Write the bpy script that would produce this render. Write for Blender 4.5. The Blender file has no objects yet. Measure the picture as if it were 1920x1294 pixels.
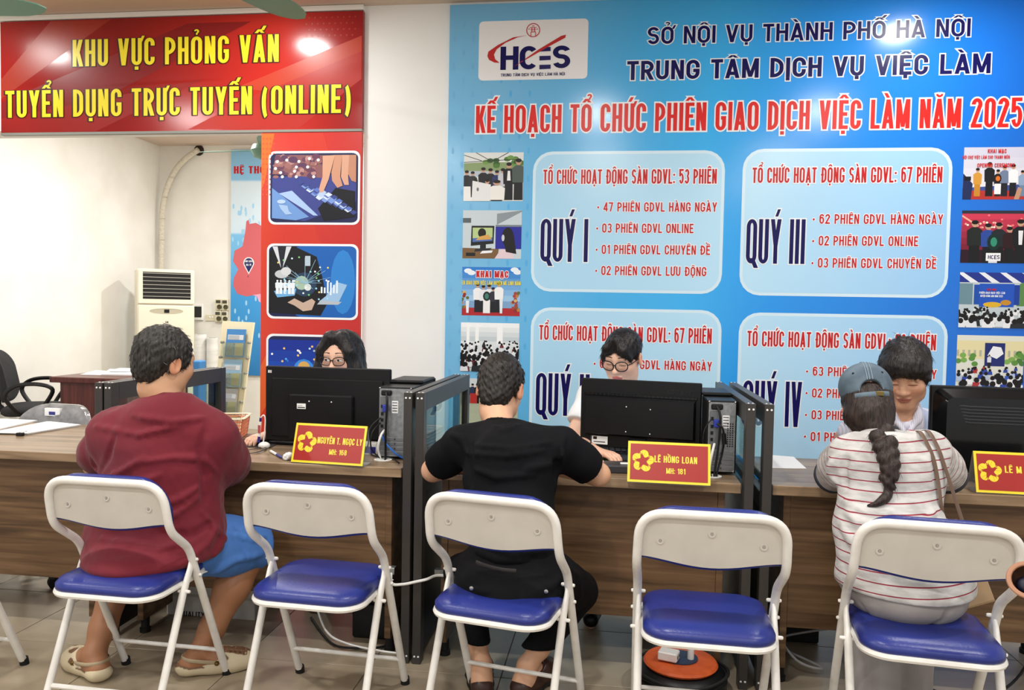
import bpy, math, random, unicodedata
import numpy as np
from mathutils import Vector, Matrix
random.seed(7); rng = np.random.default_rng(7)
S = bpy.context.scene
COL = S.collection
PI = math.pi

# ------------------------------------------------------------------ camera
FPX, CH = 1500.0, 1.36                       # focal length in pixels of the 1920 wide frame, eye height
def cam_axes(yaw, pitch, roll):
    cy, sy = math.cos(yaw), math.sin(yaw)
    f = np.array([-sy*math.cos(pitch), cy*math.cos(pitch), math.sin(pitch)])
    r = np.array([cy, sy, 0.0]); u = np.cross(r, f)
    return np.array([math.cos(roll)*r+math.sin(roll)*u, -math.sin(roll)*r+math.cos(roll)*u, f])
RC = cam_axes(math.radians(7.5305), math.radians(-2.3942), math.radians(1.0690))
cd = bpy.data.cameras.new('camera'); cam = bpy.data.objects.new('camera', cd); COL.objects.link(cam)
cd.sensor_width = 36.0; cd.lens = 36.0*FPX/1920.0; cd.clip_start = .05; cd.clip_end = 60
cam.matrix_world = Matrix(((RC[0][0], RC[1][0], -RC[2][0], 0), (RC[0][1], RC[1][1], -RC[2][1], 0),
                           (RC[0][2], RC[1][2], -RC[2][2], CH), (0, 0, 0, 1)))
S.camera = cam
O3 = np.array([0, 0, CH])
def ray(x, y): return RC.T @ np.array([(x-960)/FPX, (647-y)/FPX, 1.0])
def pz(x, y, z): d = ray(x, y); return O3+d*(z-CH)/d[2]      # photo pixel -> point on the level z
def py(x, y, Y): d = ray(x, y); return O3+d*Y/d[1]           # photo pixel -> point on the plane Y
def px(x, y, X): d = ray(x, y); return O3+d*X/d[0]           # photo pixel -> point on the plane X

# ------------------------------------------------------------------ light
W = bpy.data.worlds.new('hall_ambient'); S.world = W; W.use_nodes = True
W.node_tree.nodes['Background'].inputs[0].default_value = (.98, .99, 1.0, 1)
W.node_tree.nodes['Background'].inputs[1].default_value = .50
S.view_settings.view_transform = 'Standard'; S.view_settings.look = 'None'
S.view_settings.exposure = 0.68; S.view_settings.gamma = 1.0; S.view_settings.use_curve_mapping = False
CEIL = 3.13
LAMPS = [(x, y) for y in (3.90, 2.0, 0.05, -1.9) for x in (-4.01, -2.08, -.22, 1.66) if not (y > 3 and -1 < x < 0)] + [(-3.6, 6.2), (-2.3, 7.4)]
LAMP_W = 17.0
for i, (x, y) in enumerate(LAMPS):
    ld = bpy.data.lights.new('downlight_glow', 'AREA'); ld.shape = 'DISK'; ld.size = .17
    ld.energy = LAMP_W*(.62 if y > 3 and y < 5 else 1.0 if y < 5 else 2.0); ld.color = (1.0, .985, .955)
    lo = bpy.data.objects.new('downlight_glow', ld); COL.objects.link(lo); lo.location = (x, y, CEIL-.012)

# ------------------------------------------------------------------ helpers: colour, material
def lin(h):
    if isinstance(h, str):
        c = [int(h[i:i+2], 16)/255 for i in (0, 2, 4)]
    else: c = list(h)
    return tuple(v/12.92 if v <= .04045 else ((v+.055)/1.055)**2.4 for v in c)
MATS = {}
def mat(name, col='808080', rough=.5, metal=0.0, spec=.5, noise=None, bump=None, coat=0, trans=0, ior=1.45, emit=0, sheen=0, alpha=1):
    """noise=(scale, second colour, (sx,sy,sz)); bump=(scale, strength, (sx,sy,sz))"""
    if name in MATS: return MATS[name]
    m = bpy.data.materials.new(name); m.use_nodes = True; nt = m.node_tree; b = nt.nodes['Principled BSDF']
    b.inputs['Base Color'].default_value = (*lin(col), 1); b.inputs['Roughness'].default_value = rough
    b.inputs['Metallic'].default_value = metal; b.inputs['Specular IOR Level'].default_value = spec
    b.inputs['IOR'].default_value = ior; b.inputs['Coat Weight'].default_value = coat
    b.inputs['Transmission Weight'].default_value = trans; b.inputs['Sheen Weight'].default_value = sheen
    b.inputs['Alpha'].default_value = alpha
    if emit:
        b.inputs['Emission Color'].default_value = (*lin(col), 1); b.inputs['Emission Strength'].default_value = emit
    tc = None
    def tex(scale, sc, detail=4):
        nonlocal tc
        if tc is None: tc = nt.nodes.new('ShaderNodeTexCoord')
        mp = nt.nodes.new('ShaderNodeMapping'); nt.links.new(tc.outputs['Object'], mp.inputs[0]); mp.inputs['Scale'].default_value = sc
        n = nt.nodes.new('ShaderNodeTexNoise'); n.inputs['Scale'].default_value = scale; n.inputs['Detail'].default_value = detail
        nt.links.new(mp.outputs[0], n.inputs['Vector']); return n
    if noise:
        n = tex(noise[0], noise[2] if len(noise) > 2 else (1, 1, 1))
        r = nt.nodes.new('ShaderNodeValToRGB'); nt.links.new(n.outputs['Fac'], r.inputs[0])
        r.color_ramp.elements[0].position = .35; r.color_ramp.elements[1].position = .68
        r.color_ramp.elements[0].color = (*lin(col), 1); r.color_ramp.elements[1].color = (*lin(noise[1]), 1)
        nt.links.new(r.outputs[0], b.inputs['Base Color'])
    if bump:
        n = tex(bump[0], bump[2] if len(bump) > 2 else (1, 1, 1))
        bp = nt.nodes.new('ShaderNodeBump'); bp.inputs['Strength'].default_value = bump[1]; bp.inputs['Distance'].default_value = .004
        nt.links.new(n.outputs['Fac'], bp.inputs['Height']); nt.links.new(bp.outputs[0], b.inputs['Normal'])
    MATS[name] = m; return m
def matcol(name, rough=.5, bump=None, spec=.5, sheen=0, sss=0, stripes=False, coat=0):
    """material that takes its colour from the point/corner attribute Col"""
    if name in MATS: return MATS[name]
    m = mat(name, rough=rough, bump=bump, spec=spec, sheen=sheen, coat=coat); nt = m.node_tree; b = nt.nodes['Principled BSDF']
    a = nt.nodes.new('ShaderNodeAttribute'); a.attribute_name = 'Col'
    nt.links.new(a.outputs['Color'], b.inputs['Base Color'])
    if sss:
        b.inputs['Subsurface Weight'].default_value = sss; b.inputs['Subsurface Radius'].default_value = (.012, .005, .003)
        b.inputs['Subsurface Scale'].default_value = .6
    return m

# ------------------------------------------------------------------ helpers: objects
def tag(o, label=None, cat=None, group=None, kind=None):
    if label: o['label'] = label
    if cat: o['category'] = cat
    if group: o['group'] = group
    if kind: o['kind'] = kind
    return o
def empty(name, loc=(0, 0, 0), rz=0.0):
    o = bpy.data.objects.new(name, None); COL.objects.link(o); o.location = loc; o.rotation_euler = (0, 0, rz)
    o.empty_display_size = .1; return o
def pmat(p):
    m = Matrix.LocRotScale(p.location, p.rotation_euler, p.scale)
    return (pmat(p.parent) @ p.matrix_parent_inverse @ m) if p.parent else m
def link(name, me, parent=None):
    o = bpy.data.objects.new(name, me); COL.objects.link(o)
    if parent is not None:
        o.parent = parent; o.matrix_parent_inverse = pmat(parent).inverted()
    return o
def mk(name, verts, faces, m=None, parent=None, smooth=False, cols=None, auto=None, fcols=None):
    v = np.asarray(verts, float).reshape(-1, 3)
    off = None
    if parent is None and len(v):
        lo, hi = v.min(0), v.max(0); off = np.array([(lo[0]+hi[0])/2, (lo[1]+hi[1])/2, lo[2]]); v = v-off
    me = bpy.data.meshes.new(name)
    if isinstance(faces, np.ndarray):
        nf, k = faces.shape
        me.vertices.add(len(v)); me.vertices.foreach_set('co', v.astype(np.float32).ravel())
        me.loops.add(nf*k); me.loops.foreach_set('vertex_index', faces.astype(np.int32).ravel())
        me.polygons.add(nf); me.polygons.foreach_set('loop_start', np.arange(0, nf*k, k, dtype=np.int32))
        me.update(calc_edges=True)
    else:
        me.from_pydata(v.tolist(), [], faces)
    if smooth: me.polygons.foreach_set('use_smooth', [True]*len(me.polygons))
    if cols is not None:
        a = me.color_attributes.new('Col', 'FLOAT_COLOR', 'POINT')
        c = np.ones((len(v), 4), np.float32); c[:, :3] = cols; a.data.foreach_set('color', c.ravel())
    if fcols is not None:
        a = me.color_attributes.new('Col', 'FLOAT_COLOR', 'CORNER')
        c = np.ones((len(me.loops), 4), np.float32); k = 0
        for p, fc in zip(me.polygons, fcols):
            c[p.loop_start:p.loop_start+p.loop_total, :3] = fc
        a.data.foreach_set('color', c.ravel())
    if m is not None: me.materials.append(m)
    if auto is not None and smooth:
        try: me.set_sharp_from_angle(angle=auto)
        except Exception: pass
    o = link(name, me, parent)
    if off is not None: o.location = off
    return o
def copy_tree(o, parent=None, loc=None, rz=None, label=None):
    c = o.copy(); COL.objects.link(c)
    if parent is not None: c.parent = parent
    if loc is not None: c.location = loc
    if rz is not None: c.rotation_euler = (0, 0, rz)
    if label: c['label'] = label
    for ch in list(o.children): copy_tree(ch, c)
    return c

class MB:
    """collects shapes into one mesh"""
    def __init__(s, M=None): s.v = []; s.f = []; s.M = M; s.fc = []; s.col = None
    def add(s, vs, fs):
        b = len(s.v)
        for p in vs:
            p = Vector(p)
            if s.M is not None: p = s.M @ p
            s.v.append((p.x, p.y, p.z))
        for f in fs: s.f.append(tuple(b+i for i in f)); s.fc.append(s.col)
        return s
    def box(s, lo, hi, b=0.0):
        (x0, y0, z0), (x1, y1, z1) = lo, hi
        if b <= 0:
            vs = [(x, y, z) for z in (z0, z1) for y in (y0, y1) for x in (x0, x1)]
            return s.add(vs, [(0, 2, 3, 1), (4, 5, 7, 6), (0, 1, 5, 4), (2, 6, 7, 3), (0, 4, 6, 2), (1, 3, 7, 5)])
        b = min(b, (x1-x0)/2.01, (y1-y0)/2.01, (z1-z0)/2.01)
        vs = []; idx = {}
        for iz in (0, 1):
            for iy in (0, 1):
                for ix in (0, 1):
                    X, Y, Z = (x0, x1)[ix], (y0, y1)[iy], (z0, z1)[iz]
                    dx, dy, dz = (b, -b)[ix], (b, -b)[iy], (b, -b)[iz]
                    for a, p in enumerate(((X, Y+dy, Z+dz), (X+dx, Y, Z+dz), (X+dx, Y+dy, Z))):
                        idx[ix, iy, iz, a] = len(vs); vs.append(p)
        fs = []
        for a in range(3):
            for sd in (0, 1):
                q = []
                for (m, n) in ((0, 0), (1, 0), (1, 1), (0, 1)):
                    k = [0, 0, 0]; k[a] = sd; k[(a+1) % 3] = m; k[(a+2) % 3] = n; q.append(idx[k[0], k[1], k[2], a])
                fs.append(q if sd else q[::-1])
        for a in range(3):
            b1, b2 = (a+1) % 3, (a+2) % 3
            for m in (0, 1):
                for n in (0, 1):
                    k0 = [0, 0, 0]; k0[a] = 0; k0[b1] = m; k0[b2] = n; k1 = list(k0); k1[a] = 1
                    q = [idx[(*k0, b1)], idx[(*k1, b1)], idx[(*k1, b2)], idx[(*k0, b2)]]
                    fs.append(q if (m+n) % 2 == 1 else q[::-1])
        for iz in (0, 1):
            for iy in (0, 1):
                for ix in (0, 1):
                    q = [idx[ix, iy, iz, a] for a in range(3)]; fs.append(q if (ix+iy+iz) % 2 == 1 else q[::-1])
        return s.add(vs, fs)
    def cbox(s, c, d, b=0.0):
        return s.box([c[i]-d[i]/2 for i in range(3)], [c[i]+d[i]/2 for i in range(3)], b)
    def tube(s, pts, r, n=8, closed=False, caps=True, flat=None):
        P = [Vector(p) for p in pts]; m = len(P); R = r if isinstance(r, (list, tuple)) else [r]*m
        T = []
        for i in range(m):
            a = P[i-1] if (i > 0 or closed) else P[i]; b = P[(i+1) % m] if (i < m-1 or closed) else P[i]
            t = (b-a); T.append(t.normalized() if t.length > 1e-9 else Vector((0, 0, 1)))
        up = Vector((0, 0, 1)) if abs(T[0].z) < .9 else Vector((1, 0, 0))
        N = (up-T[0]*up.dot(T[0])).normalized(); vs = []
        for i in range(m):
            N = N-T[i]*N.dot(T[i])
            N = N.normalized() if N.length > 1e-6 else T[i].orthogonal().normalized()
            B = T[i].cross(N); rr = R[i]
            for k in range(n):
                a = 2*PI*k/n; ra, rb = (rr, rr) if not isinstance(rr, (tuple, list)) else rr
                vs.append(P[i]+N*(math.cos(a)*ra)+B*(math.sin(a)*rb))
        fs = []
        for i in range(m if closed else m-1):
            j = (i+1) % m
            for k in range(n): fs.append((i*n+k, i*n+(k+1) % n, j*n+(k+1) % n, j*n+k))
        if caps and not closed: fs.append(tuple(range(n))[::-1]); fs.append(tuple(range((m-1)*n, m*n)))
        return s.add(vs, fs)
    def lathe(s, prof, c=(0, 0, 0), n=16, axis='z'):
        vs = []; fs = []
        for (r, h) in prof:
            for k in range(n):
                a = 2*PI*k/n; x, y = math.cos(a)*r, math.sin(a)*r
                vs.append({'z': (c[0]+x, c[1]+y, c[2]+h), 'y': (c[0]+x, c[1]+h, c[2]-y), 'x': (c[0]+h, c[1]+x, c[2]+y)}[axis])
        m = len(prof)
        for i in range(m-1):
            for k in range(n): fs.append((i*n+k, i*n+(k+1) % n, (i+1)*n+(k+1) % n, (i+1)*n+k))
        fs.append(tuple(range(n))[::-1]); fs.append(tuple(range((m-1)*n, m*n)))
        return s.add(vs, fs)
    def sph(s, c, r, n=12, m=8):
        if not isinstance(r, (tuple, list)): r = (r, r, r)
        vs = [(c[0], c[1], c[2]-r[2])]; fs = []
        for i in range(1, m):
            t = -PI/2+PI*i/m
            for k in range(n):
                a = 2*PI*k/n; vs.append((c[0]+r[0]*math.cos(t)*math.cos(a), c[1]+r[1]*math.cos(t)*math.sin(a), c[2]+r[2]*math.sin(t)))
        vs.append((c[0], c[1], c[2]+r[2])); e = len(vs)-1
        for k in range(n):
            fs.append((0, 1+(k+1) % n, 1+k)); fs.append((e, 1+(m-2)*n+k, 1+(m-2)*n+(k+1) % n))
        for i in range(m-2):
            for k in range(n): fs.append((1+i*n+k, 1+i*n+(k+1) % n, 1+(i+1)*n+(k+1) % n, 1+(i+1)*n+k))
        return s.add(vs, fs)
    def prism(s, poly, d, f=lambda u, v, w: (u, v, w)):
        """poly in (u,v) extruded 0..d along w, mapped by f"""
        n = len(poly); vs = [f(u, v, 0) for u, v in poly]+[f(u, v, d) for u, v in poly]
        fs = [tuple(range(n))[::-1], tuple(range(n, 2*n))]+[(i, (i+1) % n, n+(i+1) % n, n+i) for i in range(n)]
        return s.add(vs, fs)
    def loft(s, rings, caps=True, closed=False):
        n = len(rings[0]); vs = [p for r in rings for p in r]; fs = []
        m = len(rings)
        for i in range(m if closed else m-1):
            j = (i+1) % m
            for k in range(n): fs.append((i*n+k, i*n+(k+1) % n, j*n+(k+1) % n, j*n+k))
        if caps and not closed: fs.append(tuple(range(n))[::-1]); fs.append(tuple(range((m-1)*n, m*n)))
        return s.add(vs, fs)
    def build(s, name, m, parent=None, smooth=False, auto=.7):
        return mk(name, s.v, s.f, m, parent, smooth, auto=auto if smooth else None, fcols=s.fc if s.fc and s.fc[0] is not None else None)
def rrect(x0, y0, x1, y1, r, n=5):
    p = []
    for cx, cy, a0 in ((x1-r, y0+r, -PI/2), (x1-r, y1-r, 0), (x0+r, y1-r, PI/2), (x0+r, y0+r, PI)):
        for i in range(n+1):
            a = a0+PI/2*i/n; p.append((cx+r*math.cos(a), cy+r*math.sin(a)))
    return p
def spline(pts, n=6):
    """Catmull-Rom through pts"""
    P = [Vector(p) for p in pts]; out = []
    for i in range(len(P)-1):
        a, b, c, d = P[max(i-1, 0)], P[i], P[i+1], P[min(i+2, len(P)-1)]
        for k in range(n):
            t = k/n; out.append(.5*((2*b)+(c-a)*t+(2*a-5*b+4*c-d)*t*t+(3*b-a-3*c+d)*t**3))
    out.append(P[-1]); return out
def fillet(pts, r, n=5):
    """polyline with rounded corners"""
    P = [Vector(p) for p in pts]; out = [P[0]]
    for i in range(1, len(P)-1):
        a, b, c = P[i-1], P[i], P[i+1]; u = (a-b); w = (c-b); rr = r[i] if isinstance(r, (list, tuple)) else r
        q = min(rr, u.length*.48, w.length*.48); s0 = b+u.normalized()*q; s1 = b+w.normalized()*q
        for k in range(n+1):
            t = k/n; out.append(s0*(1-t)**2+b*2*t*(1-t)+s1*t*t)
    out.append(P[-1]); return out
# ------------------------------------------------------------------ the setting
YW, YB, XL = 4.6, 8.4, -5.12          # board wall, alcove back wall, alcove side wall
M_wall = mat('wall_paint', 'f3f3f0', .6, noise=(1.3, 'ecece7'), bump=(14, .12))
M_wallold = mat('old_wall_paint', 'f3f2ec', .62, noise=(2.2, 'e8e6de'), bump=(9, .35))
M_ceil = mat('ceiling_paint', 'd8c6b0', .7, noise=(.8, 'd6c0b4'))
M_grout = mat('grout', '5d564c', .8)
def struct(name, m, *boxes, parent=None):
    b = MB()
    for lo, hi in boxes: b.box(lo, hi)
    o = b.build(name, m, parent)
    if parent is None: tag(o, kind='structure')
    return o
floor = struct('floor', M_grout, ((-8, -4.5, -.08), (4.5, YB, -.004)))
struct('ceiling', M_ceil, ((-8, -4.5, CEIL), (4.5, YB+.2, CEIL+.1)))
struct('wall_center', M_wall, ((-1.51, YW, 0), (4.5, YW+.25, CEIL)))
struct('wall_beam', M_wall, ((-8, YW, 2.43), (-1.51, YW+.2, CEIL)))
struct('wall_left', M_wallold, ((XL-.2, YW+.2, 0), (XL, YB, CEIL)))
struct('wall_back', M_wallold, ((XL-.2, YB, 0), (-1.3, YB+.2, CEIL)))
struct('wall_right', M_wallold, ((-1.51, YW+.25, 0), (-1.31, YB, CEIL)))
struct('trim_1', mat('trim_white', 'f4efe8', .5), ((-8, YW-.035, CEIL-.032), (-1.512, YW, CEIL-.003)))
# floor tiles, each a part of the floor
TS, TG = .505, .0035
tile_mats = [mat('floor_tile_%d' % i, c, .30, noise=(3.0+i*.3, c2, (1, 2.2, 1)), bump=(26, .05))
             for i, (c, c2) in enumerate((('a89a83', '998b74'), ('a49680', '958770'), ('ab9d86', '9c8e77'), ('a39580', '978973')))]
tb = MB().box((0, 0, -.006), (TS-TG, TS-TG, 0), .0012)
tms = []
for m in tile_mats:
    me = bpy.data.meshes.new('tile'); me.from_pydata(tb.v, [], tb.f); me.materials.append(m); tms.append(me)
for ix in range(-11, 7):
    for iy in range(-6, 4):
        o = link('tile', random.choice(tms), floor); o.location = (-.40+ix*TS, 2.893+iy*TS, 0)
rest = MB()
for (lo, hi) in (((-8, -4.5, -.006), (-.40-11*TS, YB, 0)), ((-.40+7*TS, -4.5, -.006), (4.5, YB, 0)),
                 ((-.40-11*TS, 2.893+4*TS, -.006), (-.40+7*TS, YB, 0)), ((-.40-11*TS, -4.5, -.006), (-.40+7*TS, 2.893-6*TS, 0))):
    rest.box(lo, hi)
rest.build('far_tiling', tile_mats[0], floor)
# recessed ceiling lamps (their light is at the top of the script)
M_lampring = mat('lamp_ring', 'e8e8e4', .4); M_lampglass = mat('lamp_glass', 'fff3e0', .4, emit=2.0)
proto = None
for i, (x, y) in enumerate(LAMPS):
    if not 3 < y < 5: continue                       # only the row by the boards is near the view
    if proto is None:
        proto = empty('downlight', (0, 0, 0)); b = MB()
        b.lathe([(.115, 0), (.115, -.006), (.09, -.010), (.09, 0)], n=28); b.build('ring', M_lampring, proto, True)
        b = MB(); b.lathe([(.088, -.001), (.088, -.006)], n=28); b.build('lens', M_lampglass, proto)
        d = proto
    else: d = copy_tree(proto)
    d.location = (x, y, CEIL)
    tag(d, 'round recessed ceiling lamp '+('above the left end of the red sign' if x < -3 else 'above the right end of the red sign' if x < 0 else 'above the right half of the blue board'), 'lamp', 'recessed ceiling lamps')
# ------------------------------------------------------------------ lettering: every glyph is built from strokes
class Pen:
    def __init__(s, H, sv, sh, wf, rnd=1.3, gap=None):
        s.H, s.sv, s.sh, s.wf, s.rnd = H, sv, sh, wf, rnd; s.gap = gap if gap is not None else sv*.55
        s.q = []                                    # convex polygons in (u,v)
    def stroke(s, x0, y0, x1, y1, w=None, e=0):     # slanted stem with level ends
        w = (w or s.sv)/2
        dx, dy = x1-x0, y1-y0; L = math.hypot(dx, dy) or 1
        k = L/abs(dy) if abs(dy) > 1e-6 else 1
        w2 = w*min(k, 1.5)+e*min(k, 1.5); ex, ey = dx/abs(dy or 1)*e, e*(1 if dy > 0 else -1)
        s.q.append([(x0-ex-w2, y0-ey), (x0-ex+w2, y0-ey), (x1+ex+w2, y1+ey), (x1+ex-w2, y1+ey)])
    def bar(s, x0, x1, y, h=None, e=0):
        h = (h or s.sh)/2+e; s.q.append([(x0-e, y-h), (x1+e, y-h), (x1+e, y+h), (x0-e, y+h)])
    def arc(s, cx, cy, rx, ry, a0, a1, e=0, n=10, sv=None, sh=None):
        sv = (sv or s.sv)/2+e; sh = (sh or s.sh)/2+e; P = []
        full = abs(a1-a0) > 359
        for i in range(n+1):
            a = math.radians(a0+(a1-a0)*i/n); c, q = math.cos(a), math.sin(a)
            P.append(((cx+(rx+sv)*c, cy+(ry+sh)*q), (cx+max(rx-sv, .0)*c, cy+max(ry-sh, .0)*q)))
        if e and not full:
            for k, sg in ((0, -1), (-1, 1)):
                a = math.radians(a0 if k == 0 else a1); d = sg*(1 if a1 > a0 else -1)
                tx, ty = -math.sin(a)*e*d, math.cos(a)*e*d
                P[k] = tuple((p[0]+tx, p[1]+ty) for p in P[k])
        for i in range(n): s.q.append([P[i][0], P[i+1][0], P[i+1][1], P[i][1]])
    def glyph(s, ch, x, e):
        """draws base letter at x, returns its width"""
        H, sv, sh = s.H, s.sv, s.sh; w0 = s.wf
        wid = {'I': sv, 'M': w0*1.28, 'L': w0*.86, 'E': w0*.88, 'F': w0*.84, 'T': w0*.92, '1': w0*.66, '.': sv, ':': sv, ' ': w0*.5, '•': H*.24, '(': w0*.55, ')': w0*.55,
               'O': w0*1.06, 'Q': w0*1.06, 'G': w0*1.04, 'A': w0*1.1, 'V': w0*1.06, 'Y': w0*1.06, 'J': w0*.8, ',': sv, '-': w0*.5, '/': w0*.7, 'W': w0*1.5, 'Đ': w0*1.12}.get(ch, w0)
        W_ = wid; L, Rr, T, B = x+sv/2, x+W_-sv/2, H-sh/2, sh/2; cx = x+W_/2; rx = (Rr-L)/2; ry = min((T-B)/2, rx*s.rnd); M_ = H*.52
        st, ba, ar = lambda *a, **k: s.stroke(*a, e=e, **k), lambda *a, **k: s.bar(*a, e=e, **k), lambda *a, **k: s.arc(*a, e=e, **k)
        def bowl(xl, xr, y0, y1):                  # D-like half round between levels
            r2 = min((y1-y0)/2, (xr-xl)*.75*s.rnd); rxx = min(xr-xl, r2/s.rnd*1.2) ; xm = xr-rxx
            ba(xl, xm, y1); ba(xl, xm, y0); ar(xm, y1-r2, rxx, r2, 0, 90); ar(xm, y0+r2, rxx, r2, -90, 0)
            if y1-y0-2*r2 > .004*H: st(xr, y0+r2, xr, y1-r2)
        if ch == 'A': st(x+sv*.5, 0, cx, H); st(x+W_-sv*.5, 0, cx, H); ba(x+W_*.24, x+W_*.76, H*.25)
        elif ch == 'B': st(L, 0, L, H); bowl(L, Rr-sv*.08, M_, T); bowl(L, Rr, B, M_)
        elif ch in 'CG':
            lo = T-B-2*ry > .3*H; tr = 0 if lo else 36
            ar(cx, T-ry, rx, ry, tr, 180, n=14); ar(cx, B+ry, rx, ry, 180, 360-(tr if ch == 'C' else 0), n=14)
            if T-B-2*ry > .01*H: st(L, B+ry, L, T-ry)
            if lo:
                st(Rr, T-ry-H*.08, Rr, T-ry)
                if ch == 'C': st(Rr, B+ry, Rr, B+ry+H*.08)
            if ch == 'G': ba(cx+W_*.02, Rr+sv/2, H*.44); st(Rr, min(B+ry*.9, H*.36), Rr, H*.44)
        elif ch in 'DĐ':
            l = L+(W_*.1 if ch == 'Đ' else 0); st(l, 0, l, H); bowl(l, Rr, B, T)
            if ch == 'Đ': ba(x-W_*.02, x+W_*.5, M_, h=sh*.85)
        elif ch in 'EF':
            st(L, 0, L, H); ba(x, x+W_, T); ba(x, x+W_*.9, M_)
            if ch == 'E': ba(x, x+W_, B)
        elif ch == 'H': st(L, 0, L, H); st(Rr, 0, Rr, H); ba(L, Rr, M_)
        elif ch == 'I': st(cx, 0, cx, H)
        elif ch == 'J': st(Rr, B+ry, Rr, H); ar(cx, B+ry, rx, ry, 180, 360)
        elif ch == 'K': st(L, 0, L, H); st(L+sv*.6, H*.40, Rr, H); st(L+W_*.3, H*.55, Rr+sv*.1, 0)
        elif ch == 'L': st(L, 0, L, H); ba(x, x+W_, B)
        elif ch == 'M': st(L, 0, L, H); st(Rr, 0, Rr, H); st(cx, H*.05, L+sv*.1, H, w=sv*.9); st(cx, H*.05, Rr-sv*.1, H, w=sv*.9)
        elif ch == 'N': st(L, 0, L, H); st(Rr, 0, Rr, H); st(L+sv*.1, H, Rr-sv*.1, 0, w=sv*.85)
        elif ch in 'OQ0':
            ar(cx, T-ry, rx, ry, 0, 180, n=14); ar(cx, B+ry, rx, ry, 180, 360, n=14)
            if T-B-2*ry > .01*H: st(L, B+ry, L, T-ry); st(Rr, B+ry, Rr, T-ry)
            if ch == 'Q': st(cx+W_*.08, H*.12, x+W_*.98, -H*.1)
        elif ch == 'P': st(L, 0, L, H); bowl(L, Rr, H*.43, T)
        elif ch == 'R': st(L, 0, L, H); bowl(L, Rr, H*.46, T); st(cx, H*.46, Rr+sv*.08, 0)
        elif ch == 'S':
            hu = (T-M_)/2; hl = (M_-B)/2
            ar(cx, M_+hu, rx, hu, 20, 270, n=14); ar(cx, B+hl, rx, hl, -160, 90, n=14)
        elif ch == 'T': ba(x, x+W_, T); st(cx, 0, cx, H)
        elif ch == 'U': st(L, B+ry, L, H); st(Rr, B+ry, Rr, H); ar(cx, B+ry, rx, ry, 180, 360, n=14)
        elif ch == 'V': st(cx, 0, L, H); st(cx, 0, Rr, H)
        elif ch == 'W': st(x+W_*.3, 0, L, H); st(x+W_*.3, 0, cx, H); st(x+W_*.7, 0, cx, H); st(x+W_*.7, 0, Rr, H)
        elif ch == 'X': st(L, 0, Rr, H); st(Rr, 0, L, H)
        elif ch == 'Y': st(cx, 0, cx, H*.45); st(cx, H*.40, L, H); st(cx, H*.40, Rr, H)
        elif ch == 'Z': ba(x, x+W_, T); ba(x, x+W_, B); st(L, 0, Rr, H)
        elif ch == '1': st(Rr, 0, Rr, H); st(L, H*.72, Rr, H*.98, w=sv*.8)
        elif ch == '2':
            r2 = min(ry, H*.26); ar(cx, T-r2, rx, r2, -20, 180, n=12); st(L, B, Rr-sv*.05, T-r2*1.1); ba(x, x+W_, B)
        elif ch == '3':
            hu = (T-M_)/2; hl = (M_-B)/2; ar(cx, M_+hu, rx*.95, hu, -90, 160, n=12); ar(cx, B+hl, rx, hl, -160, 90, n=12)
        elif ch == '4': st(Rr-W_*.12, 0, Rr-W_*.12, H); ba(x, x+W_, H*.26); st(L, H*.26, Rr-W_*.12, H)
        elif ch == '5':
            hl = H*.30; ba(L, x+W_*.95, T); st(L, H*.5, L, H); ar(cx, B+hl, rx, hl, -160, 130, n=14)
        elif ch in '69':
            hl = H*.29
            if ch == '6': ar(cx, B+hl, rx, hl, 0, 360, n=18); st(L, B+hl, L, T-ry*.9); ar(cx, T-ry*.9, rx, ry*.9, 15, 180)
            else: ar(cx, T-hl, rx, hl, 0, 360, n=18); st(Rr, B+ry*.9, Rr, T-hl); ar(cx, B+ry*.9, rx, ry*.9, 195, 360)
        elif ch == '7': ba(x, x+W_, T); st(x+W_*.38, 0, Rr, H)
        elif ch == '8':
            hu = (T-M_)/2; hl = (M_-B)/2; ar(cx, M_+hu, rx*.93, hu, 0, 360, n=18); ar(cx, B+hl, rx, hl, 0, 360, n=18)
        elif ch == '•': ar(cx, H*.45, H*.06, H*.06, 0, 360, sv=H*.12, sh=H*.12, n=14)
        elif ch == '.': st(cx, 0, cx, sh*1.05)
        elif ch == ',': st(cx, -sh*.6, cx, sh)
        elif ch == ':': st(cx, H*.05, cx, H*.05+sh); st(cx, H*.55, cx, H*.55+sh)
        elif ch == '-': ba(x, x+W_, H*.42)
        elif ch == '/': st(x, 0, x+W_, H)
        elif ch == '(': ar(x+W_*1.15, H*.42, W_*.95, H*.66, 128, 232, n=12)
        elif ch == ')': ar(x-W_*.15, H*.42, W_*.95, H*.66, -52, 52, n=12)
        return wid
    def mark(s, m, x, w, e, lvl):
        H, sv, sh = s.H, s.sv, s.sh; cx = x+w/2; y = H*1.06+lvl; mh = H*.13; mw = max(s.wf*.30, sv*.8)
        k = sv*.62
        if m == '\u0302': s.stroke(cx-mw, y, cx, y+mh, w=k, e=e); s.stroke(cx+mw, y, cx, y+mh, w=k, e=e); return mh*.75
        if m == '\u0301':
            o = (cx+(mw*.9 if lvl else mw*.1)); s.stroke(o, y, o+mw*.8, y+mh*1.25, w=k*1.1, e=e); return mh
        if m == '\u0300':
            o = (cx-(mw*.9 if lvl else mw*.1)); s.stroke(o, y, o-mw*.8, y+mh*1.25, w=k*1.1, e=e); return mh
        if m == '\u0309':
            o = cx+(mw*.9 if lvl else 0); r = mh*.42; s.arc(o, y+mh*.95, mw*.5, r, -60, 170, e=e, sv=k*.8, sh=sh*.45); s.stroke(o+mw*.05, y, o+mw*.12, y+mh*.6, w=k*.7, e=e); return mh
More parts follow.
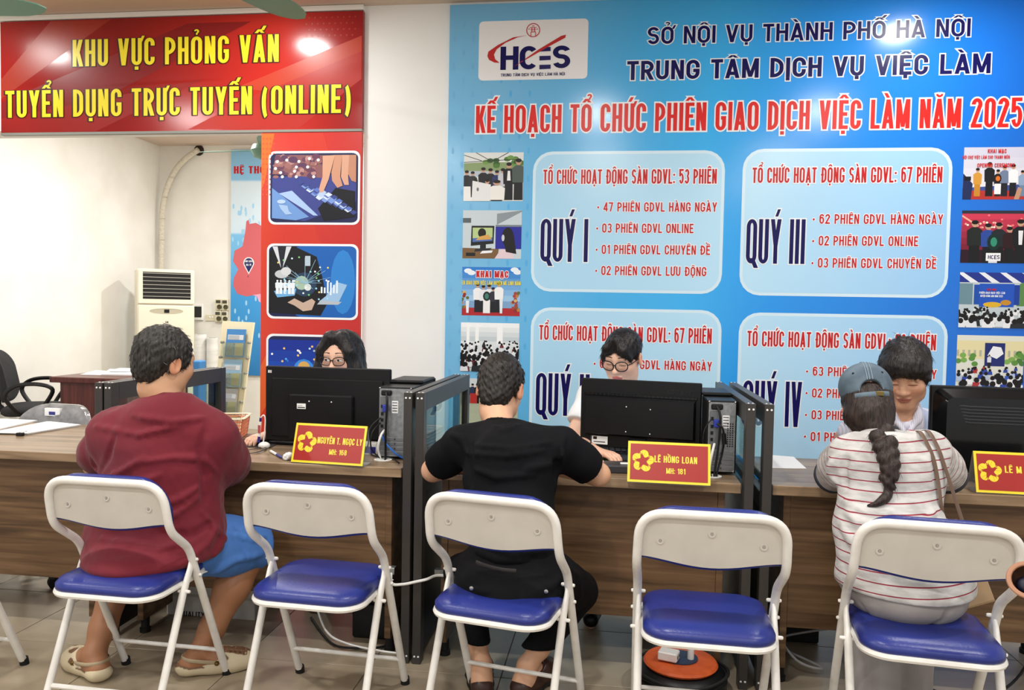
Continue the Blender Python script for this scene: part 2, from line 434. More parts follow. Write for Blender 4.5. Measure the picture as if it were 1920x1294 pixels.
        if m == '\u0303':
            s.arc(cx-mw*.5, y+mh*.4, mw*.5, mh*.3, 0, 180, e=e, sv=k*.6, sh=sh*.5); s.arc(cx+mw*.5, y+mh*.5, mw*.5, mh*.3, 180, 360, e=e, sv=k*.6, sh=sh*.5); return mh
        if m == '\u0306': s.arc(cx, y+mh*.9, mw*.8, mh*.7, 190, 350, e=e, sv=k*.8, sh=sh*.6); return mh
        if m == '\u0323': s.stroke(cx, -H*.17, cx, -H*.17+sh*.95, w=sv*.95, e=e); return 0
        if m == '\u031b': s.stroke(x+w-sv*.25, H*.86, x+w+sv*.42, H*1.08, w=k, e=e); return 0
        return 0
    def text(s, t, e=0):
        x = 0
        for ch in unicodedata.normalize('NFD', t):
            if unicodedata.combining(ch):
                lvl += s.mark(ch, xs, ws, e, lvl)
                continue
            xs, lvl = x, 0; ws = s.glyph(ch, x, e); x += ws+s.gap
        return x-s.gap
def lettering(name, t, p0, width, H, m, f, parent, sv=.2, sh=.16, asp=.5, rnd=1.3, outline=None, om=None, shadow=None, gap=None, lift=.0008):
    """one line of print: p0=(u,v) of the baseline start, total width and cap height in metres; f maps (u,v,w) to the world"""
    pen = Pen(H, sv*H, sh*H, asp*H, rnd, gap=None if gap is None else gap*H); w = pen.text(t); k = width/w
    def emit(nm, pens, mm, w_, du=0, dv=0):
        b = MB()
        for i_, q in enumerate(pens.q):
            wz = w_+(i_ % 47)*.00002
            a = sum(q[i][0]*q[(i+1) % len(q)][1]-q[(i+1) % len(q)][0]*q[i][1] for i in range(len(q)))
            if abs(a) < 1e-12: continue
            q2 = q if a > 0 else q[::-1]
            b.add([f(p0[0]+u*k+du, p0[1]+v+dv, wz) for u, v in q2], [tuple(range(len(q2)))])
        return b.build(nm, mm, parent)
    lv = lift
    if shadow:
        pe = Pen(H, sv*H, sh*H, asp*H, rnd, pen.gap); pe.text(t, e=shadow[2]*H); emit('lettering_shadow', pe, shadow[3], lv, shadow[0]*H, shadow[1]*H); lv += .00105
    if outline:
        pe = Pen(H, sv*H, sh*H, asp*H, rnd, pen.gap); pe.text(t, e=outline*H); emit('lettering_outline', pe, om, lv); lv += .00105
    o = emit(name, pen, m, lv)
    return o
def on_wall(y): return lambda u, v, w: (u, y-w, v)     # u = world X, v = world Z, print faces the room
class Print:
    """flat print: coloured shapes in one mesh; u,v in 0..1 of the picture (v up)"""
    def __init__(s, f, step=.00003, clip=False): s.clip = clip; s.f = f; s.b = MB(); s.k = 0; s.step = step
    def poly(s, pts, c):
        a = sum(pts[i][0]*pts[(i+1) % len(pts)][1]-pts[(i+1) % len(pts)][0]*pts[i][1] for i in range(len(pts)))
        if a < 0: pts = pts[::-1]
        if s.clip:
            for ax_, sg, lim in ((0, 1, 0.0), (0, -1, -1.0), (1, 1, 0.0), (1, -1, -1.0)):
                o = []
                for i in range(len(pts)):
                    p, q = pts[i-1], pts[i]; dp, dq = sg*p[ax_]-lim, sg*q[ax_]-lim
                    if (dp >= 0) != (dq >= 0): t = dp/(dp-dq); o.append((p[0]+(q[0]-p[0])*t, p[1]+(q[1]-p[1])*t))
                    if dq >= 0: o.append(q)
                pts = o
                if len(pts) < 3: return s
        s.b.col = lin(c); s.k += 1
        s.b.add([s.f(u, v, s.k*s.step) for u, v in pts], [tuple(range(len(pts)))]); return s
    def rect(s, u0, v0, u1, v1, c): return s.poly([(u0, v0), (u1, v0), (u1, v1), (u0, v1)], c)
    def ell(s, u, v, ru, rv, c, n=12): return s.poly([(u+ru*math.cos(2*PI*i/n), v+rv*math.sin(2*PI*i/n)) for i in range(n)], c)
    def grad(s, u0, v0, u1, v1, c0, c1, n=8):
        a = [int(c0[i:i+2], 16) for i in (0, 2, 4)]; b = [int(c1[i:i+2], 16) for i in (0, 2, 4)]
        for i in range(n):
            t = i/(n-1); c = ''.join('%02x' % int(a[j]*(1-t)+b[j]*t) for j in range(3)); s.rect(u0, v0+(v1-v0)*i/n, u1, v0+(v1-v0)*(i+1)/n, c)
        return s
    def line(s, u0, v0, u1, v1, w, c):
        dx, dy = u1-u0, v1-v0; L = math.hypot(dx, dy) or 1; nx, ny = -dy/L*w/2, dx/L*w/2
        return s.poly([(u0+nx, v0+ny), (u1+nx, v1+ny), (u1-nx, v1-ny), (u0-nx, v0-ny)], c)
    def man(s, u, v, h, top, leg='15161a', skin='c79d82', hair='17130f', asp=1.25, w=.26):
        """small printed figure: feet at (u,v), height h"""
        W_ = h*w/asp
        s.poly([(u-W_*.42, v), (u+W_*.42, v), (u+W_*.40, v+h*.5), (u-W_*.40, v+h*.5)], leg)
        s.poly([(u-W_*.55, v+h*.42), (u+W_*.55, v+h*.42), (u+W_*.6, v+h*.76), (u+W_*.25, v+h*.83), (u-W_*.25, v+h*.83), (u-W_*.6, v+h*.76)], top)
        s.ell(u, v+h*.91, W_*.27, h*.078, skin, 10); s.ell(u, v+h*.945, W_*.28, h*.05, hair, 10); return s
    def build(s, name, parent, m): return s.b.build(name, m, parent)
# ------------------------------------------------------------------ signs and boards on the front wall
M_print = matcol('photo_print', .32, spec=.4)
M_navy = mat('print_navy', '120f55', .3, spec=.25); M_white = mat('print_white', 'f4f8fc', .32); M_redp = mat('print_red', 'c81f22', .3, spec=.3)
M_titlered = mat('print_title_red', 'de2622', .3, spec=.35); M_yel = mat('print_yellow', 'f3e02a', .3); M_dk = mat('print_dark', '3c0f08', .35)
def gloss_board(name, stops, axis='X', lo=0, hi=1, rough=.2, rib=True, extra=None):
    m = mat(name, rough=rough); nt = m.node_tree; b = nt.nodes['Principled BSDF']
    tc = nt.nodes.new('ShaderNodeTexCoord'); sp = nt.nodes.new('ShaderNodeSeparateXYZ'); nt.links.new(tc.outputs['Object'], sp.inputs[0])
    mr = nt.nodes.new('ShaderNodeMapRange'); mr.inputs['From Min'].default_value = lo; mr.inputs['From Max'].default_value = hi
    src = sp.outputs[axis]
    if extra:                                        # slanted design: add a share of Z
        ma = nt.nodes.new('ShaderNodeMath'); ma.operation = 'MULTIPLY_ADD'; nt.links.new(sp.outputs['Z'], ma.inputs[0]); ma.inputs[1].default_value = extra
        nt.links.new(src, ma.inputs[2]); src = ma.outputs[0]
    nt.links.new(src, mr.inputs[0]); r = nt.nodes.new('ShaderNodeValToRGB'); nt.links.new(mr.outputs[0], r.inputs[0])
    e = r.color_ramp.elements
    e[0].position, e[0].color = stops[0][0], (*lin(stops[0][1]), 1); e[1].position, e[1].color = stops[-1][0], (*lin(stops[-1][1]), 1)
    for p, c in stops[1:-1]:
        q = e.new(p); q.color = (*lin(c), 1)
    nt.links.new(r.outputs[0], b.inputs['Base Color'])
    if rib:                                          # fine vertical ribs of the hollow plastic sheet
        wv = nt.nodes.new('ShaderNodeTexWave'); wv.inputs['Scale'].default_value = 60; nt.links.new(tc.outputs['Object'], wv.inputs[0])
        bp = nt.nodes.new('ShaderNodeBump'); bp.inputs['Strength'].default_value = .035; bp.inputs['Distance'].default_value = .001
        nt.links.new(wv.outputs['Fac'], bp.inputs['Height']); nt.links.new(bp.outputs[0], b.inputs['Normal'])
    return m
YF = YW-.025                                        # front face of the big board
def wq(x, y, Y=None): p = py(x, y, YF if Y is None else Y); return p[0], p[2]
def line(t, xl, yl, yt, xr, yr, m, parent, Y, **k):
    a, b, c = wq(xl, yl, Y), wq(xr, yr, Y), wq(xl, yt, Y); z = (a[1]+b[1])/2
    return lettering('lettering', t, (a[0], z), b[0]-a[0], c[1]-a[1], m, on_wall(Y), parent, **k)
def framef(x0, y0, x1, y1, Y):                       # unit square -> picture rectangle given by two photo corners
    a, b = wq(x0, y1, Y), wq(x1, y0, Y)
    return lambda u, v, w: (a[0]+(b[0]-a[0])*u, Y-.0006-w, a[1]+(b[1]-a[1])*v)
def rpanel(parent, name, corners, m, Y, r, w, th=.0004):
    x0 = (wq(*corners[0], Y)[0]+wq(*corners[3], Y)[0])/2; x1 = (wq(*corners[1], Y)[0]+wq(*corners[2], Y)[0])/2
    z1 = (wq(*corners[0], Y)[1]+wq(*corners[1], Y)[1])/2; z0 = (wq(*corners[2], Y)[1]+wq(*corners[3], Y)[1])/2
    b = MB(); b.add([(x, Y-w, z) for x, z in rrect(x0, z0, x1, z1, r)], [tuple(range(24))]); b.build(name, m, parent)
    return x0, z0, x1, z1

board = empty('plan_board', (.8, YF, .5)); tag(board, 'big blue year plan board with red title and four light blue quarter panels', 'board')
M_blue = gloss_board('blue_board_print', [(0, '79bde6'), (.22, '4cb4ee'), (.36, '3fb6f8'), (.5, '2b9bf2'), (.75, '1b79e0'), (1, '0f5ac8')], 'X', -1.0, 2.3, .17, extra=-.12)
b = MB(); b.box((-1.0, YF, .45), (2.9, YW, CEIL-.02)); b.build('backing', M_blue, board)
# faint printed drops and slanted shapes
p = Print(lambda u, v, w: (u, YF-.0003-w, v), 0)
for i in range(9):
    for j in range(26):
        if (i+j) % 2: continue
        X = -.97+i*.055+(.8 if i > 6 else 0)*0; Z = 1.0+j*.08
        p.ell(X, Z, .008, .02, '6fb2df' if i < 5 else '55afe6', 8)
tag(p.build('background_pattern', board, M_print), kind='stuff')
# quarter panels
M_rim = mat('panel_rim', 'd8f0fc', .2); M_pan = gloss_board('panel_print', [(0, 'b0def8'), (.5, 'bfe8fe'), (1, '9bcdf7')], 'X', -.4, 1.8, .2)
for cs in (((1000, 285), (1361, 281), (1352, 552), (995, 546)), ((1393, 279.7), (1786, 276), (1777, 560), (1386, 553)),
           ((997, 576), (1353, 582), (1347, 850), (990, 840)), ((1386, 585), (1777, 593), (1768, 880), (1378, 868))):
    x0, z0, x1, z1 = rpanel(board, 'panel_rim', cs, M_rim, YF, .11, .0006)
    b = MB(); e = .017; b.add([(x, YF-.0010, z) for x, z in rrect(x0+e, z0+e, x1-e, z1-e, .095)], [tuple(range(24))]); b.build('quarter_panel', M_pan, board)
# titles
wide = dict(sv=.2, sh=.175, asp=.66, rnd=1.0, gap=.13); cond = dict(sv=.155, sh=.125, asp=.40, rnd=1.25, gap=.085)
line('SỞ NỘI VỤ THÀNH PHỐ HÀ NỘI', 1214, 84, 52, 1819, 67.5, M_navy, board, YF, outline=.06, om=M_white, **{**wide, 'sv': .178, 'sh': .16})
line('TRUNG TÂM DỊCH VỤ VIỆC LÀM', 1175.4, 150.5, 115, 1856.6, 137.5, M_navy, board, YF, outline=.06, om=M_white, **{**wide, 'sv': .2})
line('KẾ HOẠCH TỔ CHỨC PHIÊN GIAO DỊCH VIỆC LÀM NĂM 2025', 892, 251, 200, 1915.5, 237, M_titlered, board, YF, outline=.055, om=M_white, **cond)
for a in (('TỔ CHỨC HOẠT ĐỘNG SÀN GDVL: 53 PHIÊN', 1018.5, 345.8, 319, 1343.5, 343.8), ('TỔ CHỨC HOẠT ĐỘNG SÀN GDVL: 67 PHIÊN', 1410.4, 343, 314.5, 1766, 342.3),
          ('TỔ CHỨC HOẠT ĐỘNG SÀN GDVL: 67 PHIÊN', 1011, 636.6, 609, 1334, 644.9), ('TỔ CHỨC HOẠT ĐỘNG SÀN GDVL: 68 PHIÊN', 1400.7, 648, 619.6, 1754, 657.8)):
    line(*a, M_redp, board, YF, outline=.07, om=M_white, lift=.0014, **{**cond, 'sv': .142, 'asp': .38})
for a in (('QUÝ I', 1012.8, 491, 411, 1101.5, 491), ('QUÝ III', 1398, 494, 411, 1507.8, 495), ('QUÝ II', 1004, 778, 699.4, 1104, 781), ('QUÝ IV', 1391, 798, 714, 1501, 800)):
    line(*a, M_navy, board, YF, outline=.028, om=M_white, lift=.0014, **{**cond, 'sv': .105, 'sh': .085, 'asp': .27, 'rnd': 1.5, 'gap': .05})
bul = dict(sv=.165, sh=.15, asp=.56, rnd=1.05, gap=.14)
for a in (('• 47 PHIÊN GDVL HÀNG NGÀY', 1119.8, 397, 379.7, 1344, 397), ('• 03 PHIÊN GDVL ONLINE', 1117.8, 436.8, 419.5, 1300, 436.8), ('• 01 PHIÊN GDVL CHUYÊN ĐỀ', 1116.8, 476.7, 459.5, 1331, 477.5), ('• 02 PHIÊN GDVL LƯU ĐỘNG', 1116, 516, 499, 1324, 517.6),
          ('• 62 PHIÊN GDVL HÀNG NGÀY', 1523.5, 419.6, 401.5, 1767.6, 420.6), ('• 02 PHIÊN GDVL ONLINE', 1522.4, 460.6, 442.5, 1721, 461.4), ('• 03 PHIÊN GDVL CHUYÊN ĐỀ', 1521, 502, 484, 1754.8, 503.7),
          ('• 62 PHIÊN GDVL HÀNG NGÀY', 1113, 690.5, 673.5, 1334.5, 695), ('• 63 PHIÊN GDVL HÀNG NGÀY', 1511, 704, 687, 1755.5, 711), ('• 02 PHIÊN', 1510, 745, 728, 1594, 747), ('• 03 PHIÊN', 1509, 786, 769, 1593, 788), ('• 01 PHIÊN', 1507, 826.5, 809.5, 1591, 829)):
    line(*a, M_redp, board, YF, outline=.075, om=M_white, lift=.0014, **bul)
# logo plate
M_plate = mat('logo_plate_white', 'f2f2f2', .2)
x0, z0, x1, z1 = rpanel(board, 'logo_plate', ((898, 42), (1103.4, 33), (1101.4, 146), (897.5, 152.7)), M_plate, YF, .025, .0008)
def lz(a, c): return wq(830+a/3.555, c/3.555)        # from the enlarged view of the plate
LY = YF-.001
line('HC', 938, 131.5, 88, 1008, 129.5, M_navy, board, LY, sv=.24, sh=.19, asp=.78, rnd=1.0, gap=.05)
line('S', 1036, 128.5, 86, 1069, 127.5, M_navy, board, LY, sv=.24, sh=.19, asp=.78, rnd=1.0)
p = Print(lambda u, v, w: (u, LY-.001-w, v)); nav = '17155c'; rd = 'c22a2c'
for c in (313, 372, 431):
    p.poly([lz(645, c+32), lz(720, c+28), lz(720, c), lz(668 if c == 313 else 645, c+2)], nav)
p.poly([lz(565, 235), lz(470, 250), lz(370, 300), lz(305, 345), lz(298, 375), lz(310, 400), lz(345, 418), lz(380, 420), lz(350, 395), lz(342, 365), lz(360, 330), lz(420, 285), lz(500, 250)], rd)
p.poly([lz(475, 445), lz(640, 330), lz(790, 240), lz(822, 232), lz(818, 252), lz(700, 315), lz(560, 395)], rd)
c0 = lz(604, 202); c1 = lz(650, 202); R_ = c1[0]-c0[0]
for i in range(28):
    a0, a1 = 2*PI*i/28, 2*PI*(i+1)/28
    p.poly([(c0[0]+R_*r*math.cos(a), c0[1]+R_*r*math.sin(a)) for r, a in ((1, a0), (1, a1), (.88, a1), (.88, a0))], rd)
for (a, c, a2, c2) in ((580, 182, 628, 187), (585, 196, 623, 200), (573, 192, 580, 198), (628, 192, 635, 198), (592, 186, 598, 212), (610, 186, 616, 212), (586, 212, 622, 217), (586, 217, 591, 246), (617, 217, 622, 246), (596, 172, 612, 177)):
    q0, q1 = lz(a, c2), lz(a2, c); p.rect(q0[0], q0[1], q1[0], q1[1], rd)
p.build('logo_emblem', board, M_print)
line('TRUNG TÂM DỊCH VỤ VIỆC LÀM HÀ NỘI', 938.9, 144, 138.4, 1059, 141, M_navy, board, LY, sv=.16, sh=.14, asp=.55, rnd=1.0)
# photographs printed on the board
def crowd(p, n, v0, v1, cols, heads='14110f', s0=.05, s1=.09):
    for i in range(n):
        t = i/n; v = v1+(v0-v1)*t; u = random.random(); h = s0+(s1-s0)*t
        p.poly([(u-h*.9, v-h*1.6), (u+h*.9, v-h*1.6), (u+h*.7, v-h*.1), (u-h*.7, v-h*.1)], random.choice(cols)); p.ell(u, v+h*.35, h*.48, h*.62, heads, 9)
ph = []
f = framef(869, 285.6, 982, 377, YF); p = Print(f, clip=True); p.rect(0, 0, 1, 1, 'e8ebe6'); p.rect(0, .52, 1, .8, '8aa06f'); p.poly([(0, .78), (1, .84), (1, 1), (0, 1)], 'dfe3e0')
for i in range(14): p.ell(random.uniform(.3, 1), random.uniform(.72, .9), .06, .05, random.choice(('4d7a35', '6f9a4c', '375c2b')), 8)
for a in ((0, .8, .9, .86), (.2, 1, .45, .83), (.75, 1, .5, .83), (0, .95, .3, .83)): p.line(*a, .012, '2b2b2b')
p.rect(0, .5, .9, .62, 'b8c4cf')
for u, h, c in ((.05, .62, '23242a'), (.15, .6, '2a2a30'), (.33, .68, '1a1b20'), (.45, .66, '1e2026'), (.56, .62, '26306a'), (.66, .66, 'c8ccd2'), (.76, .78, '14151a'), (.92, .86, '4c5a55')): p.man(u, .02, h, c, asp=1.24)
p.poly([(.73, .42), (.79, .42), (.78, .62), (.74, .62)], 'eef0f0'); p.rect(0, 0, .2, .3, 'f0f0ee')
for u in (.2, .4): p.man(u, -.2, .66, '202228', asp=1.24)
p.man(.56, -.28, .72, 'f0efe8', asp=1.24, w=.4); p.poly([(.14, 0), (.45, 0), (.46, .34), (.15, .42)], 'e9eaea'); p.ell(.24, .24, .02, .04, '77797b')
p.build('photograph', board, M_print)
f = framef(867, 394.6, 978.6, 484.4, YF); p = Print(f, clip=True); p.rect(0, 0, 1, 1, 'c9d6dc'); p.rect(.56, .2, 1, .68, '23259a'); p.rect(.56, .66, 1, .7, '77828c'); p.poly([(.58, .7), (1, .97), (1, 1), (.58, .93)], '8d989e'); p.rect(0, .74, .14, .84, '5b6266')
p.poly([(0, .0), (.6, 0), (.62, .2), (.0, .22)], '7b5c3a'); p.poly([(.14, .26), (.53, .31), (.54, .68), (.15, .68)], '15171b'); p.poly([(.17, .34), (.51, .37), (.51, .64), (.17, .64)], 'b9cf8e'); p.poly([(.17, .34), (.51, .37), (.51, .44), (.17, .42)], '4b6fb5')
p.ell(.33, .53, .07, .1, '17120f'); p.poly([(.22, .38), (.5, .4), (.44, .5), (.3, .46)], 'd9a552'); p.rect(.3, .2, .4, .3, '1b1c20'); p.poly([(.2, .14), (.46, .17), (.5, .22), (.22, .2)], '26282c'); p.poly([(.3, .1), (.5, .12), (.52, .17), (.34, .16)], 'eef0f2'); p.rect(.06, .05, .22, .12, '191a1d')
p.poly([(.55, 0), (.88, 0), (.84, .2), (.66, .2)], 'e6cfd6'); p.ell(.77, .45, .1, .2, '120f10', 14); p.poly([(.68, .5), (.87, .5), (.92, .1), (.74, .14)], '120f10'); p.ell(.69, .43, .025, .07, 'cfd3d8')
p.build('photograph', board, M_print)
f = framef(865.6, 501.6, 976, 591, YF); p = Print(f, clip=True); p.grad(0, .3, 1, 1, '9fc9ea', '2f7fd2', 6); p.rect(0, 0, 1, .16, 'b3262c'); p.rect(0, .16, 1, .3, '7fa6cf')
for u, v in ((.1, .92), (.16, .88), (.9, .95), (.95, .9)): p.ell(u, v, .07, .05, 'eef5fb')
for u in (.04, .93):
    for i in range(16): p.ell(u+random.uniform(-.06, .06), random.uniform(.1, .5), .03, .035, random.choice(('8f2f2a', 'c27f3a', '5f6f35', 'd9b26a', 'a8443a')), 7)
for u, h, c in ((.27, .6, 'f2f2f4'), (.37, .56, 'e9ebf0'), (.47, .58, 'e9ebf0'), (.54, .52, '33313b'), (.64, .63, 'f4f4f4')): p.man(u, .07, h, c, '1b1c22', asp=1.24)
p.rect(.37, .05, .49, .32, 'f2f2f0'); p.ell(.43, .4, .065, .1, '1d2a2c'); p.ell(.43, .4, .035, .06, '3f7f72'); p.poly([(.08, .05), (.12, .05), (.13, .3), (.07, .3)], 'e8f0f6'); p.poly([(.66, .05), (.7, .05), (.71, .36), (.65, .36)], 'e8f0f6')
p.build('photograph', board, M_print)
line('KHAI MẠC', 893, 520, 507.5, 953, 521, M_redp, board, YF-.0022, sv=.26, sh=.16, asp=.6, outline=.09, om=M_white)
line('EN GIAO DỊCH VIỆC LÀM HUYỆN MÊ LINH NĂM', 866, 533.5, 526, 976, 535, M_yel, board, YF-.0022, sv=.17, asp=.5)
f = framef(863, 606.7, 974, 695.4, YF); p = Print(f, clip=True); p.rect(0, 0, 1, 1, 'dfe6e8'); p.grad(0, .62, 1, 1, 'c9d4d8', 'f6fafa', 4)
for u, w_ in ((.1, .05), (.25, .06), (.62, .1)): p.rect(u, .55, u+w_, .98, 'fafcfc')
for u in (.1, .27, .5): p.rect(u, .93, u+.1, .95, 'ffffff')
crowd(p, 120, .1, .62, ('f4f5f5', 'e6eaee', 'f4f5f5', '26272c', '6d2b30', 'dfe3e6'), s0=.03, s1=.085)
p.build('photograph', board, M_print)
f = framef(861, 712, 972, 802, YF); p = Print(f, clip=True); p.grad(0, 0, 1, .75, 'b9c1a4', 'a9b29a', 5); p.rect(0, .75, 1, 1, 'cfd8dc')
for u in (.05, .14, .22, .3, .5, .6, .75): p.man(u, .5, .4, random.choice(('1c1d22', '8f2a2a', '2a3550')), asp=1.24)
p.rect(.18, .5, .3, .7, 'b3302c'); p.rect(.02, .45, .14, .62, '1b1c20'); p.build('photograph', board, M_print)
f = framef(1804, 275.6, 1932, 374, YF); p = Print(f, clip=True); p.grad(0, .2, 1, 1, 'e3e2ea', 'cfcfe0', 4); p.rect(0, 0, 1, .17, 'b8342f'); p.poly([(0, .17), (1, .17), (1, .3), (0, .22)], '3b4f96')
for u, h, c, l in ((.22, .55, 'd79a3a', 'c98a2c'), (.4, .66, '17181d', '17181d'), (.53, .52, '22252e', '1b1c22'), (.63, .6, '6f7f9c', '20222a'), (.76, .62, 'f0f1f4', '1b1c22'), (.9, .5, '8fa7c4', '6f87a4')): p.man(u, .06, h, c, l, asp=1.3)
p.rect(.48, .1, .58, .3, 'f0f0f2'); p.ell(.53, .4, .055, .09, '2a1712'); p.ell(.53, .4, .035, .05, 'd9742a')
p.poly([(0, 0), (.13, 0), (.15, .3), (0, .5)], '1d2b57'); p.rect(.02, .36, .12, .44, '15161b'); p.poly([(.78, 0), (.86, 0), (.9, .2), (.84, .24)], 'c29477'); p.build('photograph', board, M_print)
line('KHAI MẠC', 1852, 287, 279.5, 1887, 287, M_redp, board, YF-.0022, sv=.18, asp=.5)
line('HỘI CHỢ VIỆC LÀM CHO THANH NIÊN', 1805, 297.5, 291.5, 1893, 298, M_redp, board, YF-.0022, sv=.17, asp=.48)
line('OPENING CEREMONY', 1832, 313.5, 306, 1902, 314, M_redp, board, YF-.0022, sv=.17, asp=.5)
f = framef(1800, 395, 1930, 492.6, YF); p = Print(f, clip=True); p.grad(0, 0, 1, .95, '5a0f2a', 'd23a55', 8); p.rect(0, .94, 1, 1, '2b2f3a')
for i in range(40): p.ell(.5+random.gauss(0, .2), .72+random.gauss(0, .12), .02, .02, random.choice(('ffd9c4', 'ffb0a0', 'ff7f7f', 'fff2e0')), 6)
p.line(0, .9, .25, .7, .03, 'ffb39a'); p.rect(0, .0, 1, .25, '2a0d20')
for u, h, c in ((.2, .84, '1d2320'), (.4, .78, '2a4a9c'), (.56, .8, '20252a'), (.72, .72, '2b1013'), (.88, .86, '14151a')): p.man(u, -.02, h, c, '121317', asp=1.3, w=.3)
p.poly([(.86, .35), (.91, .35), (.92, .62), (.85, .62)], 'eeeef0'); p.ell(.49, .4, .1, .16, '0f2b27', 14); p.ell(.49, .4, .05, .09, '2f8f72'); p.rect(.42, .0, .55, .05, 'dfe3ea'); p.rect(.38, .04, .6, .19, 'f6f7f9'); p.build('photograph', board, M_print)
line('HCES', 1852, 486, 478.5, 1874, 486, M_navy, board, YF-.0022, sv=.2, asp=.7)
f = framef(1796, 512, 1926, 613.6, YF); p = Print(f, clip=True); p.rect(0, 0, 1, 1, 'c3d0d4')
for i in range(7):
    a = i*.16-.2; p.poly([(a, 1), (a+.09, 1), (a+.32, .82), (a+.2, .82)], 'eef2f6' if i % 2 else '22348f'); p.poly([(a+.09, 1), (a+.16, 1), (a+.4, .82), (a+.32, .82)], '22348f')
p.rect(.0, .42, .2, .8, '6d8f9c'); p.poly([(.86, .4), (1, .4), (1, .85), (.9, .8)], '5b8a4a'); p.rect(.22, .42, .3, .78, '1b4fae'); p.rect(.82, .42, .9, .78, '1b3f9e'); p.rect(.3, .38, .82, .8, '1d55c0'); p.ell(.5, .42, .14, .05, 'e0b42c'); p.ell(.7, .46, .08, .05, 'c98f2a')
crowd(p, 70, .08, .36, ('eef0f2', 'dfe5ea', '26282e', 'e8ecf0'), s0=.03, s1=.085); p.build('photograph', board, M_print)
line('KHAI MẠC', 1850, 545, 541, 1868, 545, M_redp, board, YF-.0022, sv=.2, asp=.5)
for i, (a, c) in enumerate(((1836, 1884), (1838, 1880))): line(('PHIÊN GIAO DỊCH VIỆC LÀM', 'HUYỆN ĐÔNG ANH NĂM 2025')[i], a, 551+i*6, 547+i*6, c, 551.4+i*6, M_white, board, YF-.0022, sv=.17, asp=.5)
f = framef(1791, 630.7, 1921, 726, YF); p = Print(f, clip=True); p.rect(0, 0, 1, 1, 'e4e6da'); p.rect(0, .55, 1, .9, 'e9dfae')
for i in range(12): p.rect(i*.085, .6, i*.085+.035, .72, 'b7b7a0')
for i in range(18): p.ell(random.choice((random.uniform(0, .3), random.uniform(.75, 1))), random.uniform(.45, .68), .05, .05, random.choice(('5f9440', '4b7d38', '7fb055')), 8)
p.rect(.42, .42, .72, .86, '1d2a70'); p.poly([(.46, .62), (.54, .8), (.66, .78), (.7, .66), (.6, .56), (.52, .6)], 'f2f5fa'); p.man(.49, .38, .26, 'dfe5ee', asp=1.3)
crowd(p, 60, .02, .4, ('e8ecf2', '2d49a8', 'b9c9e4', 'f2f3f5', 'b3353a', '3a62c0'), s0=.03, s1=.1); p.build('photograph', board, M_print)

# ---- red header sign
YS = YW-.03
sign = empty('header_sign', (-2.7, YS, 2.41)); tag(sign, 'long red sign with yellow interview area lettering above the alcove', 'sign')
M_red = gloss_board('red_sign_print', [(0, '9c1d1b'), (.35, '8c1a1a'), (.6, 'aa231f'), (.8, 'bf2d25'), (1, '921a1d')], 'X', -3.9, -1.5, .17)
X0 = py(1.5, 148, YS)[0]
b = MB(); b.box((X0, YS, 2.412), (-1.513, YW, 3.092)); b.build('backing', M_red, sign)
p = Print(lambda u, v, w: (u, YS-.0003-w, v))
for pts, c in (([(X0, 2.62), (X0, 2.74), (-3.5, 3.088), (-3.1, 3.088)], 'a0301f'), ([(X0, 2.45), (X0, 2.60), (-2.6, 3.05), (-2.2, 3.05), (-3.4, 2.5)], '84181a'), ([(-2.6, 2.42), (-1.9, 2.42), (-1.52, 2.7), (-1.52, 2.92)], 'b02a20'), ([(X0, 2.415), (-3.2, 2.415), (-2.5, 2.72), (X0, 2.5)], '961e1b'), ([(-1.52, 2.95), (-2.3, 2.66), (-2.1, 2.64), (-1.52, 2.86)], 'b83c26')): p.poly(pts, c)
for i in range(9):
    for j in range(4): p.ell(-1.56-i*.035-(j % 2)*.017, 3.06-j*.035, .006, .006, 'ab3524', 6)
tag(p.build('background_pattern', sign, M_print), kind='stuff')
sgn = dict(sv=.152, sh=.125, asp=.40, rnd=1.2, gap=.10)
line('KHU VỰC PHỎNG VẤN', 137, 123, 73, 523, 118.5, M_yel, sign, YS, outline=.022, om=M_dk, shadow=(-.055, -.01, .02, M_dk), lift=.0012, **sgn)
line('TUYỂN DỤNG TRỰC TUYẾN (ONLINE)', 11, 218, 167.7, 656, 215, M_yel, sign, YS, outline=.022, om=M_dk, shadow=(-.055, -.01, .02, M_dk), lift=.0012, **sgn)
b = MB(); b.box((X0, YS-.004, 2.398), (-1.513, YW, 2.412)); b.build('bottom_edge', mat('sign_edge', '8d8f88', .5), sign)

# ---- red banner with pictures, under the sign
ban = empty('picture_banner', (-1.83, YS, .0)); tag(ban, 'tall red banner with three white-framed technology pictures beside the white pillar', 'banner')
XB0 = py(490, 350, YS)[0]
M_red2 = gloss_board('red_banner_print', [(0, 'd8432a'), (.3, 'cf3329'), (1, 'c62c28')], 'X', -2.15, -1.5, .25)
b = MB(); b.box((XB0, YS, .02), (-1.513, YW-.004, 2.396)); b.build('backing', M_red2, ban)
p = Print(lambda u, v, w: (u, YS-.0003-w, v))
for pts, c in (([(XB0, 2.39), (XB0+.08, 2.39), (XB0+.02, 2.1), (XB0, 2.06)], 'e8702c'), ([(-1.9, 2.39), (-1.75, 2.39), (-1.6, 1.9), (-1.8, 1.9)], 'cf3a2b'), ([(-2.0, 1.86), (-1.8, 1.86), (-1.6, 1.3), (-1.9, 1.3)], 'd0392b'), ([(XB0, 1.0), (XB0+.1, 1.2), (XB0+.12, .9), (XB0, .7)], 'e0602c')): p.poly(pts, c)
for i in range(4):
    for j in range(12): p.ell(XB0+.012+i*.022, 2.36-j*.03, .006, .006, 'e2582f', 6)
tag(p.build('background_pattern', ban, M_print), kind='stuff')
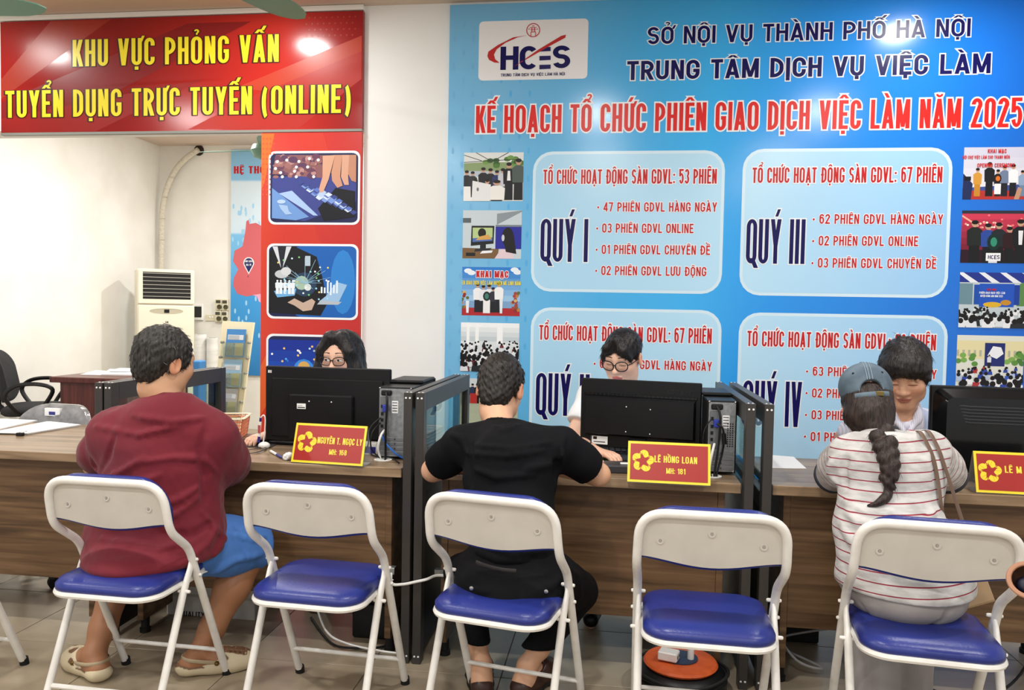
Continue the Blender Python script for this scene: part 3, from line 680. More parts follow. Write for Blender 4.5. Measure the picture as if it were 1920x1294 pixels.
def frame3(x0, y0, x1, y1):
    a, c = wq(x0, y1, YS), wq(x1, y0, YS); b = MB()
    b.add([(x, YS-.0012, z) for x, z in rrect(a[0], a[1], c[0], c[1], .04)], [tuple(range(24))]); b.build('picture_rim', M_white, ban); e = .013
    def f(u, v, w): return (a[0]+e+(c[0]-a[0]-2*e)*u, YS-.0018-w, a[1]+e+(c[1]-a[1]-2*e)*v)
    p = Print(f); p.poly(rrect(0, 0, 1, 1, .07), '1c2350'); return p
p = frame3(503, 282.5, 676, 421); p.poly([(.02, .08), (.4, .02), (.98, .3), (.98, .7), (.02, .66)], '3d4690'); p.poly([(.02, .7), (.62, .64), (.66, .97), (.06, .98)], '8a5a5e')
for i in range(60): p.ell(random.uniform(.05, .6), random.uniform(.66, .95), random.uniform(.02, .06), random.uniform(.02, .05), random.choice(('b98a86', '6a4058', '9c6a66', '5b3a5a')), 8)
p.poly([(.02, .06), (.02, .5), (.45, .08), (.3, .03)], '6f9ad8'); p.poly([(.1, .42), (.5, .1), (.55, .1), (.25, .46)], 'a9c6ee'); p.poly([(.62, .02), (.97, .08), (.97, .45), (.75, .5), (.55, .2)], '0d0f18')
for i in range(7):
    for j in range(5):
        u, v = .3+i*.065+j*.055, .58-i*.035-j*.055+i*.0
        p.poly([(u, v), (u+.045, v+.03), (u+.09, v-.005), (u+.045, v-.04)], random.choice(('7f9fe0', 'b9d0f5', '5b78c8', 'd5e4fb', '3c4a90')))
for q in ([(.60, .96), (.74, .97), (.67, .62), (.61, .44), (.575, .43), (.56, .48), (.60, .66)], [(.74, .97), (.82, .97), (.80, .66), (.83, .53), (.77, .50), (.71, .60), (.70, .72)], [(.82, .97), (.9, .97), (.89, .66), (.9, .54), (.85, .54), (.81, .66)], [(.9, .97), (.98, .97), (.98, .58), (.93, .60), (.89, .7)]): p.poly(q, random.choice(('d9a58a', 'cf987c', 'c48b70')))
for u, v in ((.08, .88), (.06, .78), (.12, .72), (.19, .9), (.3, .8), (.33, .88), (.28, .74), (.45, .92), (.14, .66), (.3, .66), (.43, .8), (.55, .9), (.5, .66)): p.ell(u, v, .018, .022, 'f4f4fb')
p.ell(.13, .3, .05, .03, 'b8d2f2'); p.poly([(.1, .26), (.2, .24), (.22, .16), (.26, .12), (.18, .11), (.12, .2)], 'a5c3ea'); p.build('picture', ban, M_print)
p = frame3(500, 458, 672.6, 597); p.poly(rrect(0.3, 0, 1, 1, .07), '1a63b8'); p.ell(.85, .5, .14, .45, '2f86d6', 16); p.poly([(.0, .05), (.6, .02), (.68, .2), (.62, .55), (.55, .85), (.3, .99), (.06, .99), (.0, .9)], '14151a'); p.poly([(.04, .99), (.26, .99), (.15, .66)], 'd8dce4'); p.poly([(.1, .99), (.2, .99), (.15, .62)], '20242f')
p.ell(.41, .46, .14, .17, '27405c', 16); p.ell(.38, .48, .08, .1, 'a8c4b0', 12); p.ell(.45, .42, .04, .05, 'dfe8e6'); p.poly([(.06, .36), (.32, .4), (.3, .3), (.1, .27)], '6db3e8')
for u in (.1, .14, .19, .24, .28): p.man(u, .32, .2, 'eaf4fb', 'eaf4fb', 'eaf4fb', 'eaf4fb')
p.poly([(.58, .22), (.8, .2), (.9, .46), (.78, .5), (.66, .3)], '9fc6ea'); p.poly([(.56, .18), (.8, .18), (.84, .22), (.6, .24)], 'b9c3cc')
for i in range(6): p.rect(.6+i*.035, .34, .62+i*.035, .4+random.random()*.12, 'e8f6ff')
for i in range(30): p.ell(random.uniform(.1, .75), random.uniform(.25, .85), .012, .014, random.choice(('d8f0ff', '9fe0ff', '7fd07f', 'f0e070', 'ffffff')), 6)
for i in range(16): p.line(.42, .48, random.uniform(.1, .75), random.uniform(.25, .85), .004, '9fd0ea')
p.poly([(.22, .2), (.3, .16), (.4, .08), (.5, .1), (.54, .22), (.5, .26), (.4, .2), (.3, .26)], 'c9b09c'); p.rect(.42, .72, .48, .86, 'b9cdda'); p.ell(.15, .6, .08, .06, 'c6ccd0'); p.ell(.2, .64, .06, .06, 'd6dadd'); p.build('picture', ban, M_print)
p = frame3(498.7, 629.5, 669, 768); p.grad(.0, .05, 1, .95, '1f6fd8', '16329a', 6)
for i in range(70): p.ell(random.uniform(.03, .97), random.uniform(.1, .92), .014, .016, random.choice(('bfe2ff', '5fb0ff', 'ffffff', '2f7be0', 'ffd070')), 6)
p.poly([(.62, .62), (.72, .57), (.82, .62), (.82, .78), (.7, .82), (.6, .76)], 'e6f2e8'); p.poly([(.6, .76), (.7, .82), (.82, .78), (.72, .72)], '6fb05a'); p.ell(.42, .55, .12, .14, '3f8fe8'); p.ell(.42, .58, .07, .08, 'e0b060'); p.ell(.6, .3, .2, .1, '7fc4f5'); p.build('picture', ban, M_print)

# ---- map poster inside the alcove
YP = YB-.022
post = empty('map_poster', (-3.9, YP, .6)); tag(post, 'light blue map poster with pink district on the alcove wall', 'poster')
xa, xb = py(433, 400, YP)[0], py(575, 400, YP)[0]
M_post = gloss_board('map_poster_print', [(0, '2f7fc0'), (.35, '3f9bdc'), (.62, '7cc0ec'), (.63, 'cfe4f2'), (.85, 'd8eaf6'), (.86, '8ec8ee'), (1, '8ec8ee')], 'Z', .6, 3.1, .35, rib=False)
b = MB(); b.box((xa, YP, .6), (xb, YP+.008, py(433, 281, YP)[2])); b.build('sheet', M_post, post)
def lp(a, c): q = py(a, c, YP); return q[0], q[2]
p = Print(lambda u, v, w: (u, YP-.0004-w, v))
for i in range(40):
    c = lp(random.uniform(436, 490), random.choice((random.uniform(385, 480), random.uniform(560, 640)))); p.ell(c[0], c[1], .012, .03, '9fd2f2', 8)
p.poly([lp(*q) for q in ((462, 415), (466, 412), (468, 420), (480, 418), (520, 440), (520, 560), (478, 553), (462, 556), (445, 551), (437, 535), (439, 520), (447, 505), (437, 490), (440, 470), (455, 462), (458, 445), (460, 435))], 'd0666c'); p.poly([lp(*q) for q in ((474, 553), (482, 556), (486, 566), (500, 572), (500, 550))], 'f0a8c4')
c = lp(466.5, 493); p.poly([(c[0]+.062*math.cos(t), c[1]+.062*math.sin(t)) for t in np.linspace(-.5, PI+.5, 16)]+[(c[0], c[1]-.125)], 'f4f6fa'); p.poly([(c[0]+.052*math.cos(t), c[1]+.052*math.sin(t)) for t in np.linspace(-.5, PI+.5, 16)]+[(c[0], c[1]-.108)], '20225c')
p.build('map_print', post, M_print)
line('HỆ THỐNG', 438.5, 325, 311, 520, 326, M_redp, post, YP, sv=.2, asp=.5)
line('SÀN GDVL', 457.5, 491.7, 488, 475.5, 491.7, M_white, post, YP-.002, sv=.2, asp=.6); line('BA VÌ', 461.5, 498.5, 494.8, 471, 498.5, M_white, post, YP-.002, sv=.2, asp=.6); line('BA VÌ', 461.5, 520, 516.5, 471.5, 520, M_navy, post, YP, sv=.16, asp=.6)
# ------------------------------------------------------------------ furniture
def wood(name, c0, c1, c2, rough=.42, sc=(1, 1, 1), axis='X'):
    m = mat(name, c0, rough); nt = m.node_tree; b = nt.nodes['Principled BSDF']
    tc = nt.nodes.new('ShaderNodeTexCoord'); mp = nt.nodes.new('ShaderNodeMapping'); nt.links.new(tc.outputs['Object'], mp.inputs[0])
    mp.inputs['Scale'].default_value = {'X': (1.1, 14, 22), 'Y': (22, 1.3, 22), 'Z': (22, 22, 1.3)}[axis]
    n = nt.nodes.new('ShaderNodeTexNoise'); n.inputs['Scale'].default_value = 1.6; n.inputs['Detail'].default_value = 6; n.inputs['Distortion'].default_value = .6
    nt.links.new(mp.outputs[0], n.inputs['Vector']); r = nt.nodes.new('ShaderNodeValToRGB'); nt.links.new(n.outputs['Fac'], r.inputs[0])
    e = r.color_ramp.elements; e[0].position, e[0].color = .3, (*lin(c0), 1); e[1].position, e[1].color = .7, (*lin(c2), 1); q = e.new(.5); q.color = (*lin(c1), 1)
    nt.links.new(r.outputs[0], b.inputs['Base Color']); return m
M_wood = wood('walnut_laminate', '463320', '664c33', '7c6044'); M_wtop_lit = wood('walnut_top_lit', '6e5842', '8f775c', 'a68d70', .3)  # worktop walnut painted paler, with the light on top put into its colour
M_wred = wood('mahogany_laminate', '45201c', '5a2a26', '6a332d', .3, axis='Z'); M_black = mat('black_plastic', '111214', .42, spec=.4, bump=(300, .06))
M_frame = mat('dark_powder_coat', '3f3c39', .38, metal=.2, bump=(400, .05)); M_glass = mat('clear_glass', 'e8f4f2', .02, trans=1, ior=1.1, spec=.4)
M_scr = mat('screw_white', 'f0f0ee', .35); M_wht = mat('white_plastic', 'f2f2ee', .35); M_steel = mat('galvanised_steel', 'a9acad', .38, metal=.75, noise=(60, '8f9293'))
M_chrome = mat('chrome', 'c8c8c8', .18, metal=1); M_paper = mat('paper', 'f2f3f2', .7); M_rub = mat('black_rubber', '121212', .7)
M_tube = mat('chair_white_enamel', 'e6e4de', .3, noise=(30, 'dedbd3')); M_plate2 = mat('chair_back_plate', 'cfcbc2', .45, noise=(9, 'c6c2b8'))
M_vinyl = mat('blue_vinyl', '25327f', .32, noise=(6, '212c74'), bump=(160, .12)); M_seam = mat('blue_piping', '1d2668', .5)

# ---- folding chair (faces +Y, origin on the floor under the backrest)
def make_chair():
    t = empty('folding_chair')
    q = fillet([(.205, .396, .022), (.206, .153, .545), (.211, .036, .632), (.205, 0, .79), (-.205, 0, .79), (-.211, .036, .632), (-.206, .153, .545), (-.205, .396, .022)], [0, .035, .04, .12, .12, .04, .035, 0], 9)
    b = MB(); b.tube(q, .0135, 12); b.build('back_and_front_leg_tube', M_tube, t, True)
    for s in (-1, 1):
        b = MB(); b.tube([(s*.2, .182, .505), (s*.203, .166, .47), (s*.2, .13, .40), (s*.2, -.034, .022)], [(.004, .013), (.008, .014), .0125, .0125], 12); b.build('rear_leg', M_tube, t, True)
        b = MB(); b.tube([(s*.205, .40, .026), (s*.205, .406, .0)], .0165, 12); b.build('foot_cap', M_rub, t, True)
        b = MB(); b.tube([(s*.2, -.032, .026), (s*.2, -.042, .0)], .0155, 12); b.build('foot_cap', M_rub, t, True)
        for (y, z) in ((.178, .50), (.13, .405), (.2, .44)):
            b = MB(); b.lathe([(.004, -.022*s), (.006, -.018*s), (.006, .018*s), (.004, .022*s)], (s*.203, y, z), 8, 'x'); b.build('rivet', M_tube, t, True)
        b = MB(); b.tube([(s*.186, .16, .436), (s*.186, .29, .42)], [(.003, .010)]*2, 8); b.build('seat_link', M_tube, t, True)
    b = MB(); b.tube([(-.205, .345, .117), (.205, .345, .117)], .0075, 8); b.build('front_stretcher', M_tube, t, True)
    b = MB(); b.tube([(-.2, .004, .105), (.2, .004, .105)], .0085, 8); b.build('rear_stretcher', M_tube, t, True)
    lp = [(x, y, .424-.0*y) for x, y in rrect(-.184, -.03, .184, .325, .075, 8)]
    b = MB(); b.tube(lp, .0105, 8, closed=True); b.build('seat_frame', M_tube, t, True)
    rings = []
    for z, ins in ((.428, .006), (.436, -.004), (.450, -.004), (.460, .006), (.467, .022), (.471, .05), (.473, .09)):
        rings.append([(x, y, z+.006*math.sin(PI*min(max((y+.03)/.355, 0), 1))*(z > .455)) for x, y in rrect(-.184+ins, -.03+ins, .184-ins, .325-ins, max(.075-ins*.5, .02), 8)])
    b = MB(); b.loft(rings); b.build('seat_cushion', M_vinyl, t, True, auto=1.2)
    # back plate with the wavy lower edge, blue pad in front of it
    def outline(zt, zs, zc, hw, r):
        up = [(hw, zs), (hw+.003, zt-r)]+[(hw-r+r*math.cos(a), zt-r+r*math.sin(a)) for a in np.linspace(.1, PI/2, 8)]
        top = up+[(-x, z) for x, z in up[::-1]]; low = [(-hw+2*hw*i/16, zs+(zc-zs)*math.sin(PI*i/16)**1.6) for i in range(1, 16)]; return top+low
    def yb(z): return .0+.036*max(0, (.79-z)/.16)
    b = MB(); b.prism(outline(.789, .655, .628, .206, .085), .006, lambda u, v, w: (u, yb(v)+.004+w, v)); b.build('back_plate', M_plate2, t)
    rg = []
    for w, g in ((.011, 0), (.016, .004), (.03, .005), (.038, -.006), (.042, -.03)):
        rg.append([(u*(1+g*3), yb(v)+w, v+(g if v > .7 else -g)) for u, v in outline(.803, .650, .622, .206, .10)])
    b = MB(); b.loft(rg); b.build('back_pad', M_vinyl, t, True, auto=1.2)
    for x, z in ((-.145, .705), (0, .735), (.145, .705)):
        b = MB(); b.lathe([(.011, 0), (.011, -.002), (.0095, -.0022), (.0095, -.001)], (x, yb(z)+.004, z), 16, 'y'); s = b.build('screw_dimple', M_plate2, t, True)
        b = MB(); b.lathe([(.005, -.0005), (.005, -.002), (.003, -.0045)], (x, yb(z)+.004, z), 10, 'y'); b.build('screw', M_chrome, t, True)
    return t
CHAIRS = [(-2.41, 2.30, -3, 'white folding chair at the left edge, only its seat corner and a leg in view'),
          (-1.624, 2.349, -1.9, 'blue and white folding chair under the man in the dark red shirt'),
          (-.964, 2.391, -3.2, 'empty blue and white folding chair between the red shirt and black shirt men'),
          (-.372, 2.366, -11.6, 'blue and white folding chair under the man in black'),
          (.28, 2.305, -1.6, 'empty blue and white folding chair in front of the orange cable reel'),
          (.888, 2.311, -6.1, 'blue and white folding chair under the woman in the striped shirt')]
chair0 = make_chair()
for i, (x, y, a, lb) in enumerate(CHAIRS):
    c = chair0 if i == 0 else copy_tree(chair0)
    c.location = (x, y, 0); c.rotation_euler = (0, 0, math.radians(a)); tag(c, lb, 'chair', 'folding chairs along the desks')

# ---- desks
YD = 2.97
def desk(x0, x1, depth, label):
    t = empty('desk', ((x0+x1)/2, YD+depth/2, 0)); tag(t, label, 'desk', 'walnut desks in a row')
    b = MB(); b.box((x0, YD, .713), (x1, YD+depth, .75), .0025); b.build('worktop', M_wtop_lit, t)
    b = MB(); b.box((x0+.075, YD+.055, .212), (x1-.075, YD+.075, .713), .001); b.build('modesty_panel', M_wood, t)
    for x in (x0+.05, x1-.075):
        b = MB(); b.box((x, YD+.05, .06), (x+.025, YD+depth-.04, .713), .001); b.build('side_panel', M_wood, t)
        for y in (YD+.085, YD+depth-.09):
            b = MB(); b.lathe([(.017, .06), (.017, .02), (.022, .018), (.022, 0)], (x+.0125, y, 0), 14); b.build('leveling_foot', M_rub, t, True)
    return t
desk(-3.29, -2.078, .73, 'walnut desk at the left end, with papers and a clipboard on it')
d1 = desk(-1.985, -.812, .66, 'walnut desk in front of the man in the dark red shirt')
d2 = desk(-.712, .458, .6, 'walnut desk in front of the man in black')
d3 = desk(.568, 1.75, .6, 'walnut desk in front of the woman in the striped shirt')
for x, y in ((-.93, 3.12), (.365, 3.08)):            # cable grommets
    p_ = d1 if x < -.5 else d2
    b = MB(); b.lathe([(.024, .750), (.036, .750), (.037, .7535), (.030, .755), (.024, .7505)], (x, y, 0), 24); b.build('cable_grommet', M_wht, p_, True)

# ---- glazed partitions between the desks
def partition(x, label):
    t = empty('desk_divider', (x, 3.4, 0)); tag(t, label, 'divider', 'dark framed glass partitions')
    w = .033; y0, y1, zt = 2.945, 3.885, 1.045
    for (a, c) in ((y0, y0+.05), (y1-.05, y1)):
        b = MB(); b.box((x, a, 0), (x+w, c, zt), .0015); b.build('post', M_frame, t)
    b = MB(); b.box((x, y0+.05, zt-.07), (x+w, y1-.05, zt), .0015); b.build('top_rail', M_frame, t)
    b = MB(); b.box((x, y0+.05, .66), (x+w, y1-.05, .72), .0015); b.build('middle_rail', M_frame, t)
    b = MB(); b.box((x+.012, y0+.05, .03), (x+w-.012, y1-.05, .66)); b.build('lower_panel', M_black, t)
    b = MB(); b.box((x+w/2-.0025, y0+.048, .718), (x+w/2+.0025, y1-.048, zt-.068)); b.build('glass_pane', M_glass, t)
    for z in (zt-.02, .03):
        for k in (.27, .73):
            b = MB(); b.lathe([(.0038, 0), (.0038, -.0012), (.002, -.0022)], (x+w*k, y0, z), 10, 'y'); b.build('screw', M_scr, t, True)
    for yy in (y0+.018, y1-.018):
        for k in (.27, .73):
            b = MB(); b.lathe([(.0035, 0), (.0035, .001), (.002, .002)], (x+w*k, yy, zt), 8); b.build('screw', M_scr, t, True)
    return t
for x, lb in ((-2.071, 'dark framed glass partition left of the red shirt man, nearer the left edge'), (-2.031, 'dark framed glass partition beside the left shoulder of the red shirt man'),
              (-.800, 'dark framed glass partition against the first computer tower'), (-.754, 'dark framed glass partition beside the left arm of the man in black'),
              (.464, 'dark framed glass partition against the tower behind the second nameplate'), (.527, 'dark framed glass partition on the left end of the third desk')):
    partition(x, lb)

# ---- monitors (built facing away, so the back is towards -Y; origin at desk level under the screen)
def monitor(x, y, yaw, w, h, zb, label, kind):
    t = empty('monitor', (0, 0, 0)); tag(t, label, 'monitor', 'monitors on the desks')
    M_m = mat('monitor_black', '111214', .42, spec=.35, bump=(500, .08)); M_m2 = mat('monitor_gloss', '0e0f11', .16)
    b = MB(); b.box((-w/2, 0, zb), (w/2, .022, zb+h), .004); b.build('housing', M_m, t)
    b = MB(); b.box((-w/2+.012, .0222, zb+.015), (w/2-.012, .0232, zb+h-.012)); b.build('screen', mat('lit_screen', 'b8cfe0', .2, emit=.5), t)
    if kind == 1:
        b = MB(); b.box((-.165, -.026, zb+.012), (.125, .002, zb+h*.64), .006); b.build('rear_cover', M_m, t)
        b = MB(); b.box((-w/2+.03, -.008, zb+.02), (w/2-.03, .002, zb+h-.05), .004); b.build('rear_panel', M_m, t)
        for a, c in ((-.07, .1), (.03, .1), (-.07, .2), (.03, .2)):
            bb = MB(); bb.lathe([(.003, 0), (.003, -.0012), (.001, -.0015)], (a, -.0262, zb+c-.02), 8, 'y'); bb.build('mount_screw', M_scr, t, True)
        b = MB(); b.box((-.125, -.0272, zb+h*.45), (-.085, -.0262, zb+h*.52)); b.build('sticker', M_paper, t)
        p = Print(lambda u, v, wv: (u, -.0275-wv, v)); p.rect(-.122, zb+h*.462, -.088, zb+h*.475, '2a2a2a'); p.rect(-.122, zb+h*.49, -.1, zb+h*.495, '555555'); p.build('sticker_print', t, M_print)
        p = Print(lambda u, v, wv: (u, -.0004-wv, v)); p.rect(-w/2+.012, zb+h-.03, -w/2+.02, zb+h-.018, 'd8d8d8'); p.rect(-w/2+.022, zb+h-.03, -w/2+.028, zb+h-.018, 'd8d8d8'); p.build('edge_mark', t, M_print)
    if kind == 2:
        b = MB(); q = [(-w/2+.02, zb+.05), (w/2-.02, zb+.05), (w/2-.02, zb+h*.76), (-w/2+.02, zb+h*.76)]
        b.loft([[(a, 0, c) for a, c in q], [(a*.97, -.022, zb+.06 if c < zb+h/2 else c-.012) for a, c in q]]); b.build('rear_cover', M_m, t)
        b = MB(); b.box((-w/2+.015, -.004, zb+h*.755), (w/2-.015, .001, zb+h*.80), .002); b.build('vent_strip', M_m2, t)
        for i in range(26):
            b = MB(); a = -w/2+.03+i*(w-.06)/25; b.box((a, -.0062, zb+h*.762), (a+.006, -.0038, zb+h*.793)); b.build('vent_slot', M_black, t)
        for a, c in ((-.05, .62), (.05, .60), (-.05, .26), (.05, .25)):
            bb = MB(); bb.lathe([(.0025, 0), (.0025, -.0012), (.001, -.0015)], (a, -.0222, zb+h*c), 8, 'y'); bb.build('mount_screw', M_scr, t, True)
        b = MB(); b.box((-.2, -.0052, zb+.012), (-.13, -.0042, zb+.046)); b.build('sticker', M_paper, t)
        p = Print(lambda u, v, wv: (u, -.0055-wv, v)); p.rect(-.192, zb+.032, -.176, zb+.044, '222222'); p.rect(-.19, zb+.02, -.14, zb+.024, '4a4a4a'); p.build('sticker_print', t, M_print)
        b = MB(); b.box((.11, -.018, zb+.008), (.145, -.0, zb+.034), .003); b.build('video_plug', mat('vga_blue', '2d3a9c', .4), t)
        b = MB(); b.box((-.03, -.004, zb+.026), (.045, -.001, zb+.036)); b.build('cable_slot', M_m2, t)
        # lower case maker's mark, moulded in gloss black
        fl = lambda u, v, wv: (u, -.0006-wv, v); pr = Print(fl); g = '060607'; X, Z, k = w/2-.125, zb+h*.86, .026
        def ring(cx, cz, r, a0, a1):
            for i in range(10):
                t0, t1 = math.radians(a0+(a1-a0)*i/10), math.radians(a0+(a1-a0)*(i+1)/10)
                pr.poly([(cx+r*1.35*q*math.cos(tt), cz+r*q*math.sin(tt)) for q, tt in ((1, t0), (1, t1), (.62, t1), (.62, t0))], g)
        for i, c in enumerate('acer'):
            cx = X+i*.029
            if c == 'a': ring(cx, Z, .010, 0, 360); pr.rect(cx+.009, Z-.010, cx+.0135, Z+.010, g)
            if c == 'c': ring(cx, Z, .010, 40, 320)
            if c == 'e': ring(cx, Z, .010, 0, 320); pr.rect(cx-.009, Z-.002, cx+.0125, Z+.002, g)
            if c == 'r': pr.rect(cx-.011, Z-.010, cx-.0065, Z+.010, g); ring(cx+.0, Z, .010, 40, 140)
        pr.build('makers_mark', t, mat('mark_gloss', '050506', .12))
    if kind == 3:
        b = MB(); b.loft([[(a, -.0, c) for a, c in rrect(-w/2+.01, zb+.01, w/2-.01, zb+h-.01, .03)], [(a*.86, -.045, zb+h/2+(c-zb-h/2)*.82) for a, c in rrect(-w/2+.01, zb+.01, w/2-.01, zb+h-.01, .03)]]); b.build('rear_cover', M_m2, t, True, auto=.5)
        for i in range(6):
            b = MB(); b.tube([(-w/2+.075+i*.006, -.040, zb+h*.81-i*.012), (-w/2+.12, -.0475, zb+h*.80-i*.012), (w/2-.06, -.0475, zb+h*.80-i*.012)], .0032, 6); b.build('vent_rib', mat('rib_grey', '36383c', .3), t, True)
        b = MB(); b.box((-.18, -.042, zb+.02), (-.135, -.041, zb+.04)); b.build('sticker', M_paper, t)
    b = MB(); b.box((-.035, -.012, .012), (.035, .014, zb+.05), .004); b.build('stand_neck', M_m, t)
    rg = [[(a, c, z) for a, c in rrect(-.11, -.07, .11, .12, .06, 6)] for z in (0, .010)]; b = MB(); b.loft(rg); b.build('stand_base', M_m, t, True, auto=.5)
    t.location = (x, y, .75); t.rotation_euler = (0, 0, math.radians(yaw)); return t
a = py(497, 686, 3.30); c = py(733, 690, 3.30); monitor((a[0]+c[0])/2, 3.30, -1, c[0]-a[0], .325, a[2]-.75-.325, 'wide black monitor beside the first nameplate, white sticker on its back', 1)
a = py(1090, 708, 3.40); c = py(1316, 720, 3.29); monitor((a[0]+c[0])/2, 3.345, math.degrees(math.atan2(c[1]-a[1], c[0]-a[0])), math.hypot(c[0]-a[0], c[1]-a[1]), .288, (a[2]+c[2])/2-.75-.288, 'black monitor hiding the woman in glasses and white shirt, behind the second nameplate', 2)
a = py(1745, 722, 3.22); monitor(a[0]+.265, 3.20, -4, .53, .36, a[2]-.75-.36, 'glossy black monitor at the right edge with ribbed vents', 3)

# ---- computer towers, back side towards the room
def tower(x0, w, y0, h, label, side):
    t = empty('computer_tower', (x0+w/2, y0, .75)); tag(t, label, 'computer', 'computer towers')
    z = .75; D = .37
    b = MB(); b.box((x0, y0+.004, z+.008), (x0+w, y0+D, z+h), .003); b.build('case', M_black, t)
    b = MB(); b.box((x0+.006, y0-.001, z+.014), (x0+w-.006, y0+.006, z+h-.006)); b.build('rear_plate', M_steel, t)
    b = MB(); b.box((x0-.002, y0+.16, z+h), (x0+w+.002, y0+D+.01, z+h+.016), .006); b.build('top_hood', M_black, t)
    b = MB(); b.box((x0-.002, y0+D-.002, z+.006), (x0+w+.002, y0+D+.03, z+h+.014), .008); b.build('front_bezel', M_black, t)
    b = MB(); b.box((x0+.014, y0-.010, z+h-.034), (x0+.058, y0, z+h-.012), .004); b.build('power_plug', M_black, t)
    b = MB(); b.box((x0+.010, y0-.004, z+.10), (x0+.044, y0+.001, z+h-.04), .001); b.build('port_shield', mat('port_shield', '77797b', .4, metal=.6), t)
    for i, zz in enumerate((.13, .155, .18, .21)):
        b = MB(); b.box((x0+.014, y0-.006, z+zz), (x0+.024, y0-.003, z+zz+.013)); b.build('port', M_black, t)
    b = MB(); b.box((x0+.024, y0-.024, z+h-.10), (x0+.044, y0-.003, z+h-.07), .003); b.build('video_plug', mat('vga_blue', '2d3a9c', .4), t)
    b = MB(); b.box((x0+.058, y0-.0018, z+h-.105), (x0+.084, y0-.001, z+h-.055)); b.build('sticker', M_paper, t)
    for i in range(4): b = MB(); b.box((x0+.06, y0-.0022, z+h-.097+i*.011), (x0+.081, y0-.0018, z+h-.094+i*.011)); b.build('sticker_line', M_black, t)
    for i in range(4):
        b = MB(); b.box((x0+.010, y0-.003, z+.02+i*.019), (x0+w-.012, y0-.0005, z+.034+i*.019), .001); sl = b.build('slot_cover', mat('slot_cover', '8f9294', .35, metal=.7), t)
        b = MB(); b.lathe([(.0025, -.0005), (.0025, -.0025)], (x0+w*.5, y0-.002, z+.027+i*.019), 8, 'y'); b.build('slot_hole', M_black, sl)
    vm = MB()
    for i in range(11):
        for j in range(3): vm.box((x0+w-.036+j*.009, y0-.0018, z+.11+i*.0085), (x0+w-.031+j*.009, y0-.001, z+.115+i*.0085))
    tag(vm.build('vent_holes', M_black, t), kind='stuff')
    for a, c in ((.008, h-.004), (w-.008, h-.004), (.008, .016), (w-.008, .016), (.008, .09)):
        b = MB(); b.lathe([(.004, 0), (.004, -.002), (.002, -.0035)], (x0+a, y0-.001, z+c), 8, 'y'); b.build('thumb_screw', M_chrome, t, True)
    def cable(pts, r, m, nm='cable'):
        b = MB(); b.tube(spline(pts, 6), r, 8); return b.build(nm, m, t, True)
    gx = -.93 if side == 1 else .365; gy = 3.12 if side == 1 else 3.08
    cable([(x0+.036, y0-.01, z+h-.022), (x0+.046, y0-.03, z+h-.06), (x0+.042, y0-.03, z+.12), (gx+.01, gy+.0, z+.02), (gx+.008, gy, z-.03)], .0045, M_black)
    cable([(x0+.03, y0-.006, z+.12), (x0+.022, y0-.03, z+.10), (x0+.012, y0-.035, z+.05), (gx-.012, gy, z+.005), (gx-.012, gy, z-.03)], .005, M_wht, 'network_cable')
    if side == 1:
        cable([(x0+.012, y0-.006, z+.17), (x0-.02, y0-.04, z+.13), (x0-.03, y0-.05, z+.05), (x0-.10, y0-.02, z+.012), (x0-.16, y0+.0, z+.01)], .003, M_black)
        cable([(x0+.012, y0-.006, z+.15), (x0-.012, y0-.04, z+.11), (x0-.01, y0-.05, z+.05), (gx-.01, gy, z+.005)], .003, M_black)
        cable([(x0+.02, y0-.006, z+.1), (x0+.04, y0-.02, z+.07), (x0+.08, y0-.02, z+.03), (x0+.11, y0-.01, z+.01)], .0035, mat('cable_blue', '2d6fd0', .4))
    else:
        cable([(x0+.034, y0-.024, z+h-.085), (x0+.052, y0-.035, z+.19), (x0+.062, y0-.03, z+.15), (x0+.058, y0-.02, z+.09), (gx+.018, gy, z+.01), (gx+.018, gy, z-.03)], .004, M_black)
        b = MB(); b.tube([(x0+.060, y0-.031, z+.165), (x0+.064, y0-.03, z+.125)], .009, 10); b.build('ferrite_bead', M_black, t, True)
        cable([(x0+.016, y0-.006, z+.215), (x0-.012, y0-.025, z+.17), (x0-.014, y0-.03, z+.1), (x0+.01, y0-.02, z+.03), (gx, gy, z+.0)], .002, M_black)
    return t
tower(-.958, .145, 3.135, .295, 'computer tower behind the glass beside the first monitor, blue plug at its back', 1)
tower(.345, .112, 3.115, .285, 'computer tower behind the second nameplate with cables at its back', 2)

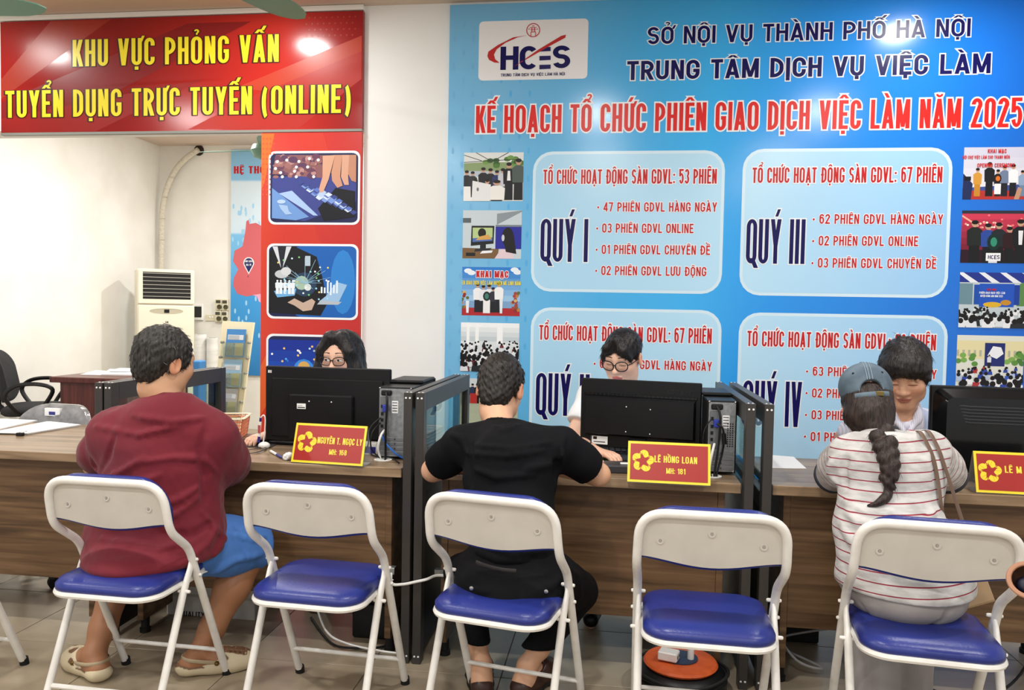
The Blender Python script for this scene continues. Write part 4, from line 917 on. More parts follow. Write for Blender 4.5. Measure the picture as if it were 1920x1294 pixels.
# ---- nameplates
M_npred = mat('nameplate_red', 'a8302c', .3); M_npyel = mat('nameplate_yellow', 'f5de3a', .3); M_acr = mat('clear_acrylic', 'f4f8f8', .08, trans=.85, ior=1.3)
def nameplate(bl, br, tl, l1, l2, label, u1=(.37, .97), u2=(.56, .78)):
    A = Vector(pz(*bl, .754)); B_ = Vector(pz(*br, .754)); U = (B_-A); wd = U.length; U.normalize()
    n0 = Vector((U.y, -U.x, 0)); hpx = .155; V = (Vector((0, 0, 1))*math.cos(.30)-n0*math.sin(.30)); N = U.cross(V)
    t = empty('nameplate', (A+B_)/2); tag(t, label, 'nameplate', 'desk nameplates')
    f = lambda u, v, w: A+U*u+V*v+N*w
    d = ray(*tl); s0 = None
    h = min(max((py(*tl, A.y+.04)[2]-.754)/math.cos(.30), .12), .18)
    b = MB(); b.prism([(0, 0), (wd, 0), (wd, h), (0, h)], .003, f); b.build('border', M_npyel, t)
    e = .009; b = MB(); b.prism([(e, e), (wd-e, e), (wd-e, h-e), (e, h-e)], .0042, f); b.build('face', M_npred, t)
    foot = [A+U*.0, A+U*wd, A+U*wd-n0*.085, A-n0*.085]; b = MB(); b.add([p for p in foot]+[p-Vector((0, 0, .003)) for p in foot], [(0, 1, 2, 3), (7, 6, 5, 4), (0, 4, 5, 1), (1, 5, 6, 2), (2, 6, 7, 3), (3, 7, 4, 0)]); b.build('foot', M_acr, t)
    back = [A+V*h-N*.001, A+U*wd+V*h-N*.001, A+U*wd-n0*.085, A-n0*.085]; b = MB(); b.add(back+[p-n0*.002 for p in back], [(0, 1, 2, 3), (7, 6, 5, 4), (0, 4, 5, 1), (1, 5, 6, 2), (2, 6, 7, 3), (3, 7, 4, 0)]); b.build('back_prop', M_acr, t)
    p = Print(lambda u, v, w: f(u, v, .0046+w)); cx, cy, R_ = wd*.185, h*.52, h*.25
    for k in range(5):                               # five folded ribbons around a star
        a = math.radians(82+72*k); p.ell(cx+R_*.64*math.cos(a), cy+R_*.64*math.sin(a), R_*.45, R_*.45, 'f6dc3c', 16)
    for k in range(5):
        a = math.radians(82+72*k); q = lambda r, da: (cx+R_*r*math.cos(a+math.radians(da)), cy+R_*r*math.sin(a+math.radians(da)))
        p.line(*q(.42, 34), *q(1.02, 26), R_*.06, 'a8302c'); p.line(*q(.45, 20), *q(.98, 12), R_*.035, 'd0a428'); p.line(*q(.5, 0), *q(1.0, -6), R_*.03, 'd0a428')
    p.poly([(cx+R_*r*math.cos(math.radians(100+36*k)), cy+R_*r*math.sin(math.radians(100+36*k))) for k, r in enumerate((.80, .36)*5)], 'a8302c')
    p.build('emblem', t, M_print)
    m = mat('nameplate_text', 'f7e24a', .3)
    lettering('lettering', l1, (wd*u1[0], h*.50), wd*(u1[1]-u1[0]), h*.165, m, lambda u, v, w: f(u, v, .0044+w), t, sv=.165, sh=.14, asp=.46, rnd=1.2, lift=.0003)
    if l2: lettering('lettering', l2, (wd*u2[0], h*.235), wd*(u2[1]-u2[0]), h*.135, m, lambda u, v, w: f(u, v, .0044+w), t, sv=.165, sh=.14, asp=.5, rnd=1.2, lift=.0003)
    return t
nameplate((546, 866), (680, 874.5), (551.5, 793), 'NGUYỄN T. NGỌC LY', 'MH: 168', 'dark red nameplate with yellow border reading NGUYỄN T. NGỌC LY', (.335, .96), (.52, .765))
nameplate((1176, 903), (1332, 911), (1177, 827), 'LÊ HỒNG LOAN', 'MH: 181', 'dark red nameplate with yellow border reading LÊ HỒNG LOAN', (.325, .84), (.47, .70))
nameplate((1830, 923), (1985, 931), (1829, 846), 'LÊ M', None, 'dark red nameplate cut off by the right edge', (.37, .575))
# ------------------------------------------------------------------ people: smooth implicit surfaces turned into meshes
def V3(*a): return np.array(a, float)
def axis(lo, hi, h, fine=()):
    g = [lo]; x = lo
    while x < hi:
        s = h
        for a, b, f in fine:
            if a-1.5*h <= x <= b: s = min(s, f)
        x += s; g.append(x)
    return np.array(g, np.float32)
class Fld:
    def __init__(s): s.ops = []; s.M = np.eye(3); s.t = np.zeros(3); s.sc = 1.0
    def frame(s, M=None, t=None, sc=1.0): s.M = np.eye(3) if M is None else M; s.t = np.zeros(3) if t is None else np.asarray(t, float); s.sc = sc; return s
    def W(s, p): return s.M @ (np.asarray(p, float)*s.sc)+s.t
    def _add(s, fn, lo, hi, k, op): s.ops.append((fn, np.asarray(lo)-k-.02, np.asarray(hi)+k+.02, k, op))
    def cone(s, a, b, ra, rb=None, k=.02, op=1, lat=None, wl=1.0):
        rb = ra if rb is None else rb; A, B = s.W(a), s.W(b); ra, rb = ra*s.sc, rb*s.sc; d = B-A; L2 = max(d@d, 1e-12)
        u = None
        if lat is not None: u = s.M @ np.asarray(lat, float); u = u/np.linalg.norm(u)
        m = max(ra, rb)*(wl if u is not None else 1)
        def fn(x, y, z):
            px_, py_, pz_ = x-A[0], y-A[1], z-A[2]; t = np.clip((px_*d[0]+py_*d[1]+pz_*d[2])/L2, 0, 1)
            qx, qy, qz = px_-t*d[0], py_-t*d[1], pz_-t*d[2]
            if u is not None:
                c = (qx*u[0]+qy*u[1]+qz*u[2])*(1-1/wl); qx, qy, qz = qx-c*u[0], qy-c*u[1], qz-c*u[2]
            return np.sqrt(qx*qx+qy*qy+qz*qz)-(ra+t*(rb-ra))
        s._add(fn, np.minimum(A, B)-m, np.maximum(A, B)+m, k, op); return s
    def chain(s, pts, rs, k=.02, op=1, **kw):
        for i in range(len(pts)-1): s.cone(pts[i], pts[i+1], rs[i], rs[i+1], k, op, **kw)
        return s
    def ell(s, c, r, k=.02, op=1, R=None):
        C = s.W(c); r = np.asarray(r, float)*s.sc; Q = s.M if R is None else s.M @ R; m = max(r)
        def fn(x, y, z):
            p = [x-C[0], y-C[1], z-C[2]]; q = [Q[0][i]*p[0]+Q[1][i]*p[1]+Q[2][i]*p[2] for i in range(3)]
            k0 = np.sqrt((q[0]/r[0])**2+(q[1]/r[1])**2+(q[2]/r[2])**2); k1 = np.sqrt((q[0]/r[0]**2)**2+(q[1]/r[1]**2)**2+(q[2]/r[2]**2)**2)
            return k0*(k0-1)/np.maximum(k1, 1e-6)
        s._add(fn, C-m, C+m, k, op); return s
    def cut(s, p, n, k=.004):
        """remove what lies on the +n side of the plane"""
        P = s.W(p); N = s.M @ np.asarray(n, float); N = N/np.linalg.norm(N)
        s.ops.append((lambda x, y, z: -((x-P[0])*N[0]+(y-P[1])*N[1]+(z-P[2])*N[2]), None, None, k, -1)); return s
    def warp(s, fn): s.ops.append((fn, None, None, 0, 0)); return s
    def comb(s, D, d, k, op):
        if op == 0: return D+d
        if op == 1:
            h = np.maximum(k-np.abs(D-d), 0)/max(k, 1e-9); return np.minimum(D, d)-h*h*k*.25
        d = -d; h = np.maximum(k-np.abs(D-d), 0)/max(k, 1e-9); return np.maximum(D, d)+h*h*k*.25
    def ev(s, P):
        D = np.full(len(P), 1e3)
        for fn, lo, hi, k, op in s.ops: D = s.comb(D, fn(P[:, 0], P[:, 1], P[:, 2]), k, op)
        return D
    def hit(s, x, y):
        d = ray(x, y); d = d/np.linalg.norm(d); t = 1.5
        for _ in range(160):
            v = s.ev((O3+d*t)[None])[0]
            if v < .0008: break
            t += min(v*.55, .05)
            if t > 6: return None
        return O3+d*t
    def fold(s, pts, r=.007, k=.02, groove=False, push=.0):
        """crease in cloth along a line of photo pixels"""
        q = []
        for i in range(len(pts)-1):
            for j in range(4):
                a = s.hit(*(np.array(pts[i])*(1-j/4)+np.array(pts[i+1])*j/4))
                if a is not None: q.append(a)
        a = s.hit(*pts[-1]); 
        if a is not None: q.append(a)
        if len(q) < 2: return s
        n = len(q); rr = [r*(.35+.65*math.sin(PI*(i+.5)/n)) for i in range(n)]
        s2 = (s.M, s.t, s.sc); s.frame()
        s.chain(q, rr, k, -1 if groove else 1); s.frame(*s2); return s
    def mesh(s, name, m, parent, h=.006, fine=(), colf=None, smooth=1, pad=.0, bounds=None):
        boxes = [(lo, hi) for fn, lo, hi, k, op in s.ops if op == 1]
        lo = np.min([b[0] for b in boxes], 0); hi = np.max([b[1] for b in boxes], 0)
        if bounds is not None: lo, hi = np.maximum(lo, bounds[0]), np.minimum(hi, bounds[1])
        ax = [axis(lo[i], hi[i], h, [(f[0][i], f[1][i], f[2]) for f in fine]) for i in range(3)]
        D = np.full([len(a) for a in ax], 1e3, np.float32)
        X, Y, Z = ax[0][:, None, None], ax[1][None, :, None], ax[2][None, None, :]
        for fn, l, u, k, op in s.ops:
            if l is None: sl = (slice(None),)*3
            else:
                sl = tuple(slice(int(np.searchsorted(ax[i], l[i])), int(np.searchsorted(ax[i], u[i]))+1) for i in range(3))
                if any(q.stop-q.start < 1 for q in sl): continue
            d = fn(X[sl[0]], Y[:, sl[1]], Z[:, :, sl[2]]).astype(np.float32)
            D[sl] = s.comb(D[sl], d, k, op)
        ins = D < 0; n = D.shape
        cnt = np.zeros([q-1 for q in n], np.int8)
        for a in (0, 1):
            for b in (0, 1):
                for c in (0, 1): cnt += ins[a:n[0]-1+a, b:n[1]-1+b, c:n[2]-1+c]
        act = (cnt > 0) & (cnt < 8); idx = np.argwhere(act); N = len(idx)
        vid = np.full(act.shape, -1, np.int32); vid[act] = np.arange(N)
        cor = [(a, b, c) for a in (0, 1) for b in (0, 1) for c in (0, 1)]
        val = np.stack([D[idx[:, 0]+a, idx[:, 1]+b, idx[:, 2]+c] for a, b, c in cor], 1)
        pos = np.stack([np.stack([ax[0][idx[:, 0]+a], ax[1][idx[:, 1]+b], ax[2][idx[:, 2]+c]], 1) for a, b, c in cor], 1)
        acc = np.zeros((N, 3)); w = np.zeros(N)
        for i in range(8):
            for j in range(i+1, 8):
                if sum(abs(p-q) for p, q in zip(cor[i], cor[j])) != 1: continue
                x = (val[:, i] < 0) != (val[:, j] < 0); t = val[:, i]/np.where(x, val[:, i]-val[:, j], 1)
                acc += np.where(x[:, None], pos[:, i]+(pos[:, j]-pos[:, i])*t[:, None], 0); w += x
        v = acc/w[:, None]; F = []
        for d in range(3):
            o = [slice(1, -1)]*3; o[d] = slice(0, n[d]-1); o2 = list(o); o2[d] = slice(1, n[d])
            i0, i1 = ins[tuple(o)], ins[tuple(o2)]; ch = np.argwhere(i0 != i1); st = i0[i0 != i1]
            if len(ch) == 0: continue
            e = ch+1; e[:, d] -= 1; u_, w_ = (d+1) % 3, (d+2) % 3
            def c4(du, dw):
                q = e.copy(); q[:, u_] -= du; q[:, w_] -= dw; return vid[q[:, 0], q[:, 1], q[:, 2]]
            Q = np.stack([c4(1, 1), c4(0, 1), c4(0, 0), c4(1, 0)], 1); Q[~st] = Q[~st][:, ::-1]; F.append(Q)
        F = np.concatenate(F); F = F[(F >= 0).all(1)]
        for _ in range(smooth):
            s_ = np.zeros_like(v); c_ = np.zeros(len(v))
            for i in range(4):
                a, b = F[:, i], F[:, (i+1) % 4]
                for q in range(3): s_[:, q] += np.bincount(a, v[b, q], len(v))+np.bincount(b, v[a, q], len(v))
                c_ += np.bincount(a, minlength=len(v))+np.bincount(b, minlength=len(v))
            v = v*.5+.5*s_/np.maximum(c_, 1)[:, None]
        cols = colf(v) if colf else None
        return mk(name, v, F, m, parent, True, cols=cols)
def rot(yaw=0, pitch=0, roll=0):
    """head frame: yaw about Z (0 faces +Y), pitch>0 looks down, roll leans to its right"""
    return np.array(Matrix.Rotation(math.radians(yaw), 3, 'Z') @ Matrix.Rotation(math.radians(-pitch), 3, 'X') @ Matrix.Rotation(math.radians(roll), 3, 'Y'))
def wavy(amp, f, seed=0, stretch=(1, 1, 1)):
    r = np.random.default_rng(seed); ks = [(r.normal(size=3)*f*np.array(stretch), r.uniform(0, 6.3)) for _ in range(7)]
    def fn(x, y, z):
        q = 0
        for k, p in ks: q = q+np.sin(x*k[0]+y*k[1]+z*k[2]+p)
        return amp*q/3
    return fn
SKIN_M = matcol('skin', .48, bump=(220, .06), sss=.0)
def head_skin(F, M, t, sc=.93, female=False):
    F.frame(M, t, sc)
    F.ell((0, -.012, .035), (.074, .094, .088), .01); F.ell((0, .032, -.035), (.060, .062, .083), .04)
    for s in (-1, 1):
        F.ell((s*.047, .02, -.07), (.020, .035, .03), .04); F.ell((s*.042, .062, -.022), (.026, .024, .024), .03)
    F.cone((-.012, .072, -.105), (.012, .072, -.105), .018 if female else .020, k=.03); F.cone((-.036, .077, .026), (.036, .077, .026), .012, k=.025)
    for s in (-1, 1):
        F.ell((s*.031, .097, .004), (.018, .012, .011), .014, -1); F.ell((s*.031, .079, .003), (.0165, .0135, .0115), .006)
    F.cone((0, .086, .016), (0, .104, -.026), .0075, .0115, .014); F.ell((0, .106, -.031), (.012, .011, .010), .008)
    for s in (-1, 1): F.ell((s*.013, .095, -.034), (.009, .010, .008), .008)
    F.ell((0, .088, -.0605), (.024, .012, .0062), .006); F.ell((0, .086, -.0715), (.020, .012, .0075), .006); F.cone((-.02, .1, -.0655), (.02, .1, -.0655), .0016, k=.004, op=-1)
    for s in (-1, 1):
        R = np.array(Matrix.Rotation(s*math.radians(-22), 3, 'Z')); F.ell((s*.081, -.010, -.008), (.0105, .022, .034), .008, R=R); F.ell((s*.090, -.004, -.006), (.006, .011, .019), .008, -1, R=R)
    F.cone((0, -.012, -.05), (0, -.022, -.10), .045 if female else .050, .048 if female else .055, .03)
    F.frame()
def skin_cols(base, heads, lip='b5675c', brow='2a1d18', lash=True, openeyes=False, extra=None):
    b = np.array(lin(base))
    def fn(v):
        c = np.tile(b, (len(v), 1)); 
        for M, t, sc in heads:
            q = ((v-t) @ M)/sc; x, y, z = q[:, 0], q[:, 1], q[:, 2]; ax_ = np.abs(x); near = (np.abs(z) < .14) & (ax_ < .11) & (np.abs(y) < .14)
            ck = near & (y > .03); g = np.exp(-((ax_-.042)**2/.0006+(z+.03)**2/.0008)); c[ck] = c[ck]*(1+g[ck, None]*np.array([.05, -.06, -.06]))
            lp = near & (y > .07) & ((x/.025)**2+((z+.0665)/.0115)**2 < 1); c[lp] = lin(lip)
            bz = .030+.006*np.sin(np.clip((ax_-.012)/.045, 0, 1)*2.4); br = near & (y > .045) & (ax_ > .013) & (ax_ < .054) & (np.abs(z-bz) < .0042*(1.15-.5*(ax_-.012)/.04)); c[br] = b*(.9 if brow is None else .35)+(0 if brow is None else np.array(lin(brow))*.65)
            if lash and brow is not None:
                lz_ = (.0015 if not openeyes else .0075)-.004*((ax_-.031)/.016)**2; ls = near & (y > .06) & (ax_ > .014) & (ax_ < .0485) & (np.abs(z-lz_) < .0019); c[ls] = lin('1c120f')
            if openeyes:
                ey = near & (y > .06) & (((ax_-.031)/.0145)**2+((z-.002)/.0046)**2 < 1); c[ey] = lin('e8e2da'); ir = ey & ((x-np.sign(x)*.031-openeyes)**2+(z-.002)**2 < .0056**2); c[ir] = lin('1a100c')
            er = near & (ax_ > .076) & (np.abs(y) < .04); c[er] = c[er]*np.array([1.05, .86, .82])
        if extra: c = extra(v, c)
        return c
    return fn
def hand(F, w, d, up, side=1, curl=.5, sc=1.0, spread=1.0):
    """wrist w, direction d, back-of-hand normal up; side=+1 thumb on the -lateral side"""
    d = np.asarray(d, float); d /= np.linalg.norm(d); up = np.asarray(up, float); up = up-d*(up@d); up /= np.linalg.norm(up); lt = np.cross(d, up)*side
    P = lambda a, b, c: np.asarray(w)+(d*a+lt*b+up*c)*sc
    F.frame()
    for b, L in ((-.026, .075), (-.009, .08), (.009, .078), (.026, .072)): F.cone(P(0, b*.5, 0), P(L, b, .004), .017*sc, .0115*sc, .012)
    for i, (b, L) in enumerate(((-.029, .062), (-.010, .072), (.010, .067), (.028, .052))):
        q = [P(.078, b, .004)]; ang = 0; x, z = .078, .004
        for sgm, f in ((L*.45, .5), (L*.3, 1.0), (L*.25, .8)):
            ang += curl*f; x += sgm*math.cos(ang); z -= sgm*math.sin(ang); q.append(P(x, b*(1+.12*spread), z))
        F.chain(q, [.0095*sc, .0088*sc, .0082*sc, .0068*sc], .004)
    F.chain([P(.012, -.02, -.004), P(.042, -.046, -.012), P(.068, -.056, -.016), P(.088, -.056, -.022)], [.013*sc, .0115*sc, .010*sc, .008*sc], .008)
def strands(hair, per, n, L, crown, m, down=0.0, lift=.25, r=.0009, seed=1, sel=None):
    """fine loose hairs that follow the surface of the hair mesh"""
    rg = np.random.default_rng(seed); me = hair.data; N = len(me.vertices); v = np.empty(N*3, np.float32); me.vertices.foreach_get('co', v); v = v.reshape(-1, 3).astype(float)
    nm = np.empty(N*3, np.float32); me.vertices.foreach_get('normal', nm); nm = nm.reshape(-1, 3).astype(float)
    ix = np.arange(N) if sel is None else np.nonzero(sel(v))[0]
    ix = rg.choice(ix, min(n, len(ix)), replace=False); p, q = v[ix], nm[ix]; d = (p-crown)*(1-down)+np.array([0, 0, -1.0])*down*.1+rg.normal(size=p.shape)*.012
    d -= q*(d*q).sum(1)[:, None]; d /= np.linalg.norm(d, axis=1)[:, None]+1e-9; d = d+q*lift*rg.uniform(.2, 1, len(p))[:, None]; b = np.cross(d, q); b /= np.linalg.norm(b, axis=1)[:, None]+1e-9
    ln = L*rg.uniform(.5, 1.1, len(p))[:, None]; V_ = []; 
    for t, w in ((0, 1), (.4, .9), (.75, .6), (1, .1)):
        c = p-q*.001+d*ln*t-q*ln*lift*.75*t*t+np.array([0, 0, -1])*ln*.12*t*t
        for a in (0, 2.1, 4.2): V_.append(c+(b*math.cos(a)+q*math.sin(a))*r*w)
    V_ = np.stack(V_, 1); K = len(p); F_ = []
    base = (np.arange(K)*12)[:, None]
    for i in range(3):
        for a in range(3): F_.append(base+np.array([i*3+a, i*3+(a+1) % 3, i*3+3+(a+1) % 3, i*3+3+a]))
    return tag(mk('hair_strands', V_.reshape(-1, 3), np.concatenate(F_), m, per, True), kind='stuff')
HAIR = {}
def hair_mat(name, c, c2, rough=.42, st=(1, 1, .15)):
    m = mat(name, c, rough, spec=.45, noise=(120, c2, st), bump=(150, .9, st)); return m
def person(name, label, base, group=None):
    t = empty(name, base); tag(t, label, 'person', group); return t
def thick(m): return m
def P3(x, y, Y): return py(x, y, Y)
def lathe_shoe(): pass
def fine_box(c, r, h): c = np.asarray(c); r = np.asarray(r); return (c-r, c+r, h)

# ================= man in the dark red shirt
HM = rot(-26, 10, 2); HT = P3(309, 678, 2.70); HS = 1.0
per = person('person', 'man in dark red T-shirt and blue shorts sitting with his back to us', (-1.6, 2.6, 0), 'people at the desks')
sL, sR = P3(212, 812, 2.68), P3(402, 822, 2.70); eL, eR = P3(180, 872, 2.88), P3(434, 882, 2.88); wL, wR = pz(250, 850, .79), pz(400, 852, .79)
nk = P3(318, 752, 2.665); chest = P3(308, 865, 2.69); belly = P3(300, 960, 2.68); hip = P3(290, 1026, 2.655)
hL, hR = hip+V3(-.10, .05, -.0), hip+V3(.12, .05, .0); kL, kR = V3(-1.86, 2.90, .47), P3(478, 1024, 2.90)
aL = pz(176, 1226, .085); aR = pz(376, 1220, .085)
F = Fld(); head_skin(F, HM, HT, HS)
F.cone(HT+HM@V3(0, -.02, -.09), nk+V3(0, .01, -.03), .053, .056, .02); F.chain([nk+V3(0, 0, -.08), chest, belly, hip], [.045, .10, .11, .11], .06, lat=(1, 0, 0), wl=1.3)
for s, e, w in ((sL, eL, wL), (sR, eR, wR)): F.cone(nk+V3(0, 0, -.07), s, .045, .045, .05); F.chain([s, e, w], [.048, .044, .030], .02)
hand(F, wL, (.5, .8, -.05), (0, 0, 1), 1, .35); hand(F, wR, (-.35, .9, -.05), (0, 0, 1), -1, .35)
for h_, k_, a_ in ((hL, kL, aL), (hR, kR, aR)):
    F.chain([h_, k_], [.085, .060], .04); m_ = k_*.62+a_*.38; F.chain([k_, m_+V3(0, -.02, 0), a_*.8+k_*.2, a_], [.060, .062, .044, .037], .03)
f1 = pz(128, 1222, .03)-aL; f2 = pz(440, 1240, .03)-aR
for a_, f_ in ((aL, f1), (aR, f2)):
    f_ = V3(f_[0], f_[1], 0); f_ /= np.linalg.norm(f_); F.chain([a_+V3(0, 0, -.01), a_-f_*.035+V3(0, 0, -.045), a_+f_*.06+V3(0, 0, -.035), a_+f_*.15+V3(0, 0, -.05)], [.036, .034, .036, .026], .03)
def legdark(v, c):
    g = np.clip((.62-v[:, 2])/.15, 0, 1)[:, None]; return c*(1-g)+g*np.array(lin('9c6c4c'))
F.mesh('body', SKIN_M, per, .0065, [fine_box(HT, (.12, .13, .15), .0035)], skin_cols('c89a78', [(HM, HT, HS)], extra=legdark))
G = Fld(); lat = (1, .0, 0)                                   # T-shirt
G.chain([nk+V3(0, -.0, -.07), chest+V3(0, -.015, .06), chest+V3(0, -.01, -.04), belly, hip+V3(0, .0, .03), hip+V3(0, .01, -.02)], [.085, .128, .138, .145, .160, .150], .07, lat=lat, wl=1.42)
for s_, e_ in ((sL, eL), (sR, eR)): G.cone(nk+V3((s_-nk)[0]*.2, 0, -.055), s_+V3(0, 0, -.004), .072, .066, .08); G.chain([s_, s_*.45+e_*.55, e_+V3(.0, .0, .02)], [.066, .068, .072], .08)
G.ell(hip+V3(.012, -.05, -.02), (.212, .248, .085), .06)
dR = (eR-sR)/np.linalg.norm(eR-sR); G.cone(nk+V3(0, .035, -.02), nk+V3(0, .05, .1), .062, .070, .012, -1)
for f_ in (((180, 800), (260, 815), (330, 800)), ((175, 930), (215, 890), (270, 860)), ((180, 975), (240, 915), (300, 890)), ((400, 880), (380, 860), (330, 858), (270, 866)), ((385, 905), (340, 935), (280, 955)), ((380, 925), (330, 965), (290, 985)), ((190, 1010), (300, 1030), (360, 1012)), ((380, 960), (420, 1010), (400, 1050)), ((340, 1060), (390, 1020), (410, 985)), ((170, 860), (190, 900), (185, 940)), ((250, 780), (320, 790), (380, 784))): G.fold(f_, .0048, .018)
for f_ in (((390, 870), (383, 905), (386, 940)), ((388, 800), (376, 840), (380, 890)), ((215, 820), (200, 860), (178, 900)), ((300, 1000), (360, 1005), (392, 985))): G.fold(f_, .005, .02, True)
G.warp(wavy(.0022, 26, 3)); G.warp(wavy(.0007, 90, 8)); G.cut(eR+dR*.012, dR); G.cut((0, 0, .464), (0, 0, -1), .035)
M_maroon = mat('maroon_cotton', '6f1525', .85, noise=(5, '671222'), bump=(420, .18), sheen=.1)
G.mesh('t_shirt', M_maroon, per, .0065)
G = Fld(); q = [nk+V3(.066*math.cos(a), .030+.064*math.sin(a), .006-.014*math.sin(a)) for a in np.linspace(PI*.95, 2*PI+.15, 14)]   # collar
G.chain(q, [.0085]*14, .004, lat=(0, 0, 1), wl=1.6); G.mesh('collar', M_maroon, per, .0045)
G = Fld(); G.chain([hL+V3(0, 0, .005), kL*.85+hL*.15+V3(0, 0, .0)], [.105, .09], .05); G.chain([hR+V3(-.0, 0, .005), kR*.55+hR*.45, kR+V3(.0, .0, .0)], [.112, .104, .090], .05); G.ell(hip+V3(0, .02, -.03), (.19, .12, .09), .06)
kd = (kR-hR)/np.linalg.norm(kR-hR); G.fold(((440, 985), (455, 1020), (470, 1060)), .004, .015, True); G.fold(((400, 1075), (440, 1050), (490, 1040)), .006, .02); G.fold(((430, 1000), (470, 1010), (495, 1008)), .005, .02); G.warp(wavy(.0016, 30, 5)); G.cut(kR+kd*.035, kd)
M_shorts = mat('blue_shorts_cloth', '4a7cc4', .85, noise=(6, '4472ba'), bump=(380, .2)); G.mesh('shorts', M_shorts, per, .0065)
G = Fld(); G.frame(HM, HT, HS)                                # short hair with some grey
G.ell((0, -.016, .040), (.085, .106, .092), .01); G.ell((0, -.062, -.02), (.068, .05, .07), .03)
for s in (-1, 1): G.ell((s*.073, .0, .02), (.016, .05, .055), .02)
G.ell((0, .118, -.035), (.088, .07, .115), .018, -1)
for s in (-1, 1): G.ell((s*.094, -.004, -.018), (.024, .030, .034), .012, -1); G.ell((s*.075, .02, -.075), (.04, .05, .05), .015, -1)
G.cut((0, -.06, -.092), (0, .35, -1), .012); G.frame(); G.warp(wavy(.0022, 210, 2, (1, 1, .45))); G.warp(wavy(.0012, 420, 4, (1, 1, .4)))
hr = G.mesh('hair', hair_mat('hair_greying', '15130f', '3b3733', .5), per, .0032, smooth=0); strands(hr, per, 1500, .020, HT+HM@V3(0, -.02, .08), hair_mat('hair_greying', '15130f', '3b3733', .5), 0, .28, .0008, 3); strands(hr, per, 120, .018, HT+HM@V3(0, -.02, .08), mat('hair_grey', '8a8580', .5), 0, .3, .0008, 4)
def clog(per, a_, f_, side):
    """cream and brown slip-on clog around the foot"""
    f = V3(f_[0], f_[1], 0); f /= np.linalg.norm(f); l = V3(-f[1], f[0], 0); o = V3(a_[0], a_[1], 0)-f*.012
    Wp = lambda x, y, z: o+f*x+l*y+V3(0, 0, z)
    G = Fld()
    for x, y in ((-.035, 0), (.0, 0), (.05, 0), (.1, .004*side), (.15, .008*side)): pass
    G.chain([Wp(-.03, 0, .030), Wp(.05, 0, .028), Wp(.125, .006, .028), Wp(.165, .008, .028)], [.046, .043, .050, .040], .02, lat=(0, 0, 1), wl=.70)
    G.chain([Wp(.085, .004, .045), Wp(.15, .008, .038)], [.048, .040], .03); G.cut((0, 0, .001), (0, 0, -1))
    G.cone(Wp(-.03, 0, .066), Wp(.06, 0, .068), .035, .037, .008, -1)
    for i_ in range(5):
        for j_ in (-1, 0, 1): G.cone(Wp(.10+.017*i_, .018*j_+.004, .06), Wp(.105+.017*i_, .026*j_+.004, .12), .0042, k=.002, op=-1)
    c0, c1 = np.array(lin('cbbd9d')), np.array(lin('6f4f36'))
    def cf(v):
        k = wavy(1, 55, 9)(v[:, 0], v[:, 1], v[:, 2]); g = ((k > .25) & (v[:, 2] > .035))[:, None]; return np.where(g, c1, c0)
    o_ = G.mesh('clog', matcol('clog_foam', .6), per, .004, colf=cf)
    b = MB(); q = [Wp(.075, .044, .05), Wp(.02, .05, .062), Wp(-.03, .036, .068), Wp(-.052, 0, .07), Wp(-.03, -.036, .068), Wp(.02, -.05, .062), Wp(.075, -.044, .05)]
    b.tube(spline(q, 5), [(.007, .003)]*31, 8); b.build('heel_strap', mat('clog_strap', 'a8977a', .6), o_, True)
    for s in (-1, 1):
        b = MB(); b.sph(tuple(Wp(.07, s*.049, .05)), .009, 10, 6); b.build('strap_rivet', mat('brass', '6b5522', .35, metal=.7), o_, True)
clog(per, aL, f1, 1); clog(per, aR, f2, -1)
# ================= man in black
per = person('person', 'man in black T-shirt and black trousers bent over the middle desk', (-.33, 2.6, 0), 'people at the desks')
HM = rot(-4, 24, 3); HT = P3(938, 728, 2.98); HS = 1.0
sL, sR = P3(866, 832, 2.80), P3(1052, 836, 2.79); eL, eR = P3(812, 882, 2.90), P3(1122, 890, 2.88); wL, wR = pz(905, 868, .79), pz(1030, 876, .79)
nk = P3(938, 800, 2.84); chest = P3(955, 890, 2.74); belly = P3(962, 985, 2.65); hip = P3(962, 1070, 2.60)
hL, hR = hip+V3(-.08, .03, -.01), hip+V3(.09, .03, -.01); kL, kR = P3(868, 1075, 2.92), P3(1082, 1108, 2.86)
aL, aR = pz(903, 1246, .095), pz(988, 1250, .095)
F = Fld(); head_skin(F, HM, HT, HS)
F.cone(HT+HM@V3(0, -.02, -.08), nk+V3(0, .01, -.02), .048, .054, .03); F.chain([nk+V3(0, 0, -.06), chest, belly, hip], [.04, .085, .08, .09], .06, lat=(1, 0, 0), wl=1.3)
for s, e, w in ((sL, eL, wL), (sR, eR, wR)): F.cone(nk+V3(0, 0, -.05), s, .04, .04, .05); F.chain([s, e, w], [.043, .040, .027], .02)
hand(F, wL, (.4, .9, -.05), (0, 0, 1), 1, .35); hand(F, wR, (-.4, .9, -.05), (0, 0, 1), -1, .35)
for h_, k_, a_ in ((hL, kL, aL), (hR, kR, aR)): F.chain([h_, k_, a_*.75+k_*.25, a_], [.07, .05, .034, .029], .03)
for a_, f_ in ((aL, V3(-.25, 1, 0)), (aR, V3(.45, 1, 0))):
    f_ = f_/np.linalg.norm(f_); F.chain([a_, a_-f_*.03+V3(0, 0, -.05), a_+f_*.07+V3(0, 0, -.05), a_+f_*.15+V3(0, 0, -.065)], [.034, .032, .033, .024], .03)
F.mesh('body', SKIN_M, per, .0062, [fine_box(HT, (.11, .13, .14), .0035)], skin_cols('d8a887', [(HM, HT, HS)]))
G = Fld(); G.chain([nk+V3(0, 0, -.055), chest+V3(0, -.0, .055), chest+V3(0, 0, -.03), belly, hip+V3(0, 0, .05)], [.062, .105, .110, .098, .112], .06, lat=(1, 0, 0), wl=1.30)
